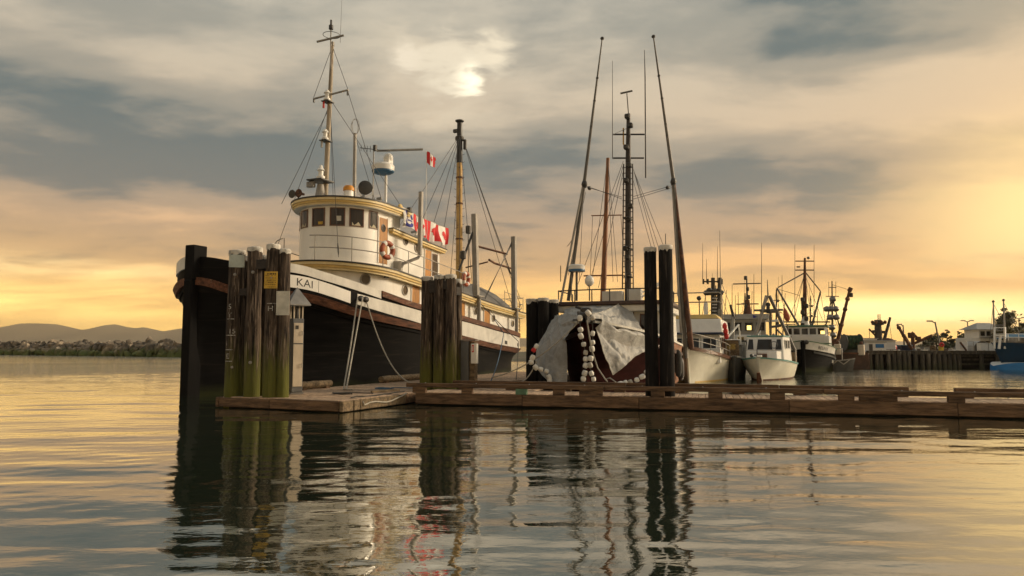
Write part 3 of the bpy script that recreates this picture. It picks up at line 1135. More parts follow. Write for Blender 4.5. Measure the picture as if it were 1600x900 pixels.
def make_pedestal():
    p = fg(1.55, 2.55)
    # stands on the finger float, doors facing right
    k = (466.5 - 800) / F_PX
    p = on_finger_end(463.5, 1.95) + Vector((0, 0, FG_Z))
    root = thing('power_pedestal', 'grey shore power pedestal with pyramid roof beside the left pilings', 'pedestal', p, R(-56))
    W, D = .44, .36
    MB().box((0, 0, .03), (W + .06, D + .06, .06)).build('base_plate', 'grey_metal', root)
    MB().box((0, 0, 1.27), (W, D, 2.4)).build('cabinet', 'pedestal_side', root, bevel=.012)
    for z0, z1 in ((.25, 1.62), (1.66, 2.32)):
        d = MB().box((W / 2 + .012, 0, (z0 + z1) / 2), (.02, D - .05, z1 - z0)).build('door', 'pedestal_door', root, bevel=.006)
        MB().tube([(W / 2 + .02, D * .32, (z0 + z1) / 2 + .06), (W / 2 + .06, D * .32, (z0 + z1) / 2 + .06), (W / 2 + .06, D * .32, (z0 + z1) / 2 - .06), (W / 2 + .02, D * .32, (z0 + z1) / 2 - .06)], .012, 6).build('handle', 'galv', d)
    MB().box((W / 2 + .026, -.05, 2.18), (.012, .10, .12)).build('socket', 'dark_metal', root)
    for x in (-W / 2 + .04, W / 2 - .04):
        for y in (-D / 2 + .04, D / 2 - .04):
            MB().box((x, y, 2.68), (.045, .045, .42)).build('lantern_post', 'pedestal_door', root)
    MB().lathe([(.07, 2.47), (.08, 2.5), (.06, 2.85)], (0, 0, 0), 12).build('lamp', 'dark_metal', root, smooth=40)
    h = .36
    MB().add([(-h, -h, 2.89), (h, -h, 2.89), (h, h, 2.89), (-h, h, 2.89), (-h, -h, 2.93), (h, -h, 2.93), (h, h, 2.93), (-h, h, 2.93), (0, 0, 3.52)],
             [(3, 2, 1, 0), (0, 1, 5, 4), (1, 2, 6, 5), (2, 3, 7, 6), (3, 0, 4, 7), (4, 5, 8), (5, 6, 8), (6, 7, 8), (7, 4, 8)]).build('roof', 'grey_metal', root)


make_pedestal()


def make_cabinet():
    Y = 25.9
    p = Vector((px_at(733, Y), Y, .385))
    root = thing('utility_cabinet', 'grey utility cabinet with white box on its side behind the middle pilings', 'cabinet', p, DK_RZ)
    MB().box((-.10, 0, .85), (.30, .4, 1.7)).build('body', 'pedestal_side', root, bevel=.012)
    MB().box((.17, .02, .85), (.20, .36, 1.66)).build('timber_post', 'dock_end', root, bevel=.01)
    MB().box((.05, 0, 1.73), (.56, .46, .04)).build('lid', 'galv', root, bevel=.01)
    b = MB().box((.27, -.16, 1.25), (.22, .20, .72)).build('hose_box', 'radar_white', root, bevel=.012)
    MB().box((.24, -.266, 1.43), (.075, .01, .26)).build('red_mark', 'red_paint', b)
    MB().box((.24, -.270, 1.43), (.035, .01, .18)).build('white_mark', 'radar_white', b)


make_cabinet()


def rope(name, label, pts, r=.02, m='rope', cat='rope', group=None):
    return tag(MB().tube(pts, r, 7).build(name, m, smooth=60), label, cat, group)


# coils, hoses and scraps lying on the finger float
def coil(c, r0, turns, r, m, name, label, zs=.02, seed=1):
    rr = random.Random(seed)
    pts = []
    n = int(turns * 14)
    for i in range(n):
        a = 2 * PI * i / 14
        q = r0 * (1 + .18 * math.sin(a * .37 + seed) + rr.uniform(-.04, .04))
        pts.append((c[0] + q * math.cos(a), c[1] + q * .9 * math.sin(a), c[2] + .02 + zs * (i / 14) * .5 + .02 * math.sin(a * 1.3) ** 2))
    tail = Vector(pts[-1])
    pts += [tail + Vector((.2 * k, -.05 * k + .05 * math.sin(k), 0)) for k in range(1, 5)]
    return rope(name, label, pts, r, m)


coil(fg(1.6, 2.3), .26, 3, .018, 'rope_dark', 'dock_hose', 'dark hose coiled on the low float right of the pedestal', seed=2)
coil(fg(1.9, 5.2), .30, 2.2, .016, 'rope_blue', 'blue_line', 'blue line lying on the low float at the foot of the mooring rope', seed=5)
rope('loose_line', 'tangled dark line trailing along the edge of the low float',
     [fg(.25 + .10 * math.sin(i * 1.4), .9 + i * .42, FG_Z + .03 + .02 * math.sin(i * 2.1)) for i in range(8)], .018, 'rope_dark')
rope('hanging_line', 'pale line drooping down the side beam of the low float',
     [fg(-.15, .95, .26)] + [fg(-.16, 1.0 + i * .3, .16 + .05 * math.sin(i * 1.1) + .012 * i) for i in range(8)] + [fg(-.14, 3.4, .36)], .022, 'rope')
# stick of lumber
MBs = MB().bar(fg(1.1, 3.2, FG_Z + .05), fg(.7, 4.3, FG_Z + .05), .09, .06)
tag(MBs.build('loose_plank', 'dock_end', bevel=.006), 'short loose board lying on the low float', 'board')

# ------------------------------------------------------------------ the tug
TUG_O = Vector((-12.14, 26.79, 0))
TUG_RZ = PI / 2 - TH


def tugw(u, v, w):
    """tug coordinates (aft, port, up) to the world"""
    return TUG_O + A_DIR * u + N_DIR * v + Vector((0, 0, w))


def make_tug():
    root = thing('tugboat', 'black and white wooden tugboat with round pilothouse and yellow trim', 'tugboat', TUG_O, TUG_RZ)
    T = lambda u, v, w: Vector((u, -v, w))
    B, L = 3.9, 27.2

    def stern(u):
        return math.sqrt(max(0.0, 1 - ((u - 20) / 7.25) ** 2.6)) if u > 20 else 1.0

    def deck(u):
        return max(.13, B * (1 - (1 - min(u / 8, 1)) ** 2.2) ** .50) * stern(u) + .02

    def wl(u):
        return max(.13, B * .96 * (1 - (1 - min(u / 10.5, 1)) ** 1.75)) * stern(u) * (1 if u < 18 else lerp(1, .8, (u - 18) / 9.2)) + .02
    rub = tab([(0, 4.50), (.55, 4.14), (1.5, 4.08), (2.75, 3.98), (3.8, 3.77), (5.05, 3.50), (7.1, 3.23), (9.9, 2.98), (15.9, 2.33), (19.9, 1.95), (24, 1.72), (27.2, 1.75)])
    top = tab([(0, 5.32), (.5, 5.14), (2.3, 5.10), (3.5, 4.88), (5, 4.62), (7.1, 4.28), (9.9, 3.92), (15.5, 3.45), (19.9, 3.03), (24, 2.72), (27.2, 2.7)])
    H = Hull(L, deck, wl, top, pw=1.7, z0=-.7, ref=rub, w_lo=.8)
    H.build('hull', 'hull_black', root, n=80, nw=22)
    H.deck_part('main_deck', 'grey_dark', root, lambda u: rub(u) + .30, 50)
    # stem post
    mb = MB()
    prof = [(-.7, .19), (0, .19), (4.4, .19), (4.45, .23), (5.72, .23)]
    mb.box((-.02, 0, 1.85), (.62, .40, 5.1)).box((.04, 0, 5.07), (.66, .46, 1.35))
    mb.build('stem_post', 'post_black', root, bevel=.03)
    # strakes along the hull
    H.strip('rub_rail', 'rub_wood', root, .004, 26.4, lambda u: rub(u) + .02, lambda u: rub(u) - .27, .15, (1, -1), 90)
    H.strip('guard_strake', 'hull_black', root, .004, 26.4, lambda u: rub(u) - .275, lambda u: rub(u) - .42, .06, (1, -1), 90)
    H.strip('bulwark_plank', 'white_worn', root, 1.35, 6.8, lambda u: top(u) + .05, lambda u: top(u) - .30, .05, (1,), 40)
    H.strip('bulwark_plank', 'white_worn', root, .03, 6.8, lambda u: top(u) + .05, lambda u: top(u) - .42, .05, (-1,), 40)
    H.strip('cap_rail', 'rub_wood', root, 6.82, 26.6, lambda u: top(u) + .06, lambda u: top(u) - .20, .10, (1, -1), 60)
    nb = H.strip('name_board', 'white_paint', root, 1.70, 4.85, lambda u: rub(u) + .68, lambda u: rub(u) + .18, .035, (1,), 30)
    H.strip('board_joint', 'black_paint', root, 3.25, 3.265, lambda u: rub(u) + .675, lambda u: rub(u) + .185, .037, (1,), 1)
    nm = H.letters('lettering', 'black_paint', nb, 'KAI', .44, 2.34, lambda u: rub(u) + .28 + (0), 1, .040)
    H.strip('bulwark_panel', 'white_worn', root, 5.25, 26.2, lambda u: lerp(rub(u) + .68, top(u) - .24, min(1, (u - 5.25) / 9)), lambda u: lerp(rub(u) + .22, rub(u) + .05, min(1, (u - 5.25) / 6)), .035, (1, -1), 60)
    for u in (20.6, 23.2, 25.0, 13.0):
        H.strip('freeing_port', 'black_paint', root, u, u + .42, lambda u: rub(u) + .36, lambda u: rub(u) + .14, .042, (1,), 3)
    # bow fairleads and bitts
    for u, w in ((5.45, 3.95), (5.75, 3.93)):
        p = H.P(u, w, 1, .03)
        MB().ball(p, .17, 10, (1.2, .7, .8)).build('fairlead', 'dark_metal', root, smooth=60)
    for u, v in ((10.3, 3.45), (10.75, 3.45)):
        MB().lathe([(.17, 0), (.17, .12), (.13, .16), (.13, .62), (.19, .66), (.19, .74)], T(u, v, rub(u) + .3), 14).build('bitt', 'black_paint', root, smooth=40)
    # tan ventilator cowl on the fore deck
    c = T(3.5, 1.05, 5.10)
    MB().ball(c, .55, 16, (1.1, 1.0, .62)).build('cowl', 'vent_tan', root, smooth=60)
    MB().lathe([(.32, 0), (.32, 1.0)], c - Vector((0, 0, 1.05)), 14).build('cowl_pipe', 'vent_tan', root, smooth=40)
    for u, v in ((6.05, 1.5), (5.4, 2.6)):
        MB().lathe([(.16, -.05), (.22, 0), (.22, .10), (.15, .14), (.13, .02)], T(u, v, 4.62), 14, (.2, -1, .1)).build('hawse_ring', 'dark_metal', root, smooth=40)

    UC = 9.2
    bd = tab([(5.8, 5.86), (8, 5.68), (11, 5.41), (16, 4.98), (20, 4.62), (25.6, 4.22)])

    def outline(Rd, u_end, nf=36, na=26, side=None):
        """round-fronted outline from port aft round the bow to starboard aft: list of (u, v)"""
        pts = []
        for i in range(na + 1):
            pts.append((lerp(u_end, UC, i / na), Rd))
        for i in range(1, nf):
            a = PI / 2 - PI * i / nf
            pts.append((UC - Rd * math.cos(a), Rd * math.sin(a)))
        for i in range(na + 1):
            pts.append((lerp(UC, u_end, i / na), -Rd))
        return pts

    def wall(name, m, pts, zb, zt, smooth=30, closed=True):
        g = [[T(u, v, zb(u)) for u, v in pts], [T(u, v, zt(u)) for u, v in pts]]
        return MB().sheet(g, close=closed).build(name, m, root, smooth=smooth)

    def slab(name, m, pts, zt, zb, smooth=30):
        n = len(pts)
        vs = [T(u, v, zt(u)) for u, v in pts] + [T(u, v, zb(u)) for u, v in pts]
        mb = MB()
        h = n // 2
        fs = []
        for i in range(h):
            j = n - 1 - i
            if i + 1 < j - 1 or True:
                if i + 1 <= j - 1:
                    fs.append((i, i + 1, j - 1, j)); fs.append((n + i, n + j, n + j - 1, n + i + 1))
        for i in range(n):
            fs.append((i, (i + 1) % n, n + (i + 1) % n, n + i))
        return mb.add(vs, fs).build(name, m, root, smooth=smooth)

    # lower deckhouse and boat deck
    wall('deckhouse_wall', 'white_paint', outline(2.95, 25.3), lambda u: rub(u) + .25, lambda u: bd(u) - .1)
    slab('boat_deck', 'white_worn', outline(3.34, 25.7), bd, lambda u: bd(u) - .06)
    slab('deck_edge', 'black_paint', outline(3.39, 25.75), lambda u: bd(u) - .005, lambda u: bd(u) - .075)
    slab('trim_band', 'cream_trim', outline(3.36, 25.72), lambda u: bd(u) - .08, lambda u: bd(u) - .20)
    slab('trim_band', 'yellow_trim', outline(3.31, 25.68), lambda u: bd(u) - .203, lambda u: bd(u) - .32)
    slab('trim_band', 'cream_trim', outline(3.25, 25.62), lambda u: bd(u) - .323, lambda u: bd(u) - .42)

    def on_wall(Rd, u, w, out=0.0, v_sign=1):
        """point and outward normal on the port wall of a round-fronted house"""
        if u >= UC:
            return T(u, Rd + out, w), Vector((0, -1, 0)), Vector((1, 0, 0))
        s = (UC - u) / Rd
        c = math.sqrt(max(0, 1 - s * s))
        n = T(-s, c, 0)
        return T(UC, 0, w) + n * (Rd + out), n, Vector((c, s, 0))

    def porthole(Rd, u, w, r=.19):
        p, n, t = on_wall(Rd, u, w)
        o = MB().lathe([(r + .05, -.02), (r + .055, .035), (r, .05), (r, .02)], p, 20, n).build('porthole', 'galv', root, smooth=40)
        MB().lathe([(r, .0), (r, .022)], p, 20, n).build('pane', 'glass', o)
        return o

    def panel(name, m, Rd, u0, u1, w0, w1, out=.03, par=None, n=5):
        g = []
        for i in range(n + 1):
            u = lerp(u0, u1, i / n)
            a0 = on_wall(Rd, u, w0, -.02)[0]; a1 = on_wall(Rd, u, w0, out)[0]
            b1 = on_wall(Rd, u, w1, out)[0]; b0 = on_wall(Rd, u, w1, -.02)[0]
            g.append([a0, a1, b1, b0])
        mb = MB().sheet(g, close=True)
        mb.add(g[0], [(0, 1, 2, 3)]); mb.add(g[-1], [(0, 1, 2, 3)])
        return mb.build(name, m, par or root)

    def door(Rd, u0, u1, w0, w1, hole=None):
        d = panel('door', 'varnish', Rd, u0, u1, w0, w1, .035)
        panel('door_frame', 'white_paint', Rd, u0 - .06, u0 - .003, w0, w1 + .05, .05, d, 1)
        panel('door_frame', 'white_paint', Rd, u1 + .003, u1 + .06, w0, w1 + .05, .05, d, 1)
        p, n, t = on_wall(Rd, u1 - .09, lerp(w0, w1, .45), .04)
        MB().ball(p, .035, 8).build('handle', 'galv', d)
        if hole:
            p, n, t = on_wall(Rd, (u0 + u1) / 2, hole, .035)
            MB().lathe([(.20, -.01), (.20, .02), (.155, .03), (.155, .0)], p, 18, n).build('door_porthole', 'dark_metal', d, smooth=40)
            MB().lathe([(.155, 0), (.155, .016)], p, 18, n).build('pane', 'glass', d)
        return d

    for u, w in ((7.62, 5.02), (10.35, 4.70)):
        porthole(2.95, u, w, .22)
    for u, w in ((18.45, 4.04), (21.05, 3.70), (24.2, 3.45)):
        porthole(2.95, u, w, .19)
    door(2.95, 11.0, 11.75, 3.4, 5.0)
    door(2.95, 16.15, 16.95, 2.85, 4.42)
    door(2.95, 19.6, 20.45, 2.55, 4.10)
    # small davit lamp under the boat deck edge
    p, n, t = on_wall(2.95, 8.6, 5.20, .05)
    MB().box(p + n * .1, (.28, .1, .10)).build('deck_lamp', 'dark_metal', root)

    # pilothouse (a half-round front) and the house behind it
    RP_ = 2.1
    PR = 8.98
    wall('pilothouse_wall', 'white_paint', outline(RP_, 11.2, 40, 6), lambda u: bd(u) - .05, lambda u: PR - .3)
    rf = lambda u: PR - .012 * (u - 7)
    slab('pilothouse_roof', 'white_worn', outline(2.52, 11.6, 40, 6), lambda u: rf(u) + .02, lambda u: rf(u) - .06)
    slab('roof_edge', 'black_paint', outline(2.57, 11.65, 40, 6), lambda u: rf(u) + .015, lambda u: rf(u) - .055)
    slab('trim_band', 'cream_trim', outline(2.54, 11.62, 40, 6), lambda u: rf(u) - .058, lambda u: rf(u) - .17)
    slab('trim_band', 'yellow_trim', outline(2.49, 11.58, 40, 6), lambda u: rf(u) - .173, lambda u: rf(u) - .28)
    slab('trim_band', 'cream_trim', outline(2.43, 11.5, 40, 6), lambda u: rf(u) - .283, lambda u: rf(u) - .36)
    slab('soffit', 'white_worn', outline(2.40, 11.4, 40, 6), lambda u: rf(u) - .363, lambda u: rf(u) - .39)
    uproof = tab([(9.6, 7.93), (12.3, 7.72), (15.8, 7.50)])

    def sides(Rd, u0, u1, na=16):
        return [(lerp(u1, u0, i / na), Rd) for i in range(na + 1)] + [(lerp(u0, u1, i / na), -Rd) for i in range(na + 1)]
    wall('upper_house_wall', 'white_paint', sides(2.1, 11.21, 15.45), lambda u: bd(u) - .05, lambda u: uproof(u) - .08)
    slab('upper_house_roof', 'white_worn', sides(2.36, 10.15, 15.78), lambda u: uproof(u), lambda u: uproof(u) - .05)
    slab('roof_edge', 'black_paint', sides(2.41, 10.12, 15.82), lambda u: uproof(u) - .004, lambda u: uproof(u) - .055)
    slab('trim_band', 'cream_trim', sides(2.38, 10.14, 15.80), lambda u: uproof(u) - .058, lambda u: uproof(u) - .16)
    slab('trim_band', 'yellow_trim', sides(2.32, 10.18, 15.76), lambda u: uproof(u) - .163, lambda u: uproof(u) - .27)
    # windows round the pilothouse: frame of dark wood, pane, and on some panes papers and painted pale reflections
    for k, deg in enumerate((-78, -52, -25, 3, 29, 54, 80)):
        a = R(deg)
        hw = .36 / RP_ if k != 6 else .30 / RP_

        def ring(aa, w, out):
            return T(UC - (RP_ + out) * math.cos(aa), (RP_ + out) * math.sin(aa), w)
        w0, w1 = 7.62, 8.50
        fr = None
        mb = MB()
        nseg = 5
        for (a0, a1, z0, z1) in ((a - hw, a + hw, w0, w0 + .05), (a - hw, a + hw, w1 - .05, w1), (a - hw, a - hw + .028, w0 + .05, w1 - .05), (a + hw - .028, a + hw, w0 + .05, w1 - .05)):
            g = []
            for i in range(nseg + 1):
                aa = lerp(a0, a1, i / nseg)
                g.append([ring(aa, z0, -.02), ring(aa, z0, .028), ring(aa, z1, .028), ring(aa, z1, -.02)])
            mb.sheet(g, close=True); mb.add(g[0], [(0, 1, 2, 3)]); mb.add(g[-1], [(0, 1, 2, 3)])
        fr = mb.build('window', 'frame_wood', root)
        g = [[ring(lerp(a - hw, a + hw, i / 6), z, .008) for i in range(7)] for z in (w0 + .02, w1 - .02)]
        MB().sheet(g).build('pane', 'glass', fr)
        if k == 4:
            g = [[ring(a + q, z, .0125) for q in (-.02, .085)] for z in (7.86, 8.10)]
            MB().sheet(g).build('paper_notice', 'sign_white', fr)
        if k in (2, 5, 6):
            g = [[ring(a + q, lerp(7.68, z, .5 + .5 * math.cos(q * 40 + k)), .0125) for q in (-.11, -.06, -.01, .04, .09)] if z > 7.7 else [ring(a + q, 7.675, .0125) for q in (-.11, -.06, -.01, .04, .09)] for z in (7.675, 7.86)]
            MB().sheet(g).build('painted_reflection', 'pane_reflection', fr)  # painted patches in place of the boats mirrored in the glass
        if k == 3:
            g = [[ring(a + q, z, .0125) for q in (.0, .12)] for z in (7.70, 7.84)]
            MB().sheet(g).build('yellow_note', 'sign_yellow', fr)
    door(2.1, 9.22, 9.98, 6.0, 8.28, 7.78)
    porthole(2.1, 11.75, 7.45, .20)
    porthole(2.1, 12.9, 7.2, .20)
    door(2.1, 13.75, 14.45, 5.35, 7.22)
    w_ = panel('window', 'frame_wood', 2.1, 14.62, 15.2, 5.85, 7.12, .03)
    panel('pane', 'glass', 2.1, 14.68, 15.14, 5.91, 7.06, .036, w_)
    # boat-deck railing
    ro = outline(3.22, 16.6, 40, 16)
    for dz in (1.16, .60):
        seg1 = [T(u, v, bd(u) + dz) for u, v in ro if not (u < 6.35 and -1.1 < v < .35)]
        cut = next(i for i in range(1, len(seg1)) if (seg1[i] - seg1[i - 1]).length > 1.0)
        for s in (seg1[:cut], seg1[cut:]):
            MB().tube(s, .024, 6).build('rail', 'galv', root, smooth=60)
    post = MB().tube([(0, 0, 0), (0, 0, 1.16)], .022, 6).mesh('stanchion', 'galv', smooth=60)
    for (u, v) in [(UC - 3.22 * math.cos(R(a)), 3.22 * math.sin(R(a))) for a in (14, 44, 72, -20, -50, -80)] + [(UC + q, s * 3.22) for q in (1.05, 2.55, 4.05, 5.6, 7.1) for s in (1, -1)]:
        link('stanchion', post, root, T(u, v, bd(u) - .01))
    # aft rail of the boat deck
    for dz in (1.0, .55):
        MB().tube([T(u, 3.2, bd(u) + dz) for u in (22.3, 23.4, 24.5, 25.5)] + [T(25.5, v, bd(25.5) + dz) for v in (1.5, 0, -1.5, -3.2)], .022, 6).build('rail', 'galv', root, smooth=60)
    for u, v in ((22.3, 3.2), (24.4, 3.2), (25.5, 3.2), (25.5, 0), (25.5, -3.2)):
        link('stanchion', post, root, T(u, v, bd(u) - .06))

    # fore mast with crosstree, lamps and aerials
    zr = 8.95
    m0, m1 = T(7.72, 0, zr), T(8.02, 0, 16.9)
    mp = lambda w: m0.lerp(m1, (w - zr) / (16.9 - zr))
    MB().tube([m0, mp(12), mp(15), m1], [.13, .12, .10, .075], 12).build('fore_mast', 'mast_buff', root, smooth=40)
    MB().tube([m1, T(8.02, 0, 17.1)], .10, 10).build('masthead_collar', 'galv', root)
    MB().tube([T(7.95, 0, 15.0), T(7.82, .05, 17.0), T(7.82, .05, 18.1)], [.03, .03, .025], 8).build('topmast', 'galv', root, smooth=60)
    MB().lathe([(.08, 0), (.11, .03), (.11, .22), (.05, .26), (.05, .5)], T(7.82, .05, 17.65), 12).build('masthead_lamp', 'dark_metal', root, smooth=40)
    MB().tube([T(7.5, -.55, 17.0), T(8.0, .7, 17.32)], .055, 8).build('yard_arm', 'galv', root, smooth=60)
    MB().tube([T(7.82 + .42 * math.cos(a), .1 + .42 * math.sin(a), 17.36) for a in [2 * PI * i / 24 for i in range(25)]], .015, 5, False).build('loop_aerial', 'dark_metal', root)
    MB().tube([T(8.05, .45, 17.0), T(8.05, .5, 19.4)], [.012, .006], 5).build('whip_aerial', 'steel_wire', root)
    cx = 14.35
    MB().tube([mp(cx) + T(.05, -1.05, -.04), mp(cx) + T(.05, 1.05, .12)], .05, 8).build('crosstree', 'galv', root, smooth=60)
    for s in (-1, 1):
        MB().box(mp(cx) + T(.05, s * 1.02, .04 * s - .08), (.08, .06, .22)).build('block', 'dark_metal', root)
    for w, mm in ((14.1, 'radar_white'), (12.1, 'radar_white')):
        q = mp(w) + T(-.22, .0, 0)
        l = MB().lathe([(.10, -.12), (.17, -.10), (.17, -.02), (.10, .02), (.10, .24), (.17, .26), (.13, .34), (.05, .42)], q, 14).build('navigation_lamp', mm, root, smooth=40)
        MB().box(q + T(.06, 0, -.16), (.5, .44, .04)).build('lamp_shelf', 'dark_metal', l)
        MB().tube([q + T(-.1, -.12, -.18), q + T(-.1, -.12, -.5)], .05, 8).build('hanging_lamp', 'red_paint' if w > 13 else 'galv', l)
    base = T(7.35, 0, zr)
    MB().lathe([(.30, 0), (.22, .35), (.16, .75)], base, 14).build('mast_step', 'galv', root, smooth=40)
    MB().box(base + T(0, 0, .92), (1.0, .9, .06)).build('lamp_platform', 'dark_metal', root)
    MB().box(base + T(-.28, -.35, .72), (.24, .4, .28)).build('flood_lamp', 'grey_metal', root, bevel=.03)
    MB().lathe([(.14, 0), (.20, .05), (.20, .2), (.12, .24), (.12, .46), (.20, .5), (.1, .62), (.06, .75)], base + T(0, 0, .95), 14).build('navigation_lamp', 'radar_white', root, smooth=40)
    for v, mm in ((-1.35, 'dark_metal'), (-.95, 'rust')):
        MB().lathe([(.20, 0), (.21, .02), (.12, .10), (.07, .25), (.06, .4)], T(6.9, v, zr + .32), 14, (1, .0, .05)).build('horn', mm, root, smooth=40)
    MB().tube([T(7.15, -1.15, zr), T(7.15, -1.15, zr + .3)], .04, 6).build('horn_bracket', 'dark_metal', root)
    MB().lathe([(.24, 0), (.24, .45), (.22, .5)], T(8.1, 1.1, zr), 16).build('vent_pipe', 'radar_white', root, smooth=40)
    MB().lathe([(.27, .5), (.27, .62), (.2, .74), (.05, .78)], T(8.1, 1.1, zr), 16).build('vent_cap', 'orange_cap', root, smooth=40)
    MB().tube([T(8.3, 1.45, zr + .05), T(8.5, 1.75, zr + .3)], .06, 8).build('deck_valve', 'grey_metal', root)
    # pole with wire loop, searchlight, radar, aerial
    MB().tube([T(10.1, 0, zr - .1), T(10.05, 0, 13.0)], [.10, .085], 10).build('signal_pole', 'galv', root, smooth=60)
    for rot in (0, 1):
        pts = [T(10.05 + (.26 * math.sin(a) if rot else 0), (0 if rot else .26 * math.sin(a)), 13.35 - .42 * math.cos(a)) for a in [2 * PI * i / 20 for i in range(21)]]
        MB().tube(pts, .014, 5, False).build('wire_cage', 'galv', root)
    s = T(9.6, 1.0, zr + .95)
    drn = T(-.75, .66, .02).normalized()
    sl = MB().lathe([(.14, -.34), (.30, -.26), (.345, .12), (.36, .16), (.33, .17)], s, 24, drn).build('searchlight', 'dark_metal', root, smooth=40)
    MB().lathe([(.315, .10), (.30, .13), (.1, .165), (.0, .17)], s, 24, drn).build('lens', 'sign_pale', sl, smooth=60)  # pale glass reflection is put into the lens colour
    sd = drn.cross(Vector((0, 0, 1))).normalized()
    MB().tube([s + sd * .39, s + sd * .36 - Vector((0, 0, .3)), s - Vector((0, 0, .48)), s - sd * .36 - Vector((0, 0, .3)), s - sd * .39], .025, 6).build('yoke', 'radar_white', sl, smooth=60)
    MB().lathe([(.10, -.95), (.07, -.8), (.05, -.48)], s, 10).build('lamp_stand', 'dark_metal', sl, smooth=40)
    MB().tube([T(12.1, .6, zr - 1.2), T(12.1, .6, 11.3)], .075, 10).build('radar_post', 'radar_white', root, smooth=60)
    MB().lathe([(.12, -.05), (.5, .06), (.60, .13), (.60, .20)], T(11.95, .5, 11.2), 26).build('radar_base', 'radar_blue', root, smooth=30)
    MB().lathe([(.61, .20), (.62, .46), (.52, .58), (.2, .62)], T(11.95, .5, 11.2), 26).build('radar_dome', 'radar_white', root, smooth=40)
    MB().box(T(12.3, .6, 12.0), (.42, .34, .42)).ball(T(12.3, .6, 12.2), .26, 12).build('radar_motor', 'radar_white', root, smooth=40)
    MB().bar(T(11.55, .35, 12.42), T(13.2, 2.25, 12.72), .14, .10).build('scanner_bar', 'galv', root, bevel=.02)
    MB().tube([T(10.9, .6, zr), T(10.9, .6, 12.3)], .03, 8).build('aerial_mast', 'galv', root, smooth=60)
    ya = MB().tube([T(10.35, .1, 12.3), T(11.55, 1.2, 12.3)], .02, 5)
    for k in range(5):
        q = T(10.4 + k * .12, .15 + k * .11, 12.3)
        ya.tube([q - Vector((0, 0, .16)), q + Vector((0, 0, .16))], .014, 5)
    ya.box(T(10.95, .65, 12.38), (.16, .16, .3)).build('aerial', 'dark_metal', root)
    MB().box(T(11.05, .9, zr + .38), (.16, .28, .78)).build('locker_post', 'grey_metal', root, bevel=.02)
    MB().box(T(11.9, 1.9, zr + .06), (1.0, .25, .34)).box(T(12.42, 1.9, zr + .16), (.22, .22, .5)).build('loudhailer', 'dark_metal', root, bevel=.03)
    # rigging of the fore mast
    for p, q in [((mp(13.9)), T(7.2, -2.9, 5.7)), (mp(13.7), T(7.4, -2.4, zr)), (mp(14.1), T(6.35, 1.9, 5.95)), (mp(14.15), T(11.3, 2.3, zr - .05)), (mp(14.3), T(11.3, -2.2, zr)),
                 (m1, mp(cx) + T(.05, -1.05, .02)), (m1, mp(cx) + T(.05, 1.05, .1)), (mp(cx) + T(.05, 1.05, 0), T(9.9, 1.9, zr + .1)),
                 (T(10.05, 0, 12.9), T(10.9, .9, zr + .1))]:
        wire(root, p, q, .013)
    for p in (T(6.35, 1.9, 5.95), T(7.2, -2.9, 5.7)):
        d = (mp(14.0) - p).normalized()
        MB().tube([p + d * .1, p + d * .25, p + d * .55, p + d * .7], [.02, .035, .035, .02], 6).build('turnbuckle', 'dark_metal', root)
    MB().tube(sag(mp(16.6) + T(-.1, 0, 0), mp(14.4) + T(-.1, 0, 0), -.0, 3) + [], .012, 5).build('signal_halyard', 'steel_wire', root)
    # engine-room skylight and exhausts on the upper house roof
    for u, hh in ((13.9, .45), (14.4, .38), (14.9, .42)):
        MB().lathe([(.11, 0), (.11, hh), (.15, hh + .02), (.15, hh + .1)], T(u, 1.6, 7.5), 10).build('vent_pipe', 'radar_white', root, smooth=40)
    MB().lathe([(.3, 0), (.3, .7), (.2, .9)], T(14.3, .2, 7.6), 14, (.7, -.3, .35)).build('life_raft', 'radar_blue', root, smooth=40)
    MB().tube([T(14.3, .9, 8.35), T(15.2, 1.7, 8.75)], .07, 8).build('raft_cradle', 'galv', root, smooth=40)

    # grey davit posts
    def post_box(p0, p1, w, nm='davit_post'):
        return MB().bar(p0, p1, w, w * 1.1, (1, 0, 0)).build(nm, 'galv', root, bevel=.015)
    post_box(T(11.55, 3.1, 6.6), T(11.6, 3.1, 9.95), .19, 'exhaust_post')
    MB().tube([T(11.55, 3.1, 6.65), T(11.45, 3.05, 6.45), T(10.75, 2.6, 6.1), T(10.72, 2.5, 5.9)], .085, 8).build('exhaust_elbow', 'galv', root, smooth=60)
    MB().box(T(10.7, 2.3, 5.98), (.16, .5, .5)).build('exhaust_bracket', 'galv', root)
    wl_ = [(17.85, 0.0), (23.7, .25)]
    for (ub, lean) in wl_:
        base_z = bd(ub)
        d = post_box(T(ub, 3.3, base_z - .05), T(ub + lean, 3.15, 9.85 if ub < 20 else 9.35), .30)
        post_box(T(ub + lean + .19, 3.25, base_z + .3), T(ub + lean + .2, 3.16, 9.7 if ub < 20 else 9.2), .10, 'davit_rib')
        MB().box(T(ub, 3.3, base_z + .06), (.8, .7, .10)).build('davit_foot', 'galv', root, bevel=.02)
        MB().tube([T(ub + .1, 3.42, base_z - .1), T(ub + .12, 3.42, rub(ub) + .35)], .13, 10).build('davit_leg', 'galv', root, smooth=60)
    # dark davit brace with tackle
    MB().tube([T(16.9, 2.6, 6.3), T(17.75, 3.1, 8.75)], .07, 8).build('davit_brace', 'dark_metal', root, smooth=60)
    MB().box(T(17.15, 2.75, 7.3), (.3, .3, .5)).build('tackle_block', 'dark_metal', root, bevel=.05)
    for k in range(3):
        wire(root, T(23.95, 3.1, 9.2 - k * .1), T(20.6 + k * .2, 2.6 - k * .15, bd(21) + .35), .02)
    MB().tube([T(23.4, 2.9, 8.1), T(21.2, 1.6, 8.45)], .07, 8).build('swung_boom', 'rust', root, smooth=60)
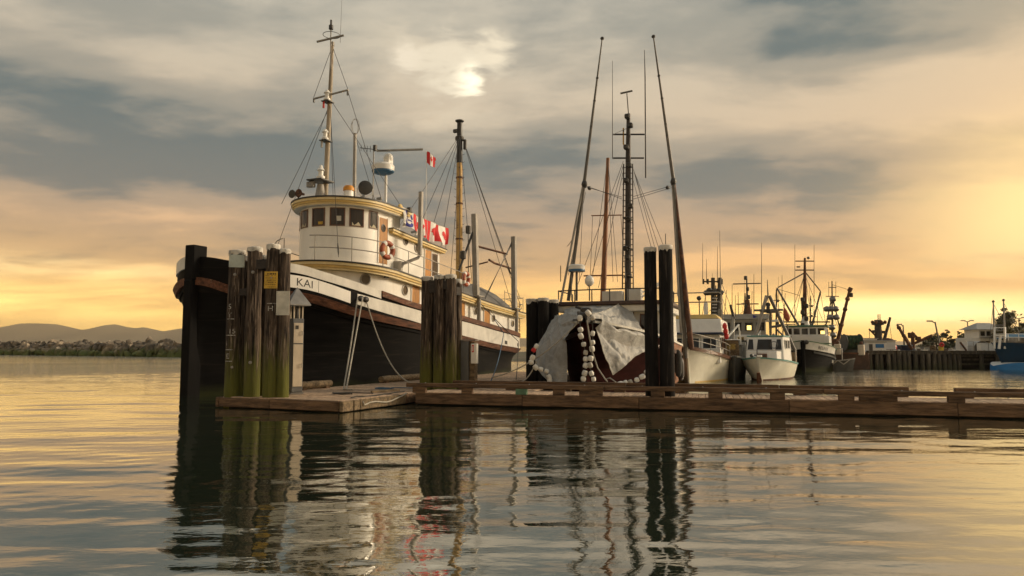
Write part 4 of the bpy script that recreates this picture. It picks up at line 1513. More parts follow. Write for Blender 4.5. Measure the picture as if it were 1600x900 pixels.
    # aft mast: yellow, dark top, climbing steps
    a0, a1 = T(22.0, 0, 4.4), T(21.92, 0, 17.1)
    MB().tube([a0, a0.lerp(a1, .78)], [.235, .20], 14).build('aft_mast', 'mast_yellow', root, smooth=50)
    MB().tube([a0.lerp(a1, .781), a1], [.215, .17], 14).build('mast_top', 'black_paint', root, smooth=50)
    MB().lathe([(.17, 0), (.30, .10), (.30, .16)], a1, 14).build('mast_cap', 'dark_metal', root, smooth=40)
    MB().lathe([(.26, -.1), (.30, -.05), (.30, .15), (.24, .2)], a0.lerp(a1, .91), 14).build('mast_band', 'dark_metal', root, smooth=40)
    MB().box(a0.lerp(a1, .88) + T(.1, .36, 0), (.2, .2, .7)).build('sheave_block', 'dark_metal', root, bevel=.04)
    MB().box(a0.lerp(a1, .955) + T(-.1, -.25, 0), (.2, .35, .25)).build('mast_bracket', 'dark_metal', root, bevel=.04)
    for f in (.37, .56, .70):
        MB().lathe([(.25, -.05), (.25, .05)], a0.lerp(a1, f), 14).build('mast_band', 'rust', root)
    st = MB().tube([(0, 0, 0), (0, .30, 0), (0, .34, .06)], .016, 5).mesh('mast_step_iron', 'dark_metal')
    for k in range(14):
        for s in (1, -1):
            o = link('mast_step_iron', st, root, a0.lerp(a1, .26 + k * .042 + (.02 if s > 0 else 0)), 0)
            o.rotation_euler = (0, 0, R(200) if s > 0 else R(20))
    MB().box(a0.lerp(a1, .42) + T(.25, .55, 0), (.3, .3, .55)).build('tackle_block', 'dark_metal', root, bevel=.05)
    tp = a0.lerp(a1, .93)
    for q in (T(15.6, 2.1, 7.6), T(15.5, 1.2, 7.6), T(16.4, 2.9, 5.2), T(18.0, 3.0, 5.0), T(15.5, -1.8, 7.5), T(18, -3, 5)):
        wire(root, tp + T(-.15, .1, 0), q, .018)
    for q in (T(25.5, 3.1, 4.5), T(25.6, 2.4, 4.5), T(25.2, 3.1, 5.2), T(23.9, 3.1, 6.4), T(25.6, -2.8, 4.5)):
        wire(root, tp + T(.15, .1, 0), q, .018)
    wire(root, a0.lerp(a1, .44) + T(.25, .55, -.3), T(22.2, .6, 4.7), .03, 'halyard')
    # rusty gallows rail over the after deck
    MB().tube([T(20.3, 3.0, 7.35), T(23.0, 2.2, 7.45), T(26.6, 2.0, 7.45)], .075, 8).build('gallows_rail', 'rust', root, smooth=60)
    MB().tube([T(26.6, 2.0, 7.48), T(26.7, 2.0, 6.5)], .06, 8).tube([T(25.6, 2.0, 7.4), T(26.65, 2.0, 6.75)], .05, 6).build('gallows_hook', 'rust', root, smooth=60)
    MB().tube([T(22.4, .3, 7.2), T(21.6, 2.3, 7.4)], .05, 6).build('gallows_brace', 'rust', root)
    # grey tarp tent over gear on the boat deck
    ridge = [(19.2, 5.75), (20.5, 6.2), (22, 6.35), (23.8, 6.15), (25.1, 6.0), (25.45, 5.2)]
    rf_ = tab(ridge)
    g = []
    for i in range(25):
        u = lerp(18.8, 25.45, i / 24)
        row = []
        for j in range(13):
            v = lerp(2.75, -2.75, j / 12)
            s = abs(v) / 2.75
            z = lerp(rf_(u), bd(u) + .08, s ** 1.5) + .06 * mnoise.noise(Vector((u * 1.4, v * 1.2, 0))) + .03 * math.sin(u * 3 + v)
            row.append(T(u, v, z))
        g.append(row)
    mb = MB().sheet(g)
    for row in (g[0], g[-1]):
        mb.sheet([row, [Vector((p.x, p.y, bd(p.x) + .02)) for p in row]])
    mb.build('deck_tarp', 'tarp_dark', root, smooth=60)
    # stern ladder
    for v in (2.25, 2.85):
        MB().tube([T(25.75, v, 2.9), T(25.72, v, 5.0)], .03, 6).build('ladder_rail', 'rust', root)
    for k in range(7):
        MB().tube([T(25.74, 2.25, 3.05 + k * .27), T(25.74, 2.85, 3.05 + k * .27)], .025, 6).build('ladder_rung', 'rust', root)
    # flagstaff
    MB().tube([T(17.45, 0, 5.0), T(17.5, 0, 14.0)], [.03, .018], 6).build('flagstaff', 'radar_white', root, smooth=60)
    MB().box(T(17.36, 0, 5.6), (.12, .12, 1.4)).build('flagstaff_foot', 'galv', root)
    return root, H, rub, top, bd, uproof, T


TUG, TUG_H, tug_rub, tug_top, tug_bd, tug_up, TT = make_tug()


# life rings on the boat-deck rail
def life_ring(label, u, v, w, rz, r=.40):
    p = tugw(u, v, w)
    root = thing('life_ring', label, 'life ring', p, rz)
    nrm = Vector((0, -1, 0))
    n = 40

    def arc(a0, a1, rr, m, nm):
        pts = [(r * math.cos(a), 0, r * math.sin(a)) for a in [lerp(a0, a1, i / 14) for i in range(15)]]
        MB().tube(pts, rr, 10).build(nm, m, root, smooth=60)
    for k in range(4):
        arc(R(90 * k + 62 - 17), R(90 * k + 62 + 45), .125, 'ring_orange', 'ring_segment')
        arc(R(90 * k + 62 + 46), R(90 * k + 62 + 72), .130, 'flag_white', 'white_band')
    pts = [((r + .15) * math.cos(2 * PI * i / 40), -.02, (r + .11) * math.sin(2 * PI * i / 40)) for i in range(41)]
    MB().tube(pts, .012, 5, False).build('grab_line', 'rope', root)


life_ring('orange and white life ring on the rail by the pilothouse door', 8.15, 3.33, 6.42, TUG_RZ + R(-15), .34)
life_ring('small orange life ring at the aft end of the boat deck rail', 16.4, 3.33, 5.78, TUG_RZ, .33)


# ------------------------------------------------------------------ flags
LEAF = [(0, 1.0), (.10, .80), (.24, .88), (.20, .52), (.36, .66), (.42, .56), (.64, .60), (.57, .40), (.72, .32), (.40, .06), (.44, -.10), (.06, -.04), (.06, -.42),
        (-.06, -.42), (-.06, -.04), (-.44, -.10), (-.40, .06), (-.72, .32), (-.57, .40), (-.64, .60), (-.42, .56), (-.36, .66), (-.20, .52), (-.24, .88), (-.10, .80)]


def banner():
    """cloth banner along the roof rail: striped blue lettering, then three red-white flags with a leaf"""
    U0, U1 = 10.75, 15.75
    root = thing('flag_banner', 'long banner of red and white maple leaf flags along the upper roof', 'banner', TUG_O, TUG_RZ)

    def S(a, b, out=0.0):
        """a along 0..1, b down 0..1 -> cloth surface"""
        u = lerp(U0, U1, a)
        top_ = lerp(9.05, 8.72, a) - .10 * math.sin(PI * a)
        h = lerp(.82, 1.02, min(1, a * 2)) + .07 * math.sin(a * 23)
        v = 2.46 + .10 * math.sin(a * 31 + b) * (.25 + b) + .06 * math.sin(a * 13 + b * 3) + out + .08 * b * math.sin(a * 50)
        return TT(u + .05 * math.sin(b * 3 + a * 20), v, top_ - h * b)

    def patch(name, m, a0, a1, b0=0, b1=1, out=0.0, n=14, k=8, bulge=0):
        g = []
        for i in range(n + 1):
            row = []
            for j in range(k + 1):
                a = lerp(a0, a1, i / n); b = lerp(b0, b1, j / k)
                row.append(S(a, b, out))
            g.append(row)
        return MB().sheet(g).build(name, m, root, smooth=70)
    patch('cloth', 'flag_white', 0, 1, n=90, k=10)
    # striped blue letters at the left end
    def shape(name, m, poly, a0, sa, b0, sb, out=.012):
        # subdivide the polygon edges then map through the cloth
        mb = MB()
        bm = bmesh.new()
        vs = [bm.verts.new((x, y, 0)) for x, y in poly]
        f = bm.faces.new(vs)
        bmesh.ops.triangulate(bm, faces=bm.faces[:])
        bmesh.ops.subdivide_edges(bm, edges=bm.edges[:], cuts=2, use_grid_fill=True)
        bm.verts.index_update()
        mb.add([S(a0 + v.co.x * sa, b0 + v.co.y * sb, out) for v in bm.verts], [tuple(v.index for v in f.verts) for f in bm.faces])
        bm.free()
        return mb.build(name, m, root)

    def annulus(a0, b0, ra, rb, ia, ib, t0=0, t1=360, m='flag_blue', nm='blue_letter'):
        n = 26
        g = []
        for i in range(n + 1):
            t = R(lerp(t0, t1, i / n))
            g.append([S(a0 + ra * math.cos(t), b0 + rb * math.sin(t), .012), S(a0 + ia * math.cos(t), b0 + ib * math.sin(t), .012)])
        MB().sheet(g).build(nm, m, root)
    annulus(.175, .55, .062, .44, .034, .24, 20, 340)
    shape('blue_letter', 'flag_blue', [(0, 0), (1, 0), (1, 1), (0, 1)], .15, .07, .50, .09)
    for k in range(3):
        shape('blue_letter', 'flag_blue', [(0, 0), (.55, 0), (1, 1), (.45, 1)], .03 + k * .026, .045, .12 + .03 * k, .55)
    shape('blue_letter', 'flag_blue', [(0, 0), (1, 0), (1, 1), (0, 1)], .02, .09, .78, .10)
    # flags: red bar, leaf, red bar
    for a0, a1 in ((.24, .52), (.53, .80), (.80, 1.0)):
        w = a1 - a0
        for (p, q) in ((0, .23), (.75, 1.0)):
            if a0 > .79 and p == 0:
                continue
            patch('red_bar', 'flag_red', a0 + w * p, a0 + w * q, .0, 1, .010, 5, 8)
        aspect = w * 5 / .95
        shape('maple_leaf', 'flag_red', [(x, -y) for x, y in LEAF], a0 + w * .49, w * .30, .58, .36)
    rope_ = MB().tube([S(i / 20, -.005) for i in range(21)], .014, 5).build('head_rope', 'rope', root)
    for a in (0, .33, .66, 1):
        p = S(a, 0)
        MB().tube([p, (p.x, -2.3, tug_up(p.x) - .03)], .02, 6).build('banner_pole', 'galv', root)
    p = S(0, .05)
    MB().ball(p + Vector((-.15, 0, 0)), .16, 10, (1.2, .6, 1)).build('gathered_end', 'yellow_trim', root, smooth=60)


banner()


def small_flag():
    p = tugw(17.5, 0, 13.95)
    root = thing('maple_leaf_flag', 'small tattered red and white flag flying from the flagstaff', 'flag', p, R(8))

    def S(a, b, out=0):
        return Vector((a * .62, -.10 * math.sin(a * 5) - out, -b * .72 - .36 * a + .05 * math.sin(a * 7 + b * 2)))

    def patch(nm, m, a0, a1, out, ragged=0):
        g = []
        for i in range(9):
            row = []
            for j in range(9):
                b = j / 8
                aa = lerp(a0, a1, i / 8)
                if ragged:
                    aa = lerp(a0, a1 - (.10 * abs(math.sin(b * 9 + 1)) + .12 * b), i / 8)
                row.append(S(aa, b, out))
            g.append(row)
        MB().sheet(g).build(nm, m, root, smooth=70)
    patch('red_bar', 'flag_red', 0, .34, 0)
    patch('white_field', 'flag_white', .34, .62, 0)
    patch('red_bar', 'flag_red', .62, 1.0, 0, 1)
    mb = MB()
    vs = [S(.48 + x * .16, .5 - y * .36, .012) for x, y in LEAF]
    mb.add(vs + [S(.48, .5, .012)], [(i, (i + 1) % len(LEAF), len(LEAF)) for i in range(len(LEAF))])
    mb.build('maple_leaf', 'flag_red', root)


small_flag()

# ------------------------------------------------------------------ mooring ropes of the tug
fl = TUG_O
fp = tugw(5.5, 3.75, 3.98)
e1 = fg(2.05, 4.5, FG_Z + .1)
for k, dx in enumerate((-.05, .06)):
    q = at(537 + k * 4, 605, 25.2)
    rope('mooring_rope', ('left', 'right')[k] + ' strand of the pale double rope from the tug rail to the low float',
         sag(fp + Vector((dx * 2, -.2, 0)), (q.x, q.y, FG_Z + .04), -.0 if k else .12, 12) + [Vector((q.x + .25, q.y - .05, FG_Z + .03))], .030)
q = at(652, 596, 28.0)
rope('mooring_rope', 'slack pale rope curving from the tug rail down to the middle pilings', sag(tugw(5.8, 3.8, 3.95), (q.x, q.y, .42), .95, 18), .028)
rope('mooring_rope', 'taut pale rope along the tug bulwark to the black bitts', sag(tugw(5.6, 3.8, 4.02), tugw(10.4, 3.45, 3.55), .05, 8), .028)
q0 = tugw(19.2, 3.9, 3.5)
p1 = at(766, 590, 29.6)
rope('mooring_rope', 'blue rope hanging from the tug to the short float', [q0] + sag(tugw(20.1, 4.1, 2.7), (p1.x, p1.y, .4), .35, 12), .025, 'rope_blue')
rope('mooring_rope', 'dark rope hanging beside the blue rope amidships on the tug', [tugw(18.1, 3.3, 4.6), tugw(19.8, 4.05, 3.2)] + sag(tugw(22.5, 4.1, 2.2), (p1.x + 1.1, p1.y + 3, .4), .3, 8), .022, 'rope_dark')

# ------------------------------------------------------------------ generic boat helpers
class Boat:
    def __init__(self, name, label, cat, O, th, group=None):
        self.O = Vector((O[0], O[1], 0)); self.th = R(th)
        self.rz = PI / 2 - self.th
        self.root = thing(name, label, cat, self.O, self.rz, group)
        self.mi = (Matrix.Translation(self.O) @ Matrix.Rotation(self.rz, 4, 'Z')).inverted()

    def px(self, x, y, Y):
        """surveyed photo point at depth Y, in boat axes"""
        return self.mi @ at(x, y, Y)

    def T(self, u, v, w):
        return Vector((u, -v, w))

    def W(self, u, v, w):
        return self.mi.inverted() @ Vector((u, -v, w))

    def tube(self, nm, m, pts, r, n=8):
        return MB().tube(pts, r, n).build(nm, m, self.root, smooth=60)

    def box(self, nm, m, c, s, bevel=.015, par=None):
        return MB().box(self.T(*c), s).build(nm, m, par or self.root, bevel=bevel)

    def stay(self, p, q, r=.014, nm='stay', m='steel_wire', drop=0):
        return wire(self.root, p, q, r, nm, m, drop)

    def house(self, nm, m, u0, u1, hw0, hw1, w0, w1, rake=0.0, tum=0.0, roof=None, over=.12, roof_t=.08):
        """cabin block with raked front and tumblehome; w0/w1 floor and roof heights; optional roof slab part"""
        T = self.T
        vs = [T(u0, hw0, w0), T(u0, -hw0, w0), T(u1, -hw1, w0), T(u1, hw1, w0),
              T(u0 + rake, hw0 - tum, w1), T(u0 + rake, -hw0 + tum, w1), T(u1, -hw1 + tum, w1), T(u1, hw1 - tum, w1)]
        o = MB().add(vs, [(3, 2, 1, 0), (4, 5, 6, 7), (0, 1, 5, 4), (1, 2, 6, 5), (2, 3, 7, 6), (3, 0, 4, 7)]).build(nm, m, self.root, bevel=.03)
        if roof:
            a, b = hw0 - tum + over, hw1 - tum + over
            z0, z1 = w1 + .004, w1 + roof_t
            x0, x1 = u0 + rake - over, u1 + over
            vs = [T(x0, a, z0), T(x0, -a, z0), T(x1, -b, z0), T(x1, b, z0), T(x0 + .04, a - .03, z1), T(x0 + .04, -a + .03, z1), T(x1 - .04, -b + .03, z1), T(x1 - .04, b - .03, z1)]
            MB().add(vs, [(3, 2, 1, 0), (4, 5, 6, 7), (0, 1, 5, 4), (1, 2, 6, 5), (2, 3, 7, 6), (3, 0, 4, 7)]).build('cabin_roof', roof, self.root, bevel=.02)
        return o

    def front_window(self, u0, w0, w1, v0, v1, slope=0.0, frame='grey_metal', pane='glass', t=.05, wref=None, skew=0):
        """window on a forward-facing wall at u0 (at height wref) raked by slope (u per w)"""
        T = self.T
        wref = w0 if wref is None else wref
        U = lambda w: u0 + slope * (w - wref)
        def q(v, w, out): return T(U(w) - out, v, w)
        mb = MB()
        outer = [(v0, w0), (v1, w0), (v1 - skew, w1), (v0 + skew, w1)]
        inn = [(v0 + t, w0 + t), (v1 - t, w0 + t), (v1 - skew - t, w1 - t), (v0 + skew + t, w1 - t)]
        for i in range(4):
            j = (i + 1) % 4
            mb.add([q(*outer[i], .0), q(*outer[j], .0), q(*inn[j], .0), q(*inn[i], .0), q(*outer[i], .03), q(*outer[j], .03), q(*inn[j], .03), q(*inn[i], .03)],
                   [(4, 5, 6, 7), (0, 1, 5, 4), (1, 2, 6, 5), (2, 3, 7, 6), (3, 0, 4, 7)])
        f = mb.build('window', frame, self.root)
        MB().add([q(*p, .012) for p in inn], [(0, 1, 2, 3)]).build('pane', pane, f)
        return f

    def side_window(self, v, u0, u1, w0, w1, frame='grey_metal', pane='glass', t=.05, hw_slope=0.0):
        T = self.T
        s = 1 if v > 0 else -1
        def q(u, w, out): return T(u, v + s * out + hw_slope * (u - u0), w)
        mb = MB()
        outer = [(u0, w0), (u1, w0), (u1, w1), (u0, w1)]
        inn = [(u0 + t, w0 + t), (u1 - t, w0 + t), (u1 - t, w1 - t), (u0 + t, w1 - t)]
        for i in range(4):
            j = (i + 1) % 4
            mb.add([q(*outer[i], 0), q(*outer[j], 0), q(*inn[j], 0), q(*inn[i], 0), q(*outer[i], .03), q(*outer[j], .03), q(*inn[j], .03), q(*inn[i], .03)],
                   [(4, 5, 6, 7), (0, 1, 5, 4), (1, 2, 6, 5), (2, 3, 7, 6), (3, 0, 4, 7)])
        f = mb.build('window', frame, self.root)
        MB().add([q(*p, .012) for p in inn], [(0, 1, 2, 3)]).build('pane', pane, f)
        return f

    def railing(self, path, h, r=.02, m='galv', rails=(1.0, .5), every=1):
        for k in rails:
            self.tube('rail', m, [Vector(p) + Vector((0, 0, h * k)) for p in path], r, 6)
        for i, p in enumerate(path):
            if i % every == 0:
                self.tube('stanchion', m, [p, Vector(p) + Vector((0, 0, h))], r * .9, 6)


def bow_hull(L, half, w_bow, w_mid, w_stern, rake=.8, pw=1.3, bluff=2.1, entry=.55, stern_k=.85, wlk=.9):
    def deck(u):
        v = half * (1 - (1 - min(u / (L * .5), 1)) ** bluff) ** .75
        if u > L * .6: v *= lerp(1, stern_k, ((u - L * .6) / (L * .4)) ** 2)
        return max(v, .05)

    def wl(u):
        v = half * wlk * (1 - (1 - min(u / (L * entry), 1)) ** 1.5)
        if u > L * .6: v *= lerp(1, stern_k, ((u - L * .6) / (L * .4)) ** 2)
        return max(v, .04)
    top = tab([(0, w_bow), (L * .18, lerp(w_bow, w_mid, .45)), (L * .5, w_mid), (L, w_stern)])
    return Hull(L, deck, wl, top, rake, pw, -.5), top


# ------------------------------------------------------------------ troller under tarps, bow to the long float
def make_troller():
    b = Boat('fishing_troller', 'maroon wooden fishing troller with tall poles, bow hidden under grey tarps', 'fishing boat', (2.72, 26.35), 20)
    T, r = b.T, b.root
    H, top = bow_hull(13.5, 2.45, 2.75, 2.0, 1.75, rake=.5, pw=1.2, bluff=2.2, entry=.5, stern_k=.75)
    H.build('hull', 'maroon', r, 60, 16)
    H.deck_part('deck', 'grey_dark', r, lambda u: top(u) - .35)
    H.strip('bulwark_plank', 'maroon_sunlit', r, 6.2, 13.3, lambda u: top(u) + .1, lambda u: .15, .03, (1,), 40)  # one-sided strip painting the sunset light on the port hull
    H.strip('rub_rail', 'maroon_brim', r, .3, 13.3, lambda u: top(u) - .28, lambda u: top(u) - .42, .10, (1, -1), 50)
    H.strip('cap_rail', 'white_worn', r, .2, 13.3, lambda u: top(u) + .14, lambda u: top(u) + .05, .07, (1, -1), 50, inn=.08)
    b.box('stem_post', 'maroon', (-.02, 0, 1.25), (.22, .2, 3.1))
    # cabin, flying bridge coaming with brim
    b.house('cabin', 'white_worn', 4.6, 9.6, 2.25, 2.25, 1.6, 3.68, rake=.25, tum=.08)
    vs = []
    bu0, bu1, bw_ = 4.35, 9.8, 2.5
    b.house('bridge_brim', 'maroon_brim', bu0, bu1, bw_, bw_, 3.69, 3.86, rake=.0)
    b.house('brim_panel', 'white_worn', bu0 + .12, bu1 - .1, bw_ - .12, bw_ - .12, 3.40, 3.685, rake=-.02)
    b.front_window(4.72, 2.75, 3.38, -1.9, -1.1, .12, 'frame_wood')
    b.front_window(4.72, 2.75, 3.38, -.85, .0, .12, 'frame_wood')
    b.front_window(4.72, 2.75, 3.38, .25, 1.0, .12, 'frame_wood')
    b.front_window(4.72, 2.62, 3.30, 1.25, 2.0, .12, 'frame_wood')
    for u in (5.5, 6.8):
        b.side_window(2.24, u, u + .9, 2.75, 3.3, 'frame_wood')
    # bridge railing: bowed front
    path = [T(bu0 + .12 + .3 * (abs(v) / 2.4) ** 2, v, 3.86) for v in (2.4, 1.6, .8, 0, -.8, -1.6, -2.4)]
    path = [T(7.2, 2.4, 3.86)] + path + [T(7.2, -2.4, 3.86)]
    b.railing(path, .52, .03, 'dark_metal', (1.0,))
    b.box('bridge_locker', 'white_worn', (5.2, .0, 4.1), (.5, .9, .45))
    b.box('bridge_locker', 'white_worn', (5.6, .9, 4.15), (.6, .6, .55))
    for (p, q) in ((T(5.4, .6, 3.9), T(6.5, 1.9, 4.8)), (T(5.4, 1.0, 3.9), T(6.4, 2.2, 4.9)), (T(5.3, 1.7, 3.9), T(5.3, 1.7, 4.75))):
        MB().bar(p, q, .10, .05).build('gear_rack', 'white_worn', r)
    # bow roller with cheek plates
    b.box('roller_cheek', 'dark_metal', (.0, .16, 2.98), (.75, .06, .42))
    b.box('roller_cheek', 'dark_metal', (.0, -.16, 2.98), (.75, .06, .42))
    MB().lathe([(.15, -.13), (.10, 0), (.15, .13)], T(-.2, 0, 3.05), 14, (0, 1, 0)).build('bow_roller', 'dark_metal', r, smooth=40)
    b.box('winch', 'dark_metal', (.25, 0, 3.2), (.35, .4, .3), .05)
    b.tube('winch_arm', 'dark_metal', [T(-.1, -.1, 3.3), T(-.1, -.32, 3.38)], .05)
    # fore poles
    Y = 32.0
    L0, L1, L2 = b.px(888, 470, Y), b.px(913, 284, Y), b.px(941, 60, Y)
    b.tube('trolling_pole', 'pole_grey', [L0, L1, L1.lerp(L2, .5), L2], [.085, .08, .06, .03])
    R0, R1, R2 = b.px(1072, 560, Y - .8), b.px(1052, 280, Y - .4), b.px(1021, 57, Y - .3)
    b.tube('trolling_pole', 'pole_grey', [R0, R1, R1.lerp(R2, .5), R2], [.09, .085, .06, .03])
    b.tube('pole_brace', 'galv', [b.px(874, 483, Y - .5), b.px(911, 290, Y)], .055)
    b.tube('pole_brace', 'rust', [b.px(1080, 545, Y - .9), b.px(1053, 285, Y - .4)], [.13, .07])
    b.tube('pole_brace', 'galv', [b.px(1064, 520, Y - .9), b.px(1051, 288, Y - .4)], .05)
    for P0, P1, P2 in ((L0, L1, L2), (R0, R1, R2)):
        for f in (0, .18, .3, .38, .56, .72, 1):
            p = P1.lerp(P2, f)
            MB().ball(p, .10 if f in (0, 1) else .075, 8, (1, 1, .8)).build('pole_fitting', 'dark_metal', r, smooth=60)
        MB().ball(P1 + Vector((0, 0, -.12)), .16, 8, (.9, .9, 1.3)).build('pole_block', 'dark_metal', r, smooth=60)
    # main mast with ladder, spreaders and aerials
    Ym = 32.6
    m0 = b.px(981, 500, Ym); m1 = b.px(981.5, 248, Ym); m2 = b.px(982, 178, Ym)
    b.tube('main_mast', 'mast_dark', [m0, m1, m2], [.155, .125, .09], 12)
    for x in (972.5, 989.5):
        b.tube('mast_ladder_rail', 'mast_dark', [b.px(x, 452, Ym - .05), b.px(x + (2 if x < 980 else -1), 256, Ym - .05)], .03, 6)
    for k in range(22):
        y = 262 + k * 8.6
        b.tube('ladder_rung', 'mast_dark', [b.px(972.5, y, Ym - .06), b.px(989.5, y, Ym - .06)], .02, 5)
    for y, x0, x1 in ((210, 958, 1007), (247, 958, 1006)):
        b.tube('spreader', 'mast_dark', [b.px(x0, y, Ym), b.px(x1, y, Ym)], .04, 6)
    for y in (182, 196, 230, 258, 282, 322, 342, 388, 402, 430):
        MB().box(b.px(981 + 4 * math.sin(y), y, Ym - .15), (.28, .24, .22)).build('mast_lamp', 'dark_metal', r, bevel=.04)
    for y, hw in ((342, 10), (388, 9), (432, 12)):
        MB().box(b.px(981, y, Ym), (.75, .3, .05)).build('mast_bracket', 'mast_dark', r)
    b.tube('antenna_stalk', 'pole_grey', [m2, b.px(979.5, 146, Ym)], .025, 6)
    b.tube('antenna_bar', 'pole_grey', [b.px(969.5, 146, Ym), b.px(988, 142, Ym)], .045, 6)
    b.tube('whip_aerial', 'black_paint', [b.px(1009, 278, Ym), b.px(1008, 120, Ym), b.px(1007, 78, Ym)], [.035, .03, .015], 6)
    b.tube('whip_aerial', 'pole_grey', [b.px(957, 248, Ym), b.px(957, 95, Ym)], [.02, .01], 6)
    b.tube('mast_crook', 'mast_yellow', [b.px(974, 200, Ym), b.px(974, 225, Ym), b.px(981, 233, Ym)], .035, 6)
    # after mast of varnished wood
    a0, a1 = b.px(942, 475, Ym + 2.5), b.px(950, 247, Ym + 2.5)
    b.tube('after_mast', 'mast_rust', [a0, a1], [.15, .09], 10)
    b.tube('spreader', 'mast_rust', [b.px(924, 337, Ym + 2.5), b.px(972, 336, Ym + 2.5)], .03, 6)
    b.tube('boom', 'mast_rust', [b.px(912, 431, Ym + 2.5), b.px(973, 430, Ym + 2.5)], .04, 6)
    # stays
    for (x0, y0, x1, y1) in ((974, 252, 900, 452), (974, 258, 918, 452), (975, 262, 935, 450), (988, 260, 1030, 390), (989, 262, 1024, 390), (990, 266, 1040, 392), (989, 280, 1018, 388),
                             (915, 292, 972, 308), (915, 290, 972, 311), (1050, 290, 990, 307), (1050, 293, 990, 311), (948, 258, 925, 440), (951, 262, 965, 440), (926, 337, 922, 440), (970, 337, 978, 440),
                             (912, 296, 905, 440), (1050, 300, 1062, 430), (1050, 296, 1063, 395), (915, 300, 888, 430), (981, 200, 958, 210), (950, 250, 958, 440)):
        b.stay(b.px(x0, y0, Ym), b.px(x1, y1, Ym - .6), .012)
    for x, y in ((921, 294), (1043, 293)):
        MB().ball(b.px(x, y, Ym - .1), .12, 8, (1.5, .8, .8)).build('tackle_block', 'dark_metal', r, smooth=60)
    for x0, y0, x1, y1, dr in ((912, 300, 886, 385, .5), (1056, 300, 1058, 400, .25)):
        b.stay(b.px(x0, y0, Y), b.px(x1, y1, Y), .014, 'slack_line', 'rope_dark', dr)
    # radar on a post, satellite dome
    p = b.px(901, 419, 31.5)
    MB().lathe([(.20, -.18), (.36, -.10), (.38, .10), (.30, .15)], p, 22).build('radar_dome', 'radar_white', r, smooth=40)
    MB().lathe([(.375, -.16), (.385, -.10), (.375, -.06)], p, 22).build('radar_band', 'radar_blue', r, smooth=40)
    b.tube('radar_post', 'pole_grey', [p - Vector((0, 0, .15)), b.px(901, 470, 31.5)], .055)
    p = b.px(921, 437, 31.3)
    MB().lathe([(.10, -.28), (.20, -.16), (.21, .0), (.14, .14), (.02, .2)], p, 16).build('satellite_dome', 'radar_white', r, smooth=50)
    b.tube('dome_post', 'pole_grey', [p - Vector((0, 0, .25)), b.px(921, 470, 31.3)], .03)
    for x, y0, y1 in ((893, 405, 470), (876, 415, 440), (1040, 365, 395)):
        b.tube('short_aerial', 'pole_grey', [b.px(x, y1, 31.6), b.px(x, y0, 31.6)], .02, 6)
    # fender hanging on the port quarter
    fd = H.P(7.2, 1.0, 1, .22)
    MB().lathe([(.03, .75), (.10, .7), (.17, .5), (.18, -.2), (.10, -.45), (.03, -.5)], fd, 14).build('fender', 'rope_dark', r, smooth=50)
    fd = H.P(8.4, .8, 1, .22)
    MB().lathe([(.03, .6), (.12, .5), (.16, .3), (.16, -.3), (.08, -.5)], fd, 14).build('fender', 'dark_metal', r, smooth=50)
    return b, H


TROLL, TROLL_H = make_troller()


def coons(top_, bot, left, right, nu, nv, wr=.05, seed=0.0, fold=0.0, folddir=1.0):
    """cloth patch between four polylines of world points with wrinkles"""
    def pl(pts, t):
        pts = [Vector(p) for p in pts]
        ls = [0]
        for i in range(1, len(pts)): ls.append(ls[-1] + (pts[i] - pts[i - 1]).length)
        d = t * ls[-1]
        for i in range(1, len(pts)):
            if d <= ls[i] + 1e-9:
                k = (d - ls[i - 1]) / max(1e-9, ls[i] - ls[i - 1])
                return pts[i - 1].lerp(pts[i], k)
        return pts[-1]
    g = []
    for j in range(nv + 1):
        t = j / nv
        row = []
        for i in range(nu + 1):
            s = i / nu
            a = pl(top_, s).lerp(pl(bot, s), t) + pl(left, t).lerp(pl(right, t), s)
            c = (Vector(top_[0]) * (1 - s) + Vector(top_[-1]) * s).lerp(Vector(bot[0]) * (1 - s) + Vector(bot[-1]) * s, t)
            p = a - c
            e = min(1, 5 * min(s, 1 - s) + .25) * min(1, 5 * min(t, 1 - t) + .25)
            w = wr * e * (mnoise.fractal(Vector((s * 3.2 + seed, t * 2.6, seed)), .9, 2.1, 4))
            # long tension folds fanning from the top left
            ang = math.atan2(t + .12, s + .12)
            w += fold * e * (.5 + t) * (abs(math.sin(ang * 11 + 1.3 * math.sin(3 * s + seed) + seed)) - .6)
            row.append(p + Vector((.25, -1, .25)) * w)
        g.append(row)
    return g


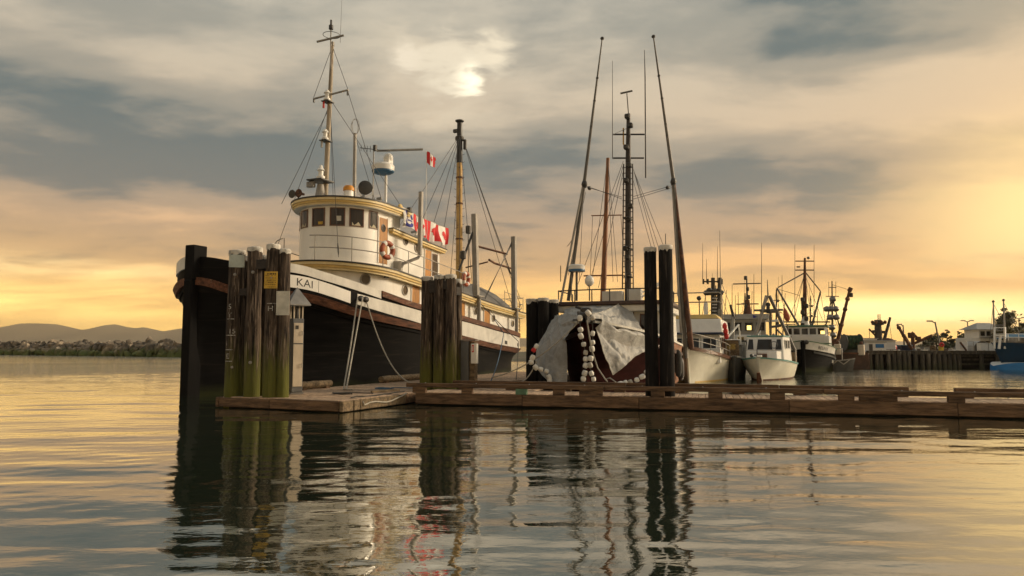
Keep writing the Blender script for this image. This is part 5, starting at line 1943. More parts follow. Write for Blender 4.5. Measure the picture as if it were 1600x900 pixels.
def drape(g):
    """keep cloth outside the troller's hull and above its rail"""
    out = []
    mw = TROLL.mi.inverted()
    for row in g:
        rr = []
        for p in row:
            q = TROLL.mi @ p
            u, v, w = q.x, -q.y, q.z
            if 0 < u < 13:
                tp = TROLL_H.top(u) + .20
                hb = TROLL_H.half(u, min(w, tp)) + .16
                if w < tp and abs(v) < hb:
                    if abs(v) < hb - .5:
                        w = tp
                    else:
                        v = math.copysign(hb, v)
            rr.append(mw @ Vector((u, -v, w)))
        out.append(rr)
    # creases after draping: folds fan out from the upper corner and fine puckers run across
    nv, nu = len(out) - 1, len(out[0]) - 1
    res = []
    for j in range(nv + 1):
        row = []
        for i in range(nu + 1):
            s_, t_ = i / nu, j / nv
            p = out[j][i]
            du = out[j][min(i + 1, nu)] - out[j][max(i - 1, 0)]
            dv = out[min(j + 1, nv)][i] - out[max(j - 1, 0)][i]
            nn_ = du.cross(dv)
            nn_ = nn_.normalized() if nn_.length > 1e-9 else Vector((0, -1, 0))
            if nn_.y > 0: nn_ = -nn_
            ang = math.atan2(t_ + .08, s_ + .05)
            ww = .055 * (1 - abs(math.sin(ang * 7 + 1.2 * mnoise.noise(Vector((s_ * 3, t_ * 3, 1)))))) ** 2
            ww += .030 * (1 - abs(mnoise.noise(Vector((s_ * 7, t_ * 3.2, 4.4))) * 2)) + .018 * mnoise.noise(Vector((s_ * 16, t_ * 14, 2)))
            row.append(p + nn_ * ww)
        res.append(row)
    return res


def make_tarps():
    root = thing('grey_tarp', 'creased grey tarp draped over the right side of the troller bow', 'tarp', (0, 0, 0))
    a = at
    g = coons([a(921, 492, 26.7), a(945, 486, 28.6), a(966, 476, 30.4), a(984, 479, 30.6)],
              [a(957, 586, 26.1), a(975, 572, 26.4), a(993, 556, 27.2), a(1018, 545, 28.4)],
              [a(921, 492, 26.7), a(931, 515, 26.3), a(944, 553, 26.0), a(957, 586, 26.1)],
              [a(984, 479, 30.6), a(995, 503, 29.8), a(1008, 520, 29.2), a(1018, 545, 28.4)], 110, 90, .14, 3.3, .09)
    g = drape(g)
    MB().sheet(g).build('tarp_sheet', 'tarp', root, smooth=80)
    MB().tube(g[0], .012, 5).tube([q[0] for q in g], .012, 5).tube(g[-1], .012, 5).build('hem_rope', 'rope', root)
    root = thing('grey_tarp', 'smoother grey tarp hanging over the left side of the troller bow', 'tarp', (0, 0, 0))
    g = coons([a(868, 494, 30.0), a(885, 490, 28.5), a(907, 494, 26.75)],
              [a(836, 562, 28.2), a(846, 586, 27.2), a(864, 602, 26.5), a(887, 602, 26.05)],
              [a(868, 494, 30.0), a(852, 522, 29.3), a(841, 538, 28.8), a(836, 562, 28.2)],
              [a(907, 494, 26.75), a(893, 515, 26.5), a(886, 530, 26.3), a(887, 602, 26.05)], 90, 90, .13, 9.1, .08)
    g = drape(g)
    MB().sheet(g).build('tarp_sheet', 'tarp', root, smooth=80)
    root = thing('grey_tarp', 'flat grey tarp stretched from the troller cabin to its bow roller', 'tarp', (0, 0, 0))
    g = coons([a(884, 483, 31.0), a(925, 478, 30.8), a(966, 477, 30.6)],
              [a(876, 505, 29.0), a(905, 500, 26.85), a(925, 497, 26.9)],
              [a(884, 483, 31.0), a(876, 505, 29.0)], [a(966, 477, 30.6), a(945, 487, 28.7), a(925, 497, 26.9)], 60, 40, .10, 5.7, .05)
    g = drape(g)
    MB().sheet(g).build('tarp_sheet', 'tarp', root, smooth=80)


make_tarps()


def float_line(label, pts, Y, rl=.088, mm=None, group='strings of net floats'):
    W = [at(x, y, Y + 0.0) for x, y in pts]
    root = thing('float_line', label, 'net floats', (W[0].x, W[0].y, 0))
    off = Vector((W[0].x, W[0].y, 0))
    L_ = [p - off for p in W]
    MB().tube(L_, .014, 5).build('float_rope', 'rope_dark', root)
    fm = {}
    for i, p in enumerate(L_):
        d = (L_[min(i + 1, len(L_) - 1)] - L_[max(i - 1, 0)]).normalized()
        m = mm[i] if mm else ('float_grey' if (i * 7 + len(label)) % 5 == 0 else 'float_white')
        if m not in fm:
            fm[m] = MB().lathe([(.03, -.105), (.066, -.10), (rl, -.06), (rl + .006, 0), (rl, .06), (.066, .10), (.03, .105)], n=14).mesh('net_float', m, smooth=60)
        o = link('net_float', fm[m], root, p)
        k_ = .88 + .2 * abs(math.sin(i * 3.7 + len(label)))
        o.scale = (k_, k_, k_ * (.92 + .12 * math.cos(i * 2.9)))
        o.rotation_mode = 'QUATERNION'
        o.rotation_quaternion = d.to_track_quat('Z', 'Y') @ Matrix.Rotation(.3 * math.sin(i * 5), 4, 'X').to_quaternion()


float_line('left string of white net floats hanging from the troller bow roller',
           [(906, 497), (907, 515), (907.5, 525), (912, 538), (915, 551), (915, 561), (915, 571), (913.5, 583), (911.5, 592)], 25.85)
float_line('right string of white net floats hanging from the troller bow roller',
           [(919, 489), (926, 497), (926, 521), (926, 535), (925, 545), (923, 560), (922, 570.5), (924, 583.5), (927.5, 592.5)], 25.8)
float_line('white and red net floats bunched at the lower left corner of the tarp',
           [(838, 541), (834, 547), (832, 559), (830, 566), (837, 574), (845, 577), (854, 580), (858, 589), (859, 595)], 26.4,
           mm=['float_white', 'red_paint'] + ['float_white'] * 7)
float_line('white net floats lying along the troller hull left of the black pilings', [(969, 600), (977, 598), (984, 597), (995, 593.5), (1003.5, 588.5), (1011, 581)], 25.7)
rope('mooring_rope', 'pale rope from the troller bow roller slanting left to the short float', sag(at(905, 502, 26.0), at(768, 590, 27.2), .35, 16) , .024)
rope('mooring_rope', 'pale rope curving from the troller bow down to the long float', [at(917, 500, 25.7), at(924, 545, 25.6), at(934, 575, 25.4), at(946, 593, 25.0), at(949, 596, 24.6)], .026)
rope('mooring_rope', 'short pale rope between the float cluster and the short float', sag(at(838, 565, 26.5), at(815, 596, 26.2), .15, 8), .022)
rope('dock_line', 'grey line looped over the rear bull rail below the tarp tip', [at(948, 592, 24.4), at(953, 590.5, 24.2), at(962, 597, 23.9), at(966, 604, 23.7)], .02)


# ------------------------------------------------------------------ cream cruiser, bow on
def make_cruiser():
    b = Boat('cabin_cruiser', 'cream hulled cabin cruiser with blue striped flybridge behind the black pilings', 'motor yacht', (8.95, 36.2), 20)
    T, r = b.T, b.root
    H, top = bow_hull(12, 1.95, 1.85, 1.15, 1.0, rake=.9, pw=1.1, bluff=2.0, entry=.5)
    H.build('hull', 'cream_paint', r, 50, 14)
    H.deck_part('deck', 'grey_paint', r, lambda u: top(u) - .06)
    H.strip('gunwale', 'frame_wood', r, .1, 11.9, lambda u: top(u) + .05, lambda u: top(u) - .13, .09, (1, -1), 50)
    H.strip('boot_stripe', 'yellow_trim', r, .6, 11.8, lambda u: .07, lambda u: -.05, .01, (1, -1), 40)
    b.house('cabin', 'radar_white', 2.6, 9.5, 1.5, 1.55, 1.0, 2.55, rake=.55, tum=.06)
    for v0, v1 in ((-1.35, -.5), (-.42, .42), (.5, 1.32)):
        b.front_window(2.93, 1.72, 2.4, v0, v1, .355, 'radar_white', wref=2.0, t=.07)
    for u in (3.3, 4.5, 5.8):
        b.side_window(1.53, u, u + 1.0, 1.75, 2.4, 'frame_wood')
    b.house('flybridge', 'radar_white', 2.75, 8.8, 1.62, 1.65, 2.62, 3.4, rake=.25, tum=.1)
    b.house('bridge_stripe', 'navy', 2.72, 8.85, 1.66, 1.68, 2.56, 2.66)
    b.house('canvas_cover', 'yellow_trim', 3.1, 7.8, 1.45, 1.45, 3.42, 3.66, rake=.2, tum=.2)
    b.house('bow_locker', 'teal_trim', 1.2, 2.4, .6, 1.0, 1.3, 1.55, rake=.2, tum=.1)
    # bow rail
    path = [T(*((lambda p: (p.x, -p.y, p.z + .03))(H.P(u, top(u), s, -.08)))) for u, s in [(8.5, 1), (6.5, 1), (5.2, 1), (4.0, 1), (2.8, 1), (1.7, 1), (.8, 1), (.25, 1), (.25, -1), (.8, -1), (1.7, -1), (2.8, -1), (4.0, -1), (6, -1)]]
    b.railing(path, .72, .018, 'galv', (1.0, .52))
    # flybridge rails and arches
    for z, x0, x1 in ((4.45, 2.0, 0), (5.0, 1.0, 0)):
        b.tube('rail_arch', 'galv', [T(5, -1.5, 3.4), T(5, -1.5, z - .15), T(5, -1.35, z), T(5, 1.35, z), T(5, 1.5, z - .15), T(5, 1.5, 3.4)], .035)
    b.tube('search_post', 'dark_metal', [T(4.2, .3, 3.5), T(4.2, .3, 4.7)], .03)
    MB().ball(T(4.1, .3, 4.62), .14, 10).build('searchlight', 'dark_metal', r, smooth=60)
    MB().lathe([(.16, 0), (.20, .06), (.20, .45), (.12, .58), (.02, .62)], T(6.5, -1.0, 4.9), 16).build('radar_dome', 'radar_white', r, smooth=50)
    b.tube('radar_post', 'radar_white', [T(6.5, -1.0, 3.4), T(6.5, -1.0, 4.9)], .05)
    for i, (v, z) in enumerate(((1.5, 3.0), (1.52, 2.72), (1.55, 2.45))):
        MB().ball(T(3.2 + .1 * i, 1.72 + .03 * i, z), .17, 10, (.8, .8, 1.1)).build('life_vest', 'red_paint', r, smooth=60)
    b.tube('whip_aerial', 'pole_grey', [T(7, 1.3, 3.4), T(7, 1.35, 8.9)], [.03, .012], 6)
    return b


make_cruiser()


# ------------------------------------------------------------------ dark grey workboat beside it
def make_workboat():
    b = Boat('grey_workboat', 'dark grey aluminium workboat with tiny tan cabin left of the white motorboat', 'workboat', (12.45, 39.6), 12)
    T, r = b.T, b.root
    H, top = bow_hull(7.5, 1.1, 1.35, 1.0, .9, rake=.5, pw=1.1)
    H.build('hull', 'grey_dark', r, 40, 10)
    H.deck_part('deck', 'grey_dark', r, lambda u: top(u) - .2)
    H.strip('gunwale', 'grey_paint', r, .1, 7.4, lambda u: top(u) + .03, lambda u: top(u) - .06, .05, (1, -1), 30)
    b.house('cabin', 'grey_paint', 2.6, 4.2, .75, .75, .8, 1.95, rake=.15, tum=.05, roof='grey_paint')
    b.front_window(2.655, 1.35, 1.85, -.5, .0, .13, 'varnish')
    b.house('wheel_box', 'dock_end', 1.6, 2.3, .45, .45, 1.3, 2.25, tum=.03, roof='radar_white', over=.08, roof_t=.06)  # orange light on the box is put into its tan colour
    f = b.front_window(1.58, 1.65, 2.1, -.3, .3, 0, 'dock_end', t=.07)
    pl = b.front_window(1.4, 1.05, 1.35, -.35, .35, 0, 'radar_white', 'sign_white', t=.03)
    b.tube('tow_bar', 'radar_white', [T(2.0, -.6, 1.9), T(3.2, .6, 3.2)], .05)
    b.tube('tow_bar', 'radar_white', [T(3.2, .6, 3.2), T(3.6, .8, 1.6)], .04)
    b.box('outboard_box', 'grey_paint', (4.6, .85, 1.55), (.8, .5, 1.2))
    return b


make_workboat()


# ------------------------------------------------------------------ white motorboat
def make_motorboat():
    b = Boat('motorboat', 'small white motorboat with teal trimmed windscreen, bow on', 'motorboat', (13.45, 38.7), 29)
    T, r = b.T, b.root
    H, top = bow_hull(6.0, 1.36, 1.28, 1.02, .85, rake=.55, pw=.85, bluff=2.3, entry=.75, stern_k=.95, wlk=.80)
    H.build('hull', 'cream_paint', r, 44, 12)
    H.deck_part('deck', 'radar_white', r, lambda u: top(u) - .02)
    H.strip('gunwale', 'teal_trim', r, .05, 5.9, lambda u: top(u) + .03, lambda u: top(u) - .05, .05, (1, -1), 40)
    H.strip('boot_stripe', 'rust', r, .3, 5.9, lambda u: .08, lambda u: -.05, .01, (1, -1), 40)
    MB().add([T(-.02, .09, .45), T(-.02, -.09, .45), T(.40, -.16, -.2), T(.40, .16, -.2), T(.6, .0, .5)], [(0, 1, 2, 3), (0, 3, 4), (1, 4, 2), (0, 4, 1)]).build('stem_guard', 'rub_wood', r)
    b.house('trunk_cabin', 'radar_white', 1.0, 3.2, .85, 1.06, .95, 1.62, rake=.12, tum=.04)
    b.house('cabin', 'radar_white', 2.0, 5.0, 1.07, 1.1, 1.0, 2.45, rake=.45, tum=.10, roof='teal_trim', over=.06, roof_t=.07)
    for v0, v1 in ((-.98, -.55), (-.48, .48), (.55, .98)):
        b.front_window(2.18, 1.66, 2.34, v0, v1, .31, 'radar_white', t=.04, wref=1.66, skew=.06)
    for u in (2.75, 3.75):
        b.side_window(1.035, u, u + .8, 1.72, 2.28, 'radar_white')
        b.side_window(-1.035, u, u + .8, 1.72, 2.28, 'radar_white')
    MB().tube([T(2.0 + .17 * 0, .55 + .19 * math.cos(a), 1.98 + .19 * math.sin(a)) for a in [2 * PI * i / 20 for i in range(21)]], .02, 6).build('steering_wheel', 'dark_metal', r)
    b.box('anchor_locker', 'radar_white', (.55, 0, 1.36), (.3, .24, .12))
    b.box('name_box', 'frame_wood', (.92, .06, 1.36), (.10, .55, .26))
    b.tube('bow_bitt', 'dark_metal', [T(.5, -.12, 1.25), T(.5, -.12, 1.72)], .03)
    b.tube('bow_bitt', 'dark_metal', [T(.6, -.3, 1.4), T(.6, .3, 1.4)], .025)
    MB().ball(T(.55, -.42, 1.38), .11, 8).build('anchor', 'dark_metal', r)
    b.box('cockpit_box', 'dock_end', (5.6, 1.0, 1.2), (.8, .5, .7))
    b.tube('cockpit_rail', 'galv', [T(5.0, 1.3, 1.0), T(5.0, 1.3, 1.62), T(6.2, 1.2, 1.62), T(6.2, 1.2, .9)], .025)
    for p in ((3.0, -.5, 2.56), (3.0, .4, 2.56)):
        MB().ball(T(*p), .09, 8).build('roof_lamp', 'galv', r)
    return b


make_motorboat()


# ------------------------------------------------------------------ grey fishing vessel behind
def make_grey_vessel():
    b = Boat('grey_fishing_vessel', 'grey fishing vessel with square wheelhouse and lit window behind the white motorboat', 'fishing boat', (15.6, 47.5), 17)
    T, r = b.T, b.root
    H, top = bow_hull(15, 2.6, 2.3, 1.6, 1.5, rake=1.0)
    H.build('hull', 'grey_dark', r, 40, 12)
    H.deck_part('deck', 'grey_dark', r, lambda u: top(u) - .25)
    H.strip('cap_rail', 'grey_paint', r, .1, 14.8, lambda u: top(u) + .08, lambda u: top(u) - .1, .06, (1, -1), 40)
    b.house('lower_house', 'grey_paint', 3.6, 9.5, 1.75, 1.8, 1.4, 2.75, rake=.1)
    b.house('wheelhouse', 'grey_paint', 4.1, 8.2, 1.62, 1.62, 2.66, 3.85, rake=-.12, roof='grey_paint', over=.22, roof_t=.38)
    for i, v in enumerate((-1.45, -.66, .14, .92)):
        b.front_window(4.03, 2.98, 3.66, v, v + .64, -.1, 'grey_metal', 'glass', wref=2.98)
    MB().add([T(3.985, .32, 3.08), T(3.985, .62, 3.08), T(3.955, .62, 3.40), T(3.955, .32, 3.40)], [(0, 1, 2, 3)]).build('cabin_lamp', 'lamp_glow', r)
    b.side_window(1.62, 4.7, 5.5, 3.0, 3.65); b.side_window(1.62, 6.0, 7.0, 3.0, 3.65)
    b.box('side_wing', 'radar_white', (5.0, 2.05, 3.76), (1.2, .9, .14))
    b.house('foredeck_hatch', 'radar_white', 2.3, 3.3, .55, .6, 2.0, 2.7, tum=.05)
    b.front_window(2.28, 2.15, 2.6, -.4, .1, 0, 'radar_white')
    b.tube('hand_rail', 'radar_white', [T(2.2, .6, 1.9), T(3.2, 1.2, 3.0), T(3.4, 1.2, 1.9)], .03)
    # stub mast with crosstree on the wheelhouse
    m0 = T(6, .45, 4.2)
    MB().lathe([(.36, 0), (.22, .7), (.16, 1.2)], m0, 8).build('mast_base', 'rust', r)
    b.tube('mast', 'pole_grey', [m0 + Vector((0, 0, 1.1)), m0 + Vector((0, 0, 3.0))], [.09, .05])
    for z, w in ((2.42, 1.0), (.88, .8), (.03, .5)):
        b.tube('crosstree', 'pole_grey', [m0 + T(0, -w, z), m0 + T(0, w, z)], .05, 6)
    for z in (2.85, 2.0, 1.4, .7, .35):
        MB().box(m0 + T(-.1, -.12 * math.sin(z * 3), z), (.25, .22, .3)).build('mast_lamp', 'dark_metal', r, bevel=.04)
    # A-frame gantry in front, to the right
    for (x0, y0, x1, y1) in ((1174, 548, 1198, 462), (1242, 548, 1202, 462)):
        b.tube('gantry_leg', 'galv' if x0 < 1200 else 'pole_grey', [b.px(x0, y0, 46), b.px(x1, y1, 46)], .11)
    b.tube('gantry_bar', 'pole_grey', [b.px(1179, 485, 46), b.px(1223, 484, 46)], .07)
    b.tube('gantry_bar', 'pole_grey', [b.px(1188, 468 + 18, 46), b.px(1212, 486, 46)], .11)
    MB().lathe([(.28, -.1), (.28, .1)], b.px(1200, 483, 46), 16, (0, 1, 0)).build('power_block', 'dark_metal', r, smooth=40)
    MB().ball(b.px(1200, 476, 46), .16, 8).build('deck_lamp', 'dark_metal', r)
    b.tube('gantry_post', 'pole_grey', [b.px(1204, 545, 46.3), b.px(1204, 486, 46.3)], .08)
    b.tube('gantry_bar', 'pole_grey', [b.px(1203, 511, 46.2), b.px(1220, 509, 46.2)], .08)
    b.tube('gantry_bar', 'pole_grey', [b.px(1213, 514, 46.2), b.px(1240, 540, 46.2)], .06)
    b.tube('topmast', 'pole_grey', [b.px(1200, 462, 46), b.px(1199, 437, 46)], [.05, .02])
    # net reel rail behind
    for x in (1207, 1214, 1221, 1228, 1235):
        b.tube('stanchion', 'rust', [b.px(x, 550, 52), b.px(x, 526, 52)], .035, 6)
    b.tube('rail', 'rust', [b.px(1205, 526, 52), b.px(1237, 526, 52)], .04, 6)
    b.tube('rail', 'rust', [b.px(1205, 538, 52), b.px(1237, 538, 52)], .035, 6)
    for x, y0, y1 in ((1190, 380, 490), (1144, 444, 500), (1149, 461, 500), (1178, 428, 490), (1222, 430, 470)):
        b.tube('whip_aerial', 'pole_grey', [b.px(x, y1, 49), b.px(x, y0, 49)], [.035, .015], 5)
    b.tube('short_boom', 'dark_metal', [b.px(1147, 498, 49), b.px(1141, 476, 49)], [.11, .08])
    b.tube('boom_post', 'grey_paint', [b.px(1145, 540, 49), b.px(1146, 490, 49)], .10)
    # small blue pennant patch on the wheelhouse front
    MB().add([T(3.74, .75, 3.95), T(3.74, .75, 4.16), T(3.74, 1.05, 4.04), T(3.74, .85, 4.0), T(3.74, 1.0, 3.93)], [(0, 1, 3), (1, 2, 3), (0, 3, 4)]).build('blue_emblem', 'flag_blue', r)
    return b


make_grey_vessel()


def red_pennant():
    p = at(1225, 488, 46.5)
    root = thing('red_pennant', 'furled orange red pennant hanging left of the dark hulled seiner', 'flag', p)
    MB().lathe([(.02, .35), (.13, .1), (.20, -.25), (.14, -.52), (.02, -.62)], (.1, 0, 0), 12, (-.25, 0, 1)).build('cloth', 'ring_orange', root, smooth=60)
    MB().tube([(-.03, 0, .5), (.16, 0, -.8)], .02, 5).build('halyard', 'steel_wire', root)
    MB().tube([(-.55, 0, -.82), (.95, 0, -.78)], .035, 6).build('spreader', 'pole_grey', root)
    MB().tube([(.2, 0, -.8), (.2, 0, -4.2)], .05, 6).build('staff', 'pole_grey', root)


red_pennant()


# ------------------------------------------------------------------ twin-post vessel behind the cruiser
def make_twin_mast():
    b = Boat('gillnetter', 'white gillnet boat with dark twin lamp posts behind the cream cruiser', 'fishing boat', (12.3, 50.0), 15)
    T, r = b.T, b.root
    H, top = bow_hull(12, 2.0, 1.9, 1.4, 1.3)
    H.build('hull', 'white_worn', r, 36, 10)
    H.deck_part('deck', 'grey_paint', r, lambda u: top(u) - .15)
    b.house('wheelhouse', 'radar_white', 3.0, 7.0, 1.5, 1.5, 1.3, 3.3, rake=.2, roof='radar_white', over=.2)
    for v in (-1.25, -.4, .45):
        b.front_window(3.08, 2.35, 3.05, v, v + .75, .1, 'frame_wood', wref=2.35)
    b.side_window(1.5, 3.8, 4.9, 2.4, 3.0, 'frame_wood')
    b.house('bridge', 'radar_white', 3.6, 6.6, 1.2, 1.2, 3.42, 4.15, rake=.15, tum=.05, roof='grey_dark', over=.1)
    Y = 52
    for x0, x1 in ((1114, 1114), (1121, 1125)):
        b.tube('lamp_post', 'dark_metal', [b.px(x0, 505, Y), b.px(x1, 434, Y)], [.16, .14], 8)
    b.tube('lamp_bar', 'dark_metal', [b.px(1098, 440, Y), b.px(1129, 440, Y)], .06, 6)
    for x in (1099, 1106, 1128):
        b.tube('lamp_stalk', 'dark_metal', [b.px(x, 444, Y), b.px(x, 436, Y)], .07, 6)
    MB().box(b.px(1115, 458, Y), (.5, 1.35, .3)).build('lamp_gantry', 'dark_metal', r, bevel=.04)
    for x, y in ((1108, 453), (1116, 454), (1123, 453), (1103, 457), (1127, 457)):
        MB().lathe([(.05, .16), (.2, .08), (.21, -.06), (.17, -.1)], b.px(x, y, Y - .3), 12, (0, .3, 1)).build('flood_lamp', 'grey_dark', r, smooth=40)
    for k in range(9):
        y = 466 + k * 5
        b.tube('ladder_rung', 'radar_white', [b.px(1113, y, Y - .2), b.px(1121 - k * .3, y, Y - .2)], .03, 5)
    for x, y0 in ((1098, 380), (1104, 405), (1121, 385), (1128, 440)):
        b.tube('whip_aerial', 'pole_grey', [b.px(x, 442, Y), b.px(x, y0, Y)], [.03, .012], 5)
    MB().lathe([(.16, -.2), (.18, 0), (.17, .14), (.05, .18)], b.px(1125, 487, Y - .4), 12).build('horn_dome', 'galv', r, smooth=40)
    MB().box(b.px(1103, 484, Y), (.6, .3, 1.1)).build('life_raft_canister', 'radar_white', r, bevel=.1)
    for (x0, y0, x1, y1) in ((1126, 458, 1140, 500), (1103, 458, 1096, 500), (1125, 436, 1150, 500)):
        b.stay(b.px(x0, y0, Y), b.px(x1, y1, Y), .02)
    return b


make_twin_mast()


# ------------------------------------------------------------------ dark hulled seiner, bow on
def make_belina():
    b = Boat('seine_boat', 'dark hulled seine boat with white bow band and green trimmed wheelhouse', 'fishing boat', (21.75, 52.8), 26)
    T, r = b.T, b.root
    H, top = bow_hull(9.0, 2.12, 2.25, 1.62, 1.5, rake=.5, pw=1.1, bluff=2.3, entry=.45)
    H.build('hull', 'hull_black', r, 50, 14)
    H.deck_part('deck', 'grey_dark', r, lambda u: top(u) - .3)
    band = H.strip('bow_band', 'white_worn', r, .08, 3.6, lambda u: top(u) + .02, lambda u: top(u) - .55 + .03 * u, .03, (1, -1), 30)
    H.strip('cap_rail', 'green_trim', r, .05, 8.8, lambda u: top(u) + .09, lambda u: top(u) + .02, .06, (1, -1), 50)
    H.strip('rub_rail', 'grey_dark', r, .6, 8.8, lambda u: top(u) - .62, lambda u: top(u) - .75, .06, (1, -1), 50)
    H.strip('white_stripe', 'white_worn', r, 3.2, 8, lambda u: top(u) - .85 - .02 * u, lambda u: top(u) - 1.1 - .01 * u, .02, (1,), 20)
    H.letters('lettering', 'black_paint', band, 'BELINA', .33, .85, lambda u: top(u) - .38, 1, .05)
    H.letters('lettering', 'black_paint', band, 'BELINA', .33, 2.4, lambda u: top(u) - .38, -1, .05)
    b.box('stem_post', 'post_black', (.0, 0, 1.05), (.24, .22, 2.6))
    MB().ball(T(-.1, .25, 2.2), .17, 10, (.7, 1.1, 1)).build('anchor', 'dark_metal', r)
    b.house('foredeck_house', 'radar_white', 2.3, 7.0, 1.72, 1.75, 1.35, 2.08, rake=.1)
    MB().box(T(4.65, 0, 2.105), (4.9, 3.6, .05)).build('green_band', 'green_trim', r)
    b.house('bulwark_screen', 'radar_white', 2.3, 7.0, 1.73, 1.75, 2.135, 2.72, rake=-.08)
    b.house('wheelhouse', 'radar_white', 3.0, 6.6, 1.5, 1.5, 2.7, 3.42, rake=-.04, roof='green_trim', over=.2, roof_t=.13)
    for v in (-1.46, -.88, -.29, .29, .88):
        b.front_window(2.95, 2.78, 3.34, v, v + .54, -.05, 'radar_white', wref=2.7, t=.04)
    b.side_window(1.51, 3.4, 4.3, 2.8, 3.32, 'radar_white'); b.side_window(1.51, 4.8, 5.8, 2.8, 3.32, 'radar_white')
    MB().add([T(2.90, 1.40, 2.85), T(2.9, 1.40, 3.1), T(2.9, 1.12, 3.1), T(2.9, 1.12, 2.85)], [(0, 1, 2, 3)]).build('bridge_lamp', 'lamp_glow', r)
    # mast and booms
    Y = 57.5
    m0, m1 = b.px(1257.5, 515, Y), b.px(1257.5, 403, Y)
    b.tube('mast', 'rust', [m0, m0.lerp(m1, .5), m1], [.17, .15, .08], 10)
    MB().lathe([(.42, 0), (.3, .5), (.2, .9)], b.px(1258, 512, Y), 10).build('mast_step', 'radar_white', r, smooth=40)
    for y in (408, 422):
        b.tube('crosstree', 'mast_dark', [b.px(1243, y, Y), b.px(1272, y, Y)], .05, 6)
    b.tube('crosstree', 'mast_dark', [b.px(1222, 503, Y), b.px(1297, 503, Y)], .06, 6)
    MB().ball(b.px(1263, 403, Y), .12, 8).build('masthead_lamp', 'dark_metal', r)
    b.tube('lamp_bar', 'mast_dark', [b.px(1245, 417, Y), b.px(1250, 417, Y)], .06, 6)
    bl = b.px(1214, 450, Y - 2)
    b.tube('boom', 'pole_grey', [b.px(1250, 512, Y - 1), bl], [.09, .07])
    b.tube('boom', 'pole_grey', [b.px(1268, 512, Y + 1), b.px(1282, 456, Y + 1)], [.09, .07])
    b.tube('boom', 'mast_dark', [b.px(1255, 462 + 45, Y), b.px(1253, 465, Y)], .09)
    b.tube('boom_stay', 'mast_dark', [b.px(1256, 427, Y), b.px(1216, 449, Y - 2)], .05, 6)
    b.tube('boom_stay', 'mast_dark', [b.px(1259, 426, Y), b.px(1282, 455, Y + 1)], .05, 6)
    for (x0, y0, x1, y1) in ((1257, 427, 1240, 505), (1257, 430, 1232, 503), (1258, 428, 1268, 505), (1258, 430, 1285, 500), (1214, 452, 1214, 480), (1218, 455, 1225, 478), (1216, 452, 1250, 462), (1282, 457, 1290, 505)):
        b.stay(b.px(x0, y0, Y), b.px(x1, y1, Y), .02)
    for x, y0 in ((1242, 382), (1272, 382), (1272, 470)):
        b.tube('whip_aerial', 'pole_grey', [b.px(x, 505, Y), b.px(x, y0, Y)], [.035, .015], 5)
    for k in range(5):
        MB().box(b.px(1254 + 6 * (k % 2), 468 + 10 * k, Y - .3), (.3, .3, .35)).build('mast_block', 'mast_dark', r, bevel=.05)
    MB().ball(b.px(1290, 519, Y), .35, 8, (.6, .6, 2)).build('furled_net', 'rust', r, smooth=60)
    return b


make_belina()


# ------------------------------------------------------------------ aluminium skiff
def make_skiff():
    b = Boat('skiff', 'small grey aluminium skiff with tow frame right of the dark seiner', 'skiff', (26.0, 55.0), -62)
    T, r = b.T, b.root
    H, top = bow_hull(2.6, .75, .95, .78, .75, rake=.3, pw=.9)
    b.root.location = at(1337, 579, 55.2) * 1
    b.root.location.z = 0
    H.build('hull', 'grey_dark', r, 30, 8)
    H.deck_part('floor', 'dark_metal', r, lambda u: .3)
    H.strip('gunwale', 'galv', r, .05, 2.5, lambda u: top(u) + .03, lambda u: top(u) - .05, .05, (1, -1), 24)
    b.tube('tow_frame', 'galv', [T(.9, -.5, .8), T(.9, -.5, 1.7), T(.9 + .0, .0, 1.72), T(2.1, .5, 1.7), T(2.1, .5, .8)], .04)
    b.tube('bow_rope', 'rope', [H.P(.4, .85, -1, .06), H.P(.8, .5, -1, .08), H.P(1.2, .8, -1, .06), H.P(1.6, .45, -1, .08), H.P(2.0, .8, -1, .06)], .04)
    return b


make_skiff()

# ------------------------------------------------------------------ far shore: land, wharf, gear
WZ = 1.46


def make_land():
    g = []
    r = random.Random(4)
    xs = [-60, 20, 34, 45, 60, 90, 140, 220, 400, 900]
    for y, z in ((84, -.6), (86, 1.2), (92, 1.45), (120, 1.6), (300, 2.0), (900, 3)):
        g.append([(x + (y - 84) * .15, y + .8 * math.sin(x * .3), z if x > 30 else (z - 1.0 if x > 10 else -1)) for x in xs])
    tag(MB().sheet(g).build('shore', 'land', smooth=60), kind='structure')


make_land()


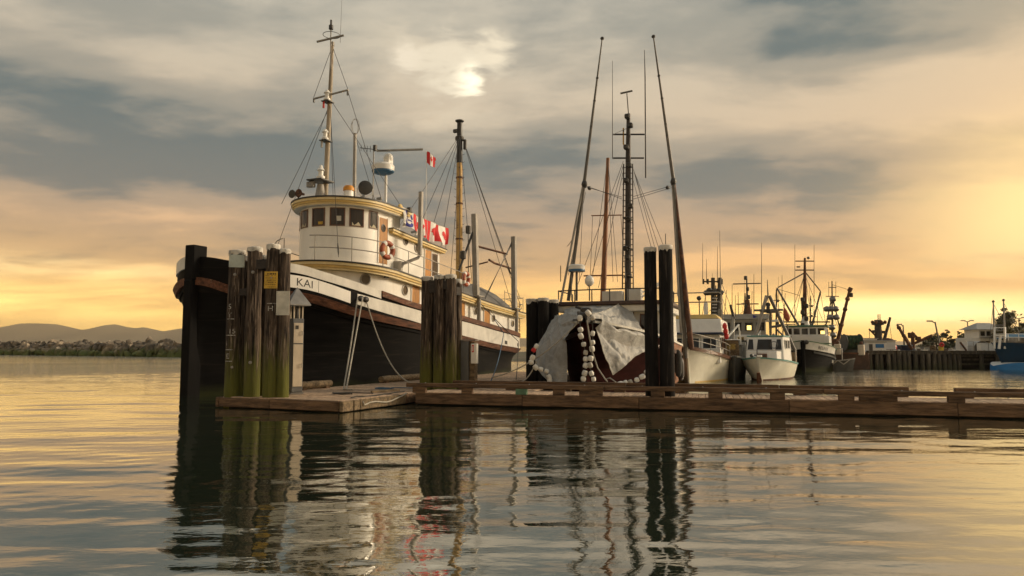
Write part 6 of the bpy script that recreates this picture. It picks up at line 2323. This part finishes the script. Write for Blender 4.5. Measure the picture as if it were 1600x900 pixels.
def make_wharf():
    p0 = Vector((px_at(1352, 61), 61, 0))
    root = thing('wharf', 'old timber wharf on rows of weathered piles along the far basin', 'wharf', p0)
    Ln = 34.0
    xo = p0.x
    # deck of cross planks (nearest edge) and a dark core
    MB().box((Ln / 2, 5.2, WZ - .16), (Ln, 10.0, .22)).build('deck', 'wharf_wood', root)
    for i in range(9):
        MB().box((Ln * (i + .5) / 9, .02, WZ - .10), (Ln / 9 - .03, .30, .34 + .05 * math.sin(i * 3))).build('cap_timber', 'wharf_wood', root, bevel=.03)
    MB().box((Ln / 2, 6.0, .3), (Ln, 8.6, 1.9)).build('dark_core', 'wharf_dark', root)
    r = random.Random(21)
    pm = [pile_mesh(.17, -.6, WZ - .16, s * 2.3, 'wharf_wood', n=10).mesh('piling', 'wharf_wood', smooth=50) for s in range(4)]
    px = 1356
    while px < 1492:
        x = px_at(px, 61) - xo
        o = link('piling', r.choice(pm), root, (x, -.05 + r.uniform(-.12, .12), r.uniform(-.05, .12)))
        o.rotation_euler = (0, r.uniform(-.02, .02), r.uniform(0, 6))
        px += r.uniform(6.5, 11.5)
    for px in (1496, 1531, 1556, 1580, 1610, 1640, 1680):
        link('piling', pm[0], root, (px_at(px, 61) - xo, .1, 0))
    for z in (.35, .75, 1.05):
        x0, x1 = px_at(1498, 61) - xo, px_at(1690, 61) - xo
        MB().box(((x0 + x1) / 2, .45, z), (x1 - x0, .2, .16)).build('waling', 'wharf_wood', root)
    cm = MB().box((0, 0, 0), (.42, .42, .09)).mesh('pile_cap', 'pile_cap', bevel=.02)
    for px in (1374, 1383, 1395, 1398, 1441, 1484, 1494, 1531):
        link('pile_cap', cm, root, (px_at(px, 61) - xo, -.04, WZ + .1))
    return root


make_wharf()


def make_net_boat():
    b = Boat('net_boat', 'brown hulled net boat with green net drum moored at the wharf end', 'fishing boat', (27.2, 64.6), 135)
    T, r = b.T, b.root
    H, top = bow_hull(5.2, 1.5, 1.7, 1.35, 1.3, rake=.4, stern_k=.35)
    H.build('hull', 'hull_brown', r, 36, 10)
    H.deck_part('deck', 'grey_dark', r, lambda u: top(u) - .15)
    H.strip('cap_rail', 'rust', r, .1, 5.1, lambda u: top(u) + .05, lambda u: top(u) - .08, .05, (1, -1), 30)
    c = b.px(1331, 535, 61.5)
    ax = (b.px(1345, 535, 61.5) - c).normalized()
    pr = []
    for i in range(25):
        t = i / 24
        pr.append((.60 + .05 * math.sin(i * 2.1) + .03 * math.sin(i * 5.3), lerp(-.62, .62, t)))
    MB().lathe(pr, c, 22, ax).build('net_roll', 'net_green', r, smooth=60)
    for s in (-1, 1):
        MB().lathe([(.72, -.03), (.74, 0), (.72, .03)], c + ax * s * .67, 22, ax).build('drum_flange', 'grey_dark', r)
    b.box('drum_stand', 'grey_dark', (b.mi @ at(1331, 548, 61.5))[:1] and ((b.px(1331, 546, 61.5)).x, -(b.px(1331, 546, 61.5)).y, 1.35), (1.2, .8, .5))
    for x, y in ((1309, 548), (1346, 549)):
        p = b.px(x, y, 60.6)
        MB().box(p + Vector((0, 0, .12)), (.5, .35, .9)).build('fish_tote', 'pedestal_door', r, bevel=.05)
        MB().ball(p + Vector((0, 0, .70)), .17, 8).build('buoy', 'rust', r, smooth=60)
    return b


make_net_boat()


def make_floodlight_boat():
    b = Boat('packer_boat', 'fishing packer with tall flood lamp mast and long cargo boom behind the net drum', 'fishing boat', (27.5, 74.5), 95)
    T, r = b.T, b.root
    H, top = bow_hull(12.5, 2.1, 2.2, 1.6, 1.6)
    H.build('hull', 'hull_brown', r, 30, 8)
    H.deck_part('deck', 'grey_dark', r, lambda u: top(u) - .15)
    Y = 74
    b.house('wheelhouse', 'grey_paint', 2.5, 5.2, 1.4, 1.4, 1.5, 3.1, roof='grey_dark')
    b.side_window(1.4, 3.0, 3.8, 2.2, 2.8); b.side_window(1.4, 4.1, 4.9, 2.2, 2.8)
    m0, m1 = b.px(1301, 560, Y), b.px(1300, 439, Y)
    b.tube('mast', 'pole_grey', [m0, m1], [.16, .06], 8)
    for (x0, x1) in ((1285, 1299), (1317, 1302)):
        b.tube('mast_leg', 'pole_grey', [b.px(x0, 535, Y), b.px(x1, 468, Y)], .07, 6)
    for y, hw in ((463, 10), (449, 6), (484, 10), (495, 7), (508, 6), (520, 7), (530, 9)):
        b.tube('crosstree', 'pole_grey', [b.px(1300.5 - hw, y, Y), b.px(1300.5 + hw, y, Y)], .05, 6)
    for x, y in ((1292, 483), (1299, 483), (1306, 483), (1297, 496), (1307, 496), (1301, 468), (1300, 512), (1302, 524)):
        MB().lathe([(.08, .3), (.30, .2), (.32, -.12), (.26, -.18)], b.px(x, y, Y - .3), 12, (0, .5, 1)).build('flood_lamp', 'grey_metal', r, smooth=40)
    for x in (1295, 1306):
        b.tube('whip_aerial', 'pole_grey', [b.px(x, 463, Y), b.px(x, 440, Y)], .025, 5)
    b.tube('cargo_boom', 'rust', [b.px(1309, 532, Y), b.px(1328, 451, Y)], [.20, .14], 8)
    b.tube('boom_head', 'rust', [b.px(1327, 455, Y), b.px(1329.5, 450, Y)], .24, 8)
    b.stay(b.px(1329, 452, Y), b.px(1330, 460, Y), .03)
    MB().box(b.px(1330, 461, Y), (.3, .3, .45)).build('hook_block', 'dark_metal', r, bevel=.05)
    for f in (.3, .6, .8):
        MB().ball(b.px(1309, 532, Y).lerp(b.px(1328, 451, Y), f), .26, 8).build('boom_fitting', 'rust', r)
    for (x0, y0, x1, y1) in ((1300, 466, 1285, 530), (1300, 466, 1318, 535), (1305, 500, 1318, 532), (1301, 445, 1327, 453)):
        b.stay(b.px(x0, y0, Y), b.px(x1, y1, Y), .022)
    b.house('deck_house', 'radar_white', 7.2, 11.9, 1.2, 1.2, 1.4, 2.45, roof='grey_paint')
    for u in (7.6, 8.8, 10.2):
        b.side_window(1.2, u, u + .6, 1.8, 2.25)
    b.box('winch', 'rust', (6.0, .6, 2.2), (.8, .6, .9), .08)
    return b


make_floodlight_boat()


def make_wharf_trawler():
    b = Boat('steel_trawler', 'steel trawler with fat dark funnel mast moored behind the wharf', 'fishing boat', (35.0, 78), 95)
    T, r = b.T, b.root
    H, top = bow_hull(12, 2.2, 2.2, 1.6, 1.6)
    H.build('hull', 'hull_brown', r, 30, 8)
    H.deck_part('deck', 'grey_dark', r, lambda u: top(u) - .15)
    Y = 77
    b.house('deck_house', 'radar_white', .8, 4.6, 1.3, 1.3, 1.5, 2.7, roof='grey_paint')
    b.side_window(1.3, 1.2, 1.9, 2.0, 2.5); b.side_window(1.3, 2.5, 3.3, 2.0, 2.5)
    MB().lathe([(.42, 0), (.38, 1.0), (.34, 2.0), (.62, 2.05), (.62, 2.25), (.36, 2.3), (.36, 2.6)], b.px(1373, 537, Y), 14).build('funnel_mast', 'dark_metal', r, smooth=30)
    for k in range(8):
        a = 2 * PI * k / 8
        MB().ball(b.px(1373, 503.5, Y) + Vector((.66 * math.cos(a), .66 * math.sin(a), 0)), .2, 8).build('flood_lamp', 'rust', r, smooth=60)
    for x in (1372, 1375):
        b.tube('whip_aerial', 'pole_grey', [b.px(x, 503, Y), b.px(x, 491, Y)], .05, 5)
    b.tube('boom', 'dark_metal', [b.px(1380, 537, Y), b.px(1391, 496, Y)], [.2, .13])
    b.tube('boom', 'rust', [b.px(1369, 526, Y), b.px(1358, 514, Y)], .09)
    b.stay(b.px(1358, 514, Y), b.px(1359, 530, Y), .03)
    b.stay(b.px(1389, 500, Y), b.px(1394, 535, Y), .025)
    for x, y in ((1367, 518), (1379, 519)):
        MB().box(b.px(x, y, Y), (.5, .5, .3)).build('crosstree_lamp', 'dark_metal', r, bevel=.05)
    MB().ball(b.px(1387, 536, Y), .7, 10, (1.3, 1, .8)).build('net_heap', 'rust', r, smooth=60)
    MB().ball(b.px(1390, 543, Y - 1), .55, 10, (1.5, 1, .8)).build('buoy_heap', 'red_paint', r, smooth=60)
    return b


make_wharf_trawler()


def on_wharf(px, Y=63.5):
    return Vector((px_at(px, Y), Y, WZ - .05))


def wharf_things():
    # white shed with blue tarp
    p = on_wharf(1362, 64)
    s = thing('work_shed', 'low white shed with blue panel on the wharf end', 'shed', p)
    MB().box((0, 0, .42), (1.6, 1.4, .84)).build('wall', 'radar_white', s, bevel=.02)
    MB().box((0, 0, .87), (1.75, 1.55, .06)).build('roof', 'grey_paint', s)
    MB().box((.25, -.715, .52), (.75, .03, .34)).build('blue_panel', 'bright_blue', s)
    MB().box((-.55, -.71, .35), (.32, .03, .66)).build('door', 'grey_dark', s)
    # blue skip
    p = on_wharf(1411, 64)
    s = thing('blue_skip', 'blue steel skip standing on the wharf beside the tilted boom', 'skip', p)
    MB().box((0, 0, .28), (.9, .7, .55), taper=1.12).build('bin', 'navy', s, bevel=.02)
    MB().box((0, 0, .58), (1.08, .86, .05)).build('rim', 'bridge_blue', s)
    # tilted rusty boom
    s = thing('derrick_boom', 'rusty derrick boom leaning left on the wharf', 'boom', on_wharf(1425, 63))
    e = at(1402, 508, 63) - on_wharf(1425, 63)
    MB().tube([(0, 0, 0), e * .5, e], [.13, .17, .10], 8).build('boom', 'rust', s, smooth=50)
    for f in (.3, .6, .9):
        MB().ball(e * f, .19, 8).build('boom_fitting', 'rust', s)
    MB().lathe([(.35, 0), (.3, .1), (.14, .3)], (0, 0, 0), 10).build('foot', 'dark_metal', s)
    # hydraulic crane
    s = thing('wharf_crane', 'rusty red hydraulic hoist with arm pointing right on the wharf', 'crane', on_wharf(1424.5, 64))
    o = on_wharf(1424.5, 64)
    q = lambda x, y: at(x, y, 64) - o
    MB().lathe([(.3, 0), (.25, .2), (.16, .3), (.15, 1.5)], (0, 0, 0), 10).build('post', 'rust', s, smooth=40)
    MB().box(q(1424, 524), (.5, .4, .5)).build('slew_head', 'rust', s, bevel=.05)
    MB().bar(q(1425, 538), q(1456, 524.5), .2, .22).build('arm', 'rust', s, bevel=.03)
    MB().bar(q(1444, 528.5), q(1456, 523.5), .14, .14).build('arm_extension', 'dark_metal', s)
    MB().tube([q(1425, 519), q(1434, 528)], .09, 8).build('hydraulic_ram', 'rust', s)
    MB().box(q(1434.5, 529), (.45, .3, .35)).build('winch', 'rust', s, bevel=.05)

    def lamp(label, px, ytop, Y, heads, lean=0.0, base=None):
        o = Vector((px_at(px, Y), Y, WZ - .1))
        tp = at(px + lean, ytop, Y) - o
        s = thing('lamp_post', label, 'lamp post', o, group='lamp posts on the far shore')
        MB().tube([(0, 0, 0), tp], [.10, .06], 8).build('pole', 'pole_grey', s, smooth=60)
        for h in heads:
            e = tp + Vector((h, 0, .08))
            MB().tube([tp - Vector((0, 0, .1)), e], .05, 6).build('arm', 'pole_grey', s)
            MB().box(e + Vector((.15 * (1 if h > 0 else -1), 0, 0)), (.5, .25, .12)).build('lamp_head', 'grey_metal', s, bevel=.03)
    lamp('thin lamp post behind the blue skip', 1411, 508, 75, (-.25,))
    lamp('leaning lamp post above the yellow box on the wharf', 1467.5, 503, 66, (-.35,), -6.5)
    lamp('double headed lamp post in front of the small trees', 1511.5, 502, 90, (-.4, .4))
    lamp('lamp post at the right edge beside the tall tree', 1592, 497, 92, (-.5, .5))
    # life ring box
    s = thing('ring_cabinet', 'yellow cabinet with red life ring on the wharf edge', 'cabinet', on_wharf(1468, 62.5))
    MB().box((0, 0, .25), (.32, .3, .5)).build('box', 'yellow_box', s, bevel=.02)
    MB().tube([(.15 * math.cos(a), -.12, .62 + .15 * math.sin(a)) for a in [2 * PI * i / 20 for i in range(21)]], .075, 8, False).build('ring', 'red_paint', s, smooth=60)
    # scattered gear
    for i, (px, w, h, m, lab) in enumerate([(1500, .7, .95, 'radar_white', 'white tank standing on the wharf left of the wire frame'),
                                           (1532.5, .65, .75, 'radar_white', 'white crate in front of the grey arched shelter'),
                                           (1545.5, .7, .75, 'radar_white', 'white crate beside the bow of the blue trawler'),
                                           (1443, .5, .4, 'grey_paint', 'grey crate on the wharf under the hoist arm'),
                                           (1452, .6, .5, 'dock_end', 'tan crate on the wharf left of the trees')]):
        s = thing('storage_crate', lab, 'crate', on_wharf(px, 63.2), group='crates on the wharf')
        MB().box((0, 0, h / 2), (w, .6, h)).build('body', m, s, bevel=.03)
        MB().box((0, 0, h + .022), (w + .06, .66, .04)).build('lid', m, s)
    s = thing('leaning_timber', 'dark timber leaning against the white tank on the wharf', 'timber', on_wharf(1500, 62.7))
    MB().bar((.0 - .1, 0, .85), (.35, -.1, .1), .14, .14).build('beam', 'rust', s, bevel=.02)
    s = thing('wire_frame', 'pale pipe frame standing on the wharf', 'frame', on_wharf(1510, 63.5))
    MB().tube([(-.5, 0, 0), (-.5, 0, .95), (.5, 0, .95), (.5, 0, 0)], .035, 6).build('frame_pipe', 'galv', s)
    MB().tube([(-.5, 0, .5), (.5, 0, .5)], .03, 6).build('cross_pipe', 'galv', s)
    # arched shelter
    s = thing('arched_shelter', 'grey arched shelter in front of the white house', 'shelter', Vector((px_at(1533, 69), 69, WZ - .05)))
    g = []
    for k in range(17):
        a = PI * k / 16
        g.append([(-.95 * math.cos(a), 0, 1.0 * math.sin(a)), (-.95 * math.cos(a), 3, 1.0 * math.sin(a))])
    MB().sheet(g).build('arch', 'grey_paint', s, smooth=50)
    MB().add([(-.95 * math.cos(PI * k / 16), .3, 1.0 * math.sin(PI * k / 16)) for k in range(17)], [tuple(range(17))]).build('end_wall', 'grey_dark', s)
    # house
    o = Vector((px_at(1534, 88), 88, 1.3))
    s = thing('harbour_house', 'white harbour building with hipped pale roof behind the wharf', 'building', o)
    MB().box((-.4, 0, .8), (4.0, 3.2, 1.7)).build('lower_wall', 'radar_white', s)
    MB().box((.1, 0, 2.1), (3.0, 2.8, 1.1)).build('upper_wall', 'radar_white', s)
    MB().add([(-1.9, -1.8, 2.66), (2.1, -1.8, 2.66), (2.1, 1.8, 2.66), (-1.9, 1.8, 2.66), (-.7, 0, 3.5), (.9, 0, 3.5)], [(0, 1, 5, 4), (1, 2, 5), (2, 3, 4, 5), (3, 0, 4), (3, 2, 1, 0)]).build('roof', 'grey_paint', s)
    for x in (-.95, -.2, .6, 1.3):
        w = MB().box((x, -1.41, 2.15), (.55, .04, .6)).build('window', 'grey_metal', s)
        MB().box((x, -1.435, 2.15), (.46, .02, .5)).build('pane', 'glass', w)
    MB().box((.2, -1.75, 1.62), (3.4, .7, .08)).build('balcony', 'dark_metal', s)
    for x in (-1.6, -.5):
        w = MB().box((x, -1.61, .9), (.6, .04, .7)).build('window', 'grey_metal', s)
        MB().box((x, -1.635, .9), (.5, .02, .6)).build('pane', 'glass', w)


wharf_things()


def far_boat(name, label, px, Y, th, hull_m, mast_top, poles, seed):
    b = Boat(name, label, 'fishing boat', (px_at(px, Y), Y), th, 'boats moored in the far rows')
    T, r = b.T, b.root
    rr = random.Random(seed)
    H, top = bow_hull(9.5, 1.6, 1.9, 1.35, 1.25)
    H.build('hull', hull_m, r, 30, 8)
    H.deck_part('deck', 'grey_dark', r, lambda u: top(u) - .15)
    H.strip('cap_rail', 'rub_wood', r, .1, 9.3, lambda u: top(u) + .05, lambda u: top(u) - .06, .05, (1, -1), 24)
    b.house('wheelhouse', 'radar_white', 2.6, 5.4, 1.15, 1.15, 1.3, 2.75, rake=.12, roof='grey_paint', over=.14)
    for v in (-.95, -.3, .36):
        b.front_window(2.66, 2.05, 2.55, v, v + .58, .08, 'frame_wood', wref=2.05)
    b.side_window(1.15, 3.1, 3.9, 2.05, 2.55, 'frame_wood')
    Ym = Y + 5.6 * math.cos(R(th))
    mx_ = px_at(px, Y) + 5.6 * math.sin(R(th))
    mpx = 800 + mx_ / Ym * F_PX
    m0, m1 = b.px(mpx, 548, Ym), b.px(mpx, mast_top, Ym)
    b.tube('mast', 'mast_dark', [m0, m1], [.12, .05], 8)
    for f, w in ((.62, 9), (.82, 6)):
        y = lerp(548, mast_top, f)
        b.tube('crosstree', 'mast_dark', [b.px(mpx - w, y, Ym), b.px(mpx + w, y, Ym)], .04, 6)
    for s_ in (-1, 1):
        tip = b.px(mpx + s_ * poles, mast_top + rr.uniform(-4, 8), Ym)
        b.tube('trolling_pole', 'pole_grey', [b.px(mpx + s_ * 9, 545, Ym), tip], [.06, .025], 6)
        b.stay(m0.lerp(m1, .7), b.px(mpx + s_ * 9, 545, Ym).lerp(tip, .6), .02)
        b.stay(m1, b.px(mpx + s_ * 13, 543, Ym), .02)
    for k in range(3):
        MB().box(m0.lerp(m1, .45 + .18 * k) + Vector((.05, -.15, 0)), (.26, .22, .26)).build('mast_lamp', 'dark_metal', r, bevel=.03)
    x = mpx + rr.uniform(-6, 6)
    b.tube('whip_aerial', 'pole_grey', [b.px(x, 530, Ym), b.px(x, mast_top - 20, Ym)], [.03, .012], 5)


far_boat('far_troller', 'distant troller whose mast rises between the grey vessel and the dark seiner', 1214, 67, 20, 'white_worn', 452, 14, 1)
far_boat('far_troller', 'distant troller whose poles show left of the grey vessel wheelhouse', 1122, 66, 14, 'hull_black', 446, 17, 2)
far_boat('far_troller', 'distant troller with mast just right of the dark seiner mast', 1268, 80, 22, 'green_trim', 462, 12, 3)
far_boat('far_troller', 'distant troller whose mast rises behind the grey vessel wheelhouse', 1168, 70, 16, 'navy', 458, 11, 4)


def make_trawler():
    b = Boat('blue_trawler', 'dark blue steel trawler with bright blue waterline bulge at the right edge', 'fishing boat', (px_at(1548, 57.8), 57.8), 90)
    T, r = b.T, b.root
    H, top = bow_hull(18, 2.8, 2.15, 1.8, 1.8, rake=1.1, pw=1.0, bluff=2.2)
    H.build('hull', 'hull_blue', r, 50, 12)
    H.deck_part('deck', 'grey_paint', r, lambda u: top(u) - .2)
    H.strip('cap_rail', 'hull_blue', r, .05, 17.8, lambda u: top(u) + .08, lambda u: top(u) - .05, .05, (1, -1), 40)
    bl = Hull(17, lambda u: 3.0 * (1 - (1 - min(u / 7, 1)) ** 2.6) ** .6 + .05, lambda u: 3.05 * (1 - (1 - min(u / 7, 1)) ** 2.6) ** .6 + .1, lambda u: .30 + .30 * min(1, u / .9) ** .5, 0, 1, -.5)
    bl.build('waterline_bulge', 'bright_blue', r, 50, 8)
    bl.deck_part('bulge_top', 'radar_white', r, bl.top, 50)
    b.house('forecastle', 'radar_white', 1.9, 9.0, 1.8, 2.2, 1.5, 2.2, rake=.3)
    b.house('wheelhouse', 'grey_paint', 2.1, 8.5, 1.75, 2.0, 2.2, 2.55, rake=.2, tum=.05)
    b.house('visor', 'bridge_blue', 1.6, 8.6, 2.0, 2.2, 2.55, 2.95, rake=.9, tum=.2)
    for k in range(7):
        u = 2.3 + k * .42
        w = b.side_window(1.80 + (u - 2.1) * .04, u, u + .34, 2.24, 2.52, 'radar_white', t=.03)
    vs, fs = text2d('3', .42)
    MB().add([T(2.75 + x, 2.22, 1.78 + y) for x, y in vs], fs).build('lettering', 'black_paint', r)
    Y = 57.8
    for x, yt in ((1552, 471), (1568, 469)):
        b.tube('mast', 'galv', [b.px(x + 2, 540, Y), b.px(x, yt, Y)], [.10, .05], 8)
        MB().ball(b.px(x, yt, Y), .11, 8).build('masthead_lamp', 'dark_metal', r)
    for k in range(6):
        y = 488 + k * 9
        b.tube('spreader', 'galv', [b.px(1553, y + 20, Y), b.px(1570, y + 20, Y)], .035, 6) if k < 4 else None
    b.tube('gantry', 'radar_white', [b.px(1554, 545, Y - .5), b.px(1554, 512, Y - .5), b.px(1570, 512, Y - .5), b.px(1570, 545, Y - .5)], .08)
    b.tube('gantry', 'radar_white', [b.px(1561, 545, Y - .8), b.px(1563, 525, Y - .8)], .10)
    MB().box(b.px(1563, 524, Y - .8), (.5, .4, .12)).build('winch_top', 'radar_white', r)
    path = [T(.35, 0, 2.35), T(.7, .9, 2.35), T(1.2, 1.4, 2.33), T(1.8, 1.8, 2.3), T(2.4, 2.1, 2.25), T(3.0, 2.35, 2.22), T(3.8, 2.5, 2.2)]
    b.railing(path, .55, .03, 'radar_white', (1.0, .5))
    MB().box(T(1.6, .6, 2.4), (.9, .8, .5)).build('windlass', 'galv', r, bevel=.06)
    MB().ball(T(2.3, 1.2, 2.5), .3, 10).build('mooring_buoy', 'radar_white', r, smooth=60)
    for (x0, y0, x1, y1) in ((1552, 474, 1546, 535), (1568, 472, 1598, 530), (1552, 474, 1568, 505)):
        b.stay(b.px(x0, y0, Y), b.px(x1, y1, Y), .018)
    return b


make_trawler()


# ------------------------------------------------------------------ trees
def tree(name, label, px, ytop, Y, width_px, seed, m='leaf', kind='round', group='trees on the far shore', n_leaf=3000):
    r = random.Random(seed)
    o = Vector((px_at(px, Y), Y, 1.4))
    h = (at(px, ytop, Y) - o).z
    w = width_px / F_PX * Y / 2
    root = thing(name, label, 'tree', o, group=group)
    mb = MB()
    mb.tube([(0, 0, -.2), (.05, 0, h * .35), (-.03, .02, h * .7), (0, 0, h * .95)], [h * .030 + .03, h * .024 + .02, h * .014 + .01, .01], 7)
    ends = []
    nb = 16 if kind != 'sparse' else 11
    for k in range(nb):
        f = lerp(.22, .92, (k + r.random()) / nb)
        a = r.uniform(0, 2 * PI)
        if kind == 'cone':
            reach = w * (1.05 - f) * 1.25 + .15
        else:
            reach = w * math.sin(PI * min(1, f * .75 + .18)) * r.uniform(.6, 1.1)
        p0 = Vector((0, 0, h * f * .92))
        p1 = p0 + Vector((math.cos(a) * reach, math.sin(a) * reach, h * .10 * r.uniform(-.2, 1)))
        mb.tube([p0, p0.lerp(p1, .5) + Vector((0, 0, .1)), p1], [.05, .035, .012], 5)
        for q in (.45, .75, 1.0, 1.08):
            ends.append((p0.lerp(p1, q), (.22 if kind == 'sparse' else .32) * w * r.uniform(.6, 1.2)))
    ends.append((Vector((0, 0, h * .97)), .2 * w))
    mb.build('trunk', 'bark', root, smooth=60)
    # leaves: small folded quads in clumps round the limb ends
    lv = MB()
    for i in range(n_leaf):
        c, rad = r.choice(ends)
        d = Vector((r.gauss(0, 1), r.gauss(0, 1), r.gauss(0, .8)))
        p = c + d * rad * .42
        s = r.uniform(.07, .16) * (h / 3.0) ** .6
        u = Vector((r.gauss(0, 1), r.gauss(0, 1), r.gauss(0, 1))).normalized()
        v = u.orthogonal().normalized()
        lv.add([p - u * s, p + v * s * .5, p + u * s, p - v * s * .5], [(0, 1, 2, 3)])
    lv.build('crown', m, root)


tree('shore_tree', 'dark dense tree right of the hoist on the far shore', 1461, 521, 92, 34, 1)
tree('shore_tree', 'taller sparse tree behind the leaning lamp post', 1478, 515, 93, 20, 2, 'leaf_b', 'sparse', n_leaf=1500)
tree('shore_tree', 'thin pale tree left of the double headed lamp', 1495, 518, 92, 18, 3, 'leaf_b', 'sparse', n_leaf=1300)
tree('shore_tree', 'rounded tree under the double headed lamp', 1508, 519, 93, 24, 4)
tree('shore_tree', 'low bush behind the hoist on the far shore', 1440, 532, 90, 24, 5, 'leaf_b', n_leaf=1200)
tree('shore_tree', 'low dark bush left of the white harbour building', 1488, 532, 94, 22, 6)
tree('tall_tree', 'tall ragged tree behind the blue trawler', 1570, 482, 84, 50, 7, 'leaf_b', 'cone', n_leaf=5200)
tree('tall_tree', 'tree cut by the right edge behind the blue trawler', 1607, 492, 86, 36, 8, 'leaf_b', 'cone', n_leaf=2200)
tree('shore_tree', 'small bush between the tall tree and the harbour building', 1552, 528, 92, 24, 9, n_leaf=1200)
for k, (px, yt, wd) in enumerate(((1655, 505, 60), (1720, 510, 60))):
    tree('shore_tree', ('first', 'second')[k] + ' shore tree standing beyond the right edge', px, yt, 92, wd, 20 + k, n_leaf=1800)


# ------------------------------------------------------------------ haze over the strait
def make_haze():
    m = bpy.data.materials.new('haze')
    m.use_nodes = True
    t = m.node_tree
    t.nodes.clear()
    v = N(t, 'ShaderNodeVolumePrincipled')
    v.inputs['Color'].default_value = (.96, .93, .88, 1)
    v.inputs['Density'].default_value = HAZE
    v.inputs['Anisotropy'].default_value = .85
    out = N(t, 'ShaderNodeOutputMaterial')
    t.links.new(v.outputs[0], out.inputs['Volume'])
    M['haze'] = m
    mb = MB().box((600, 3150, 112), (17000, 7300, 230))
    tag(mb.build('haze', 'haze'), kind='stuff')


HAZE = .00017
make_haze()
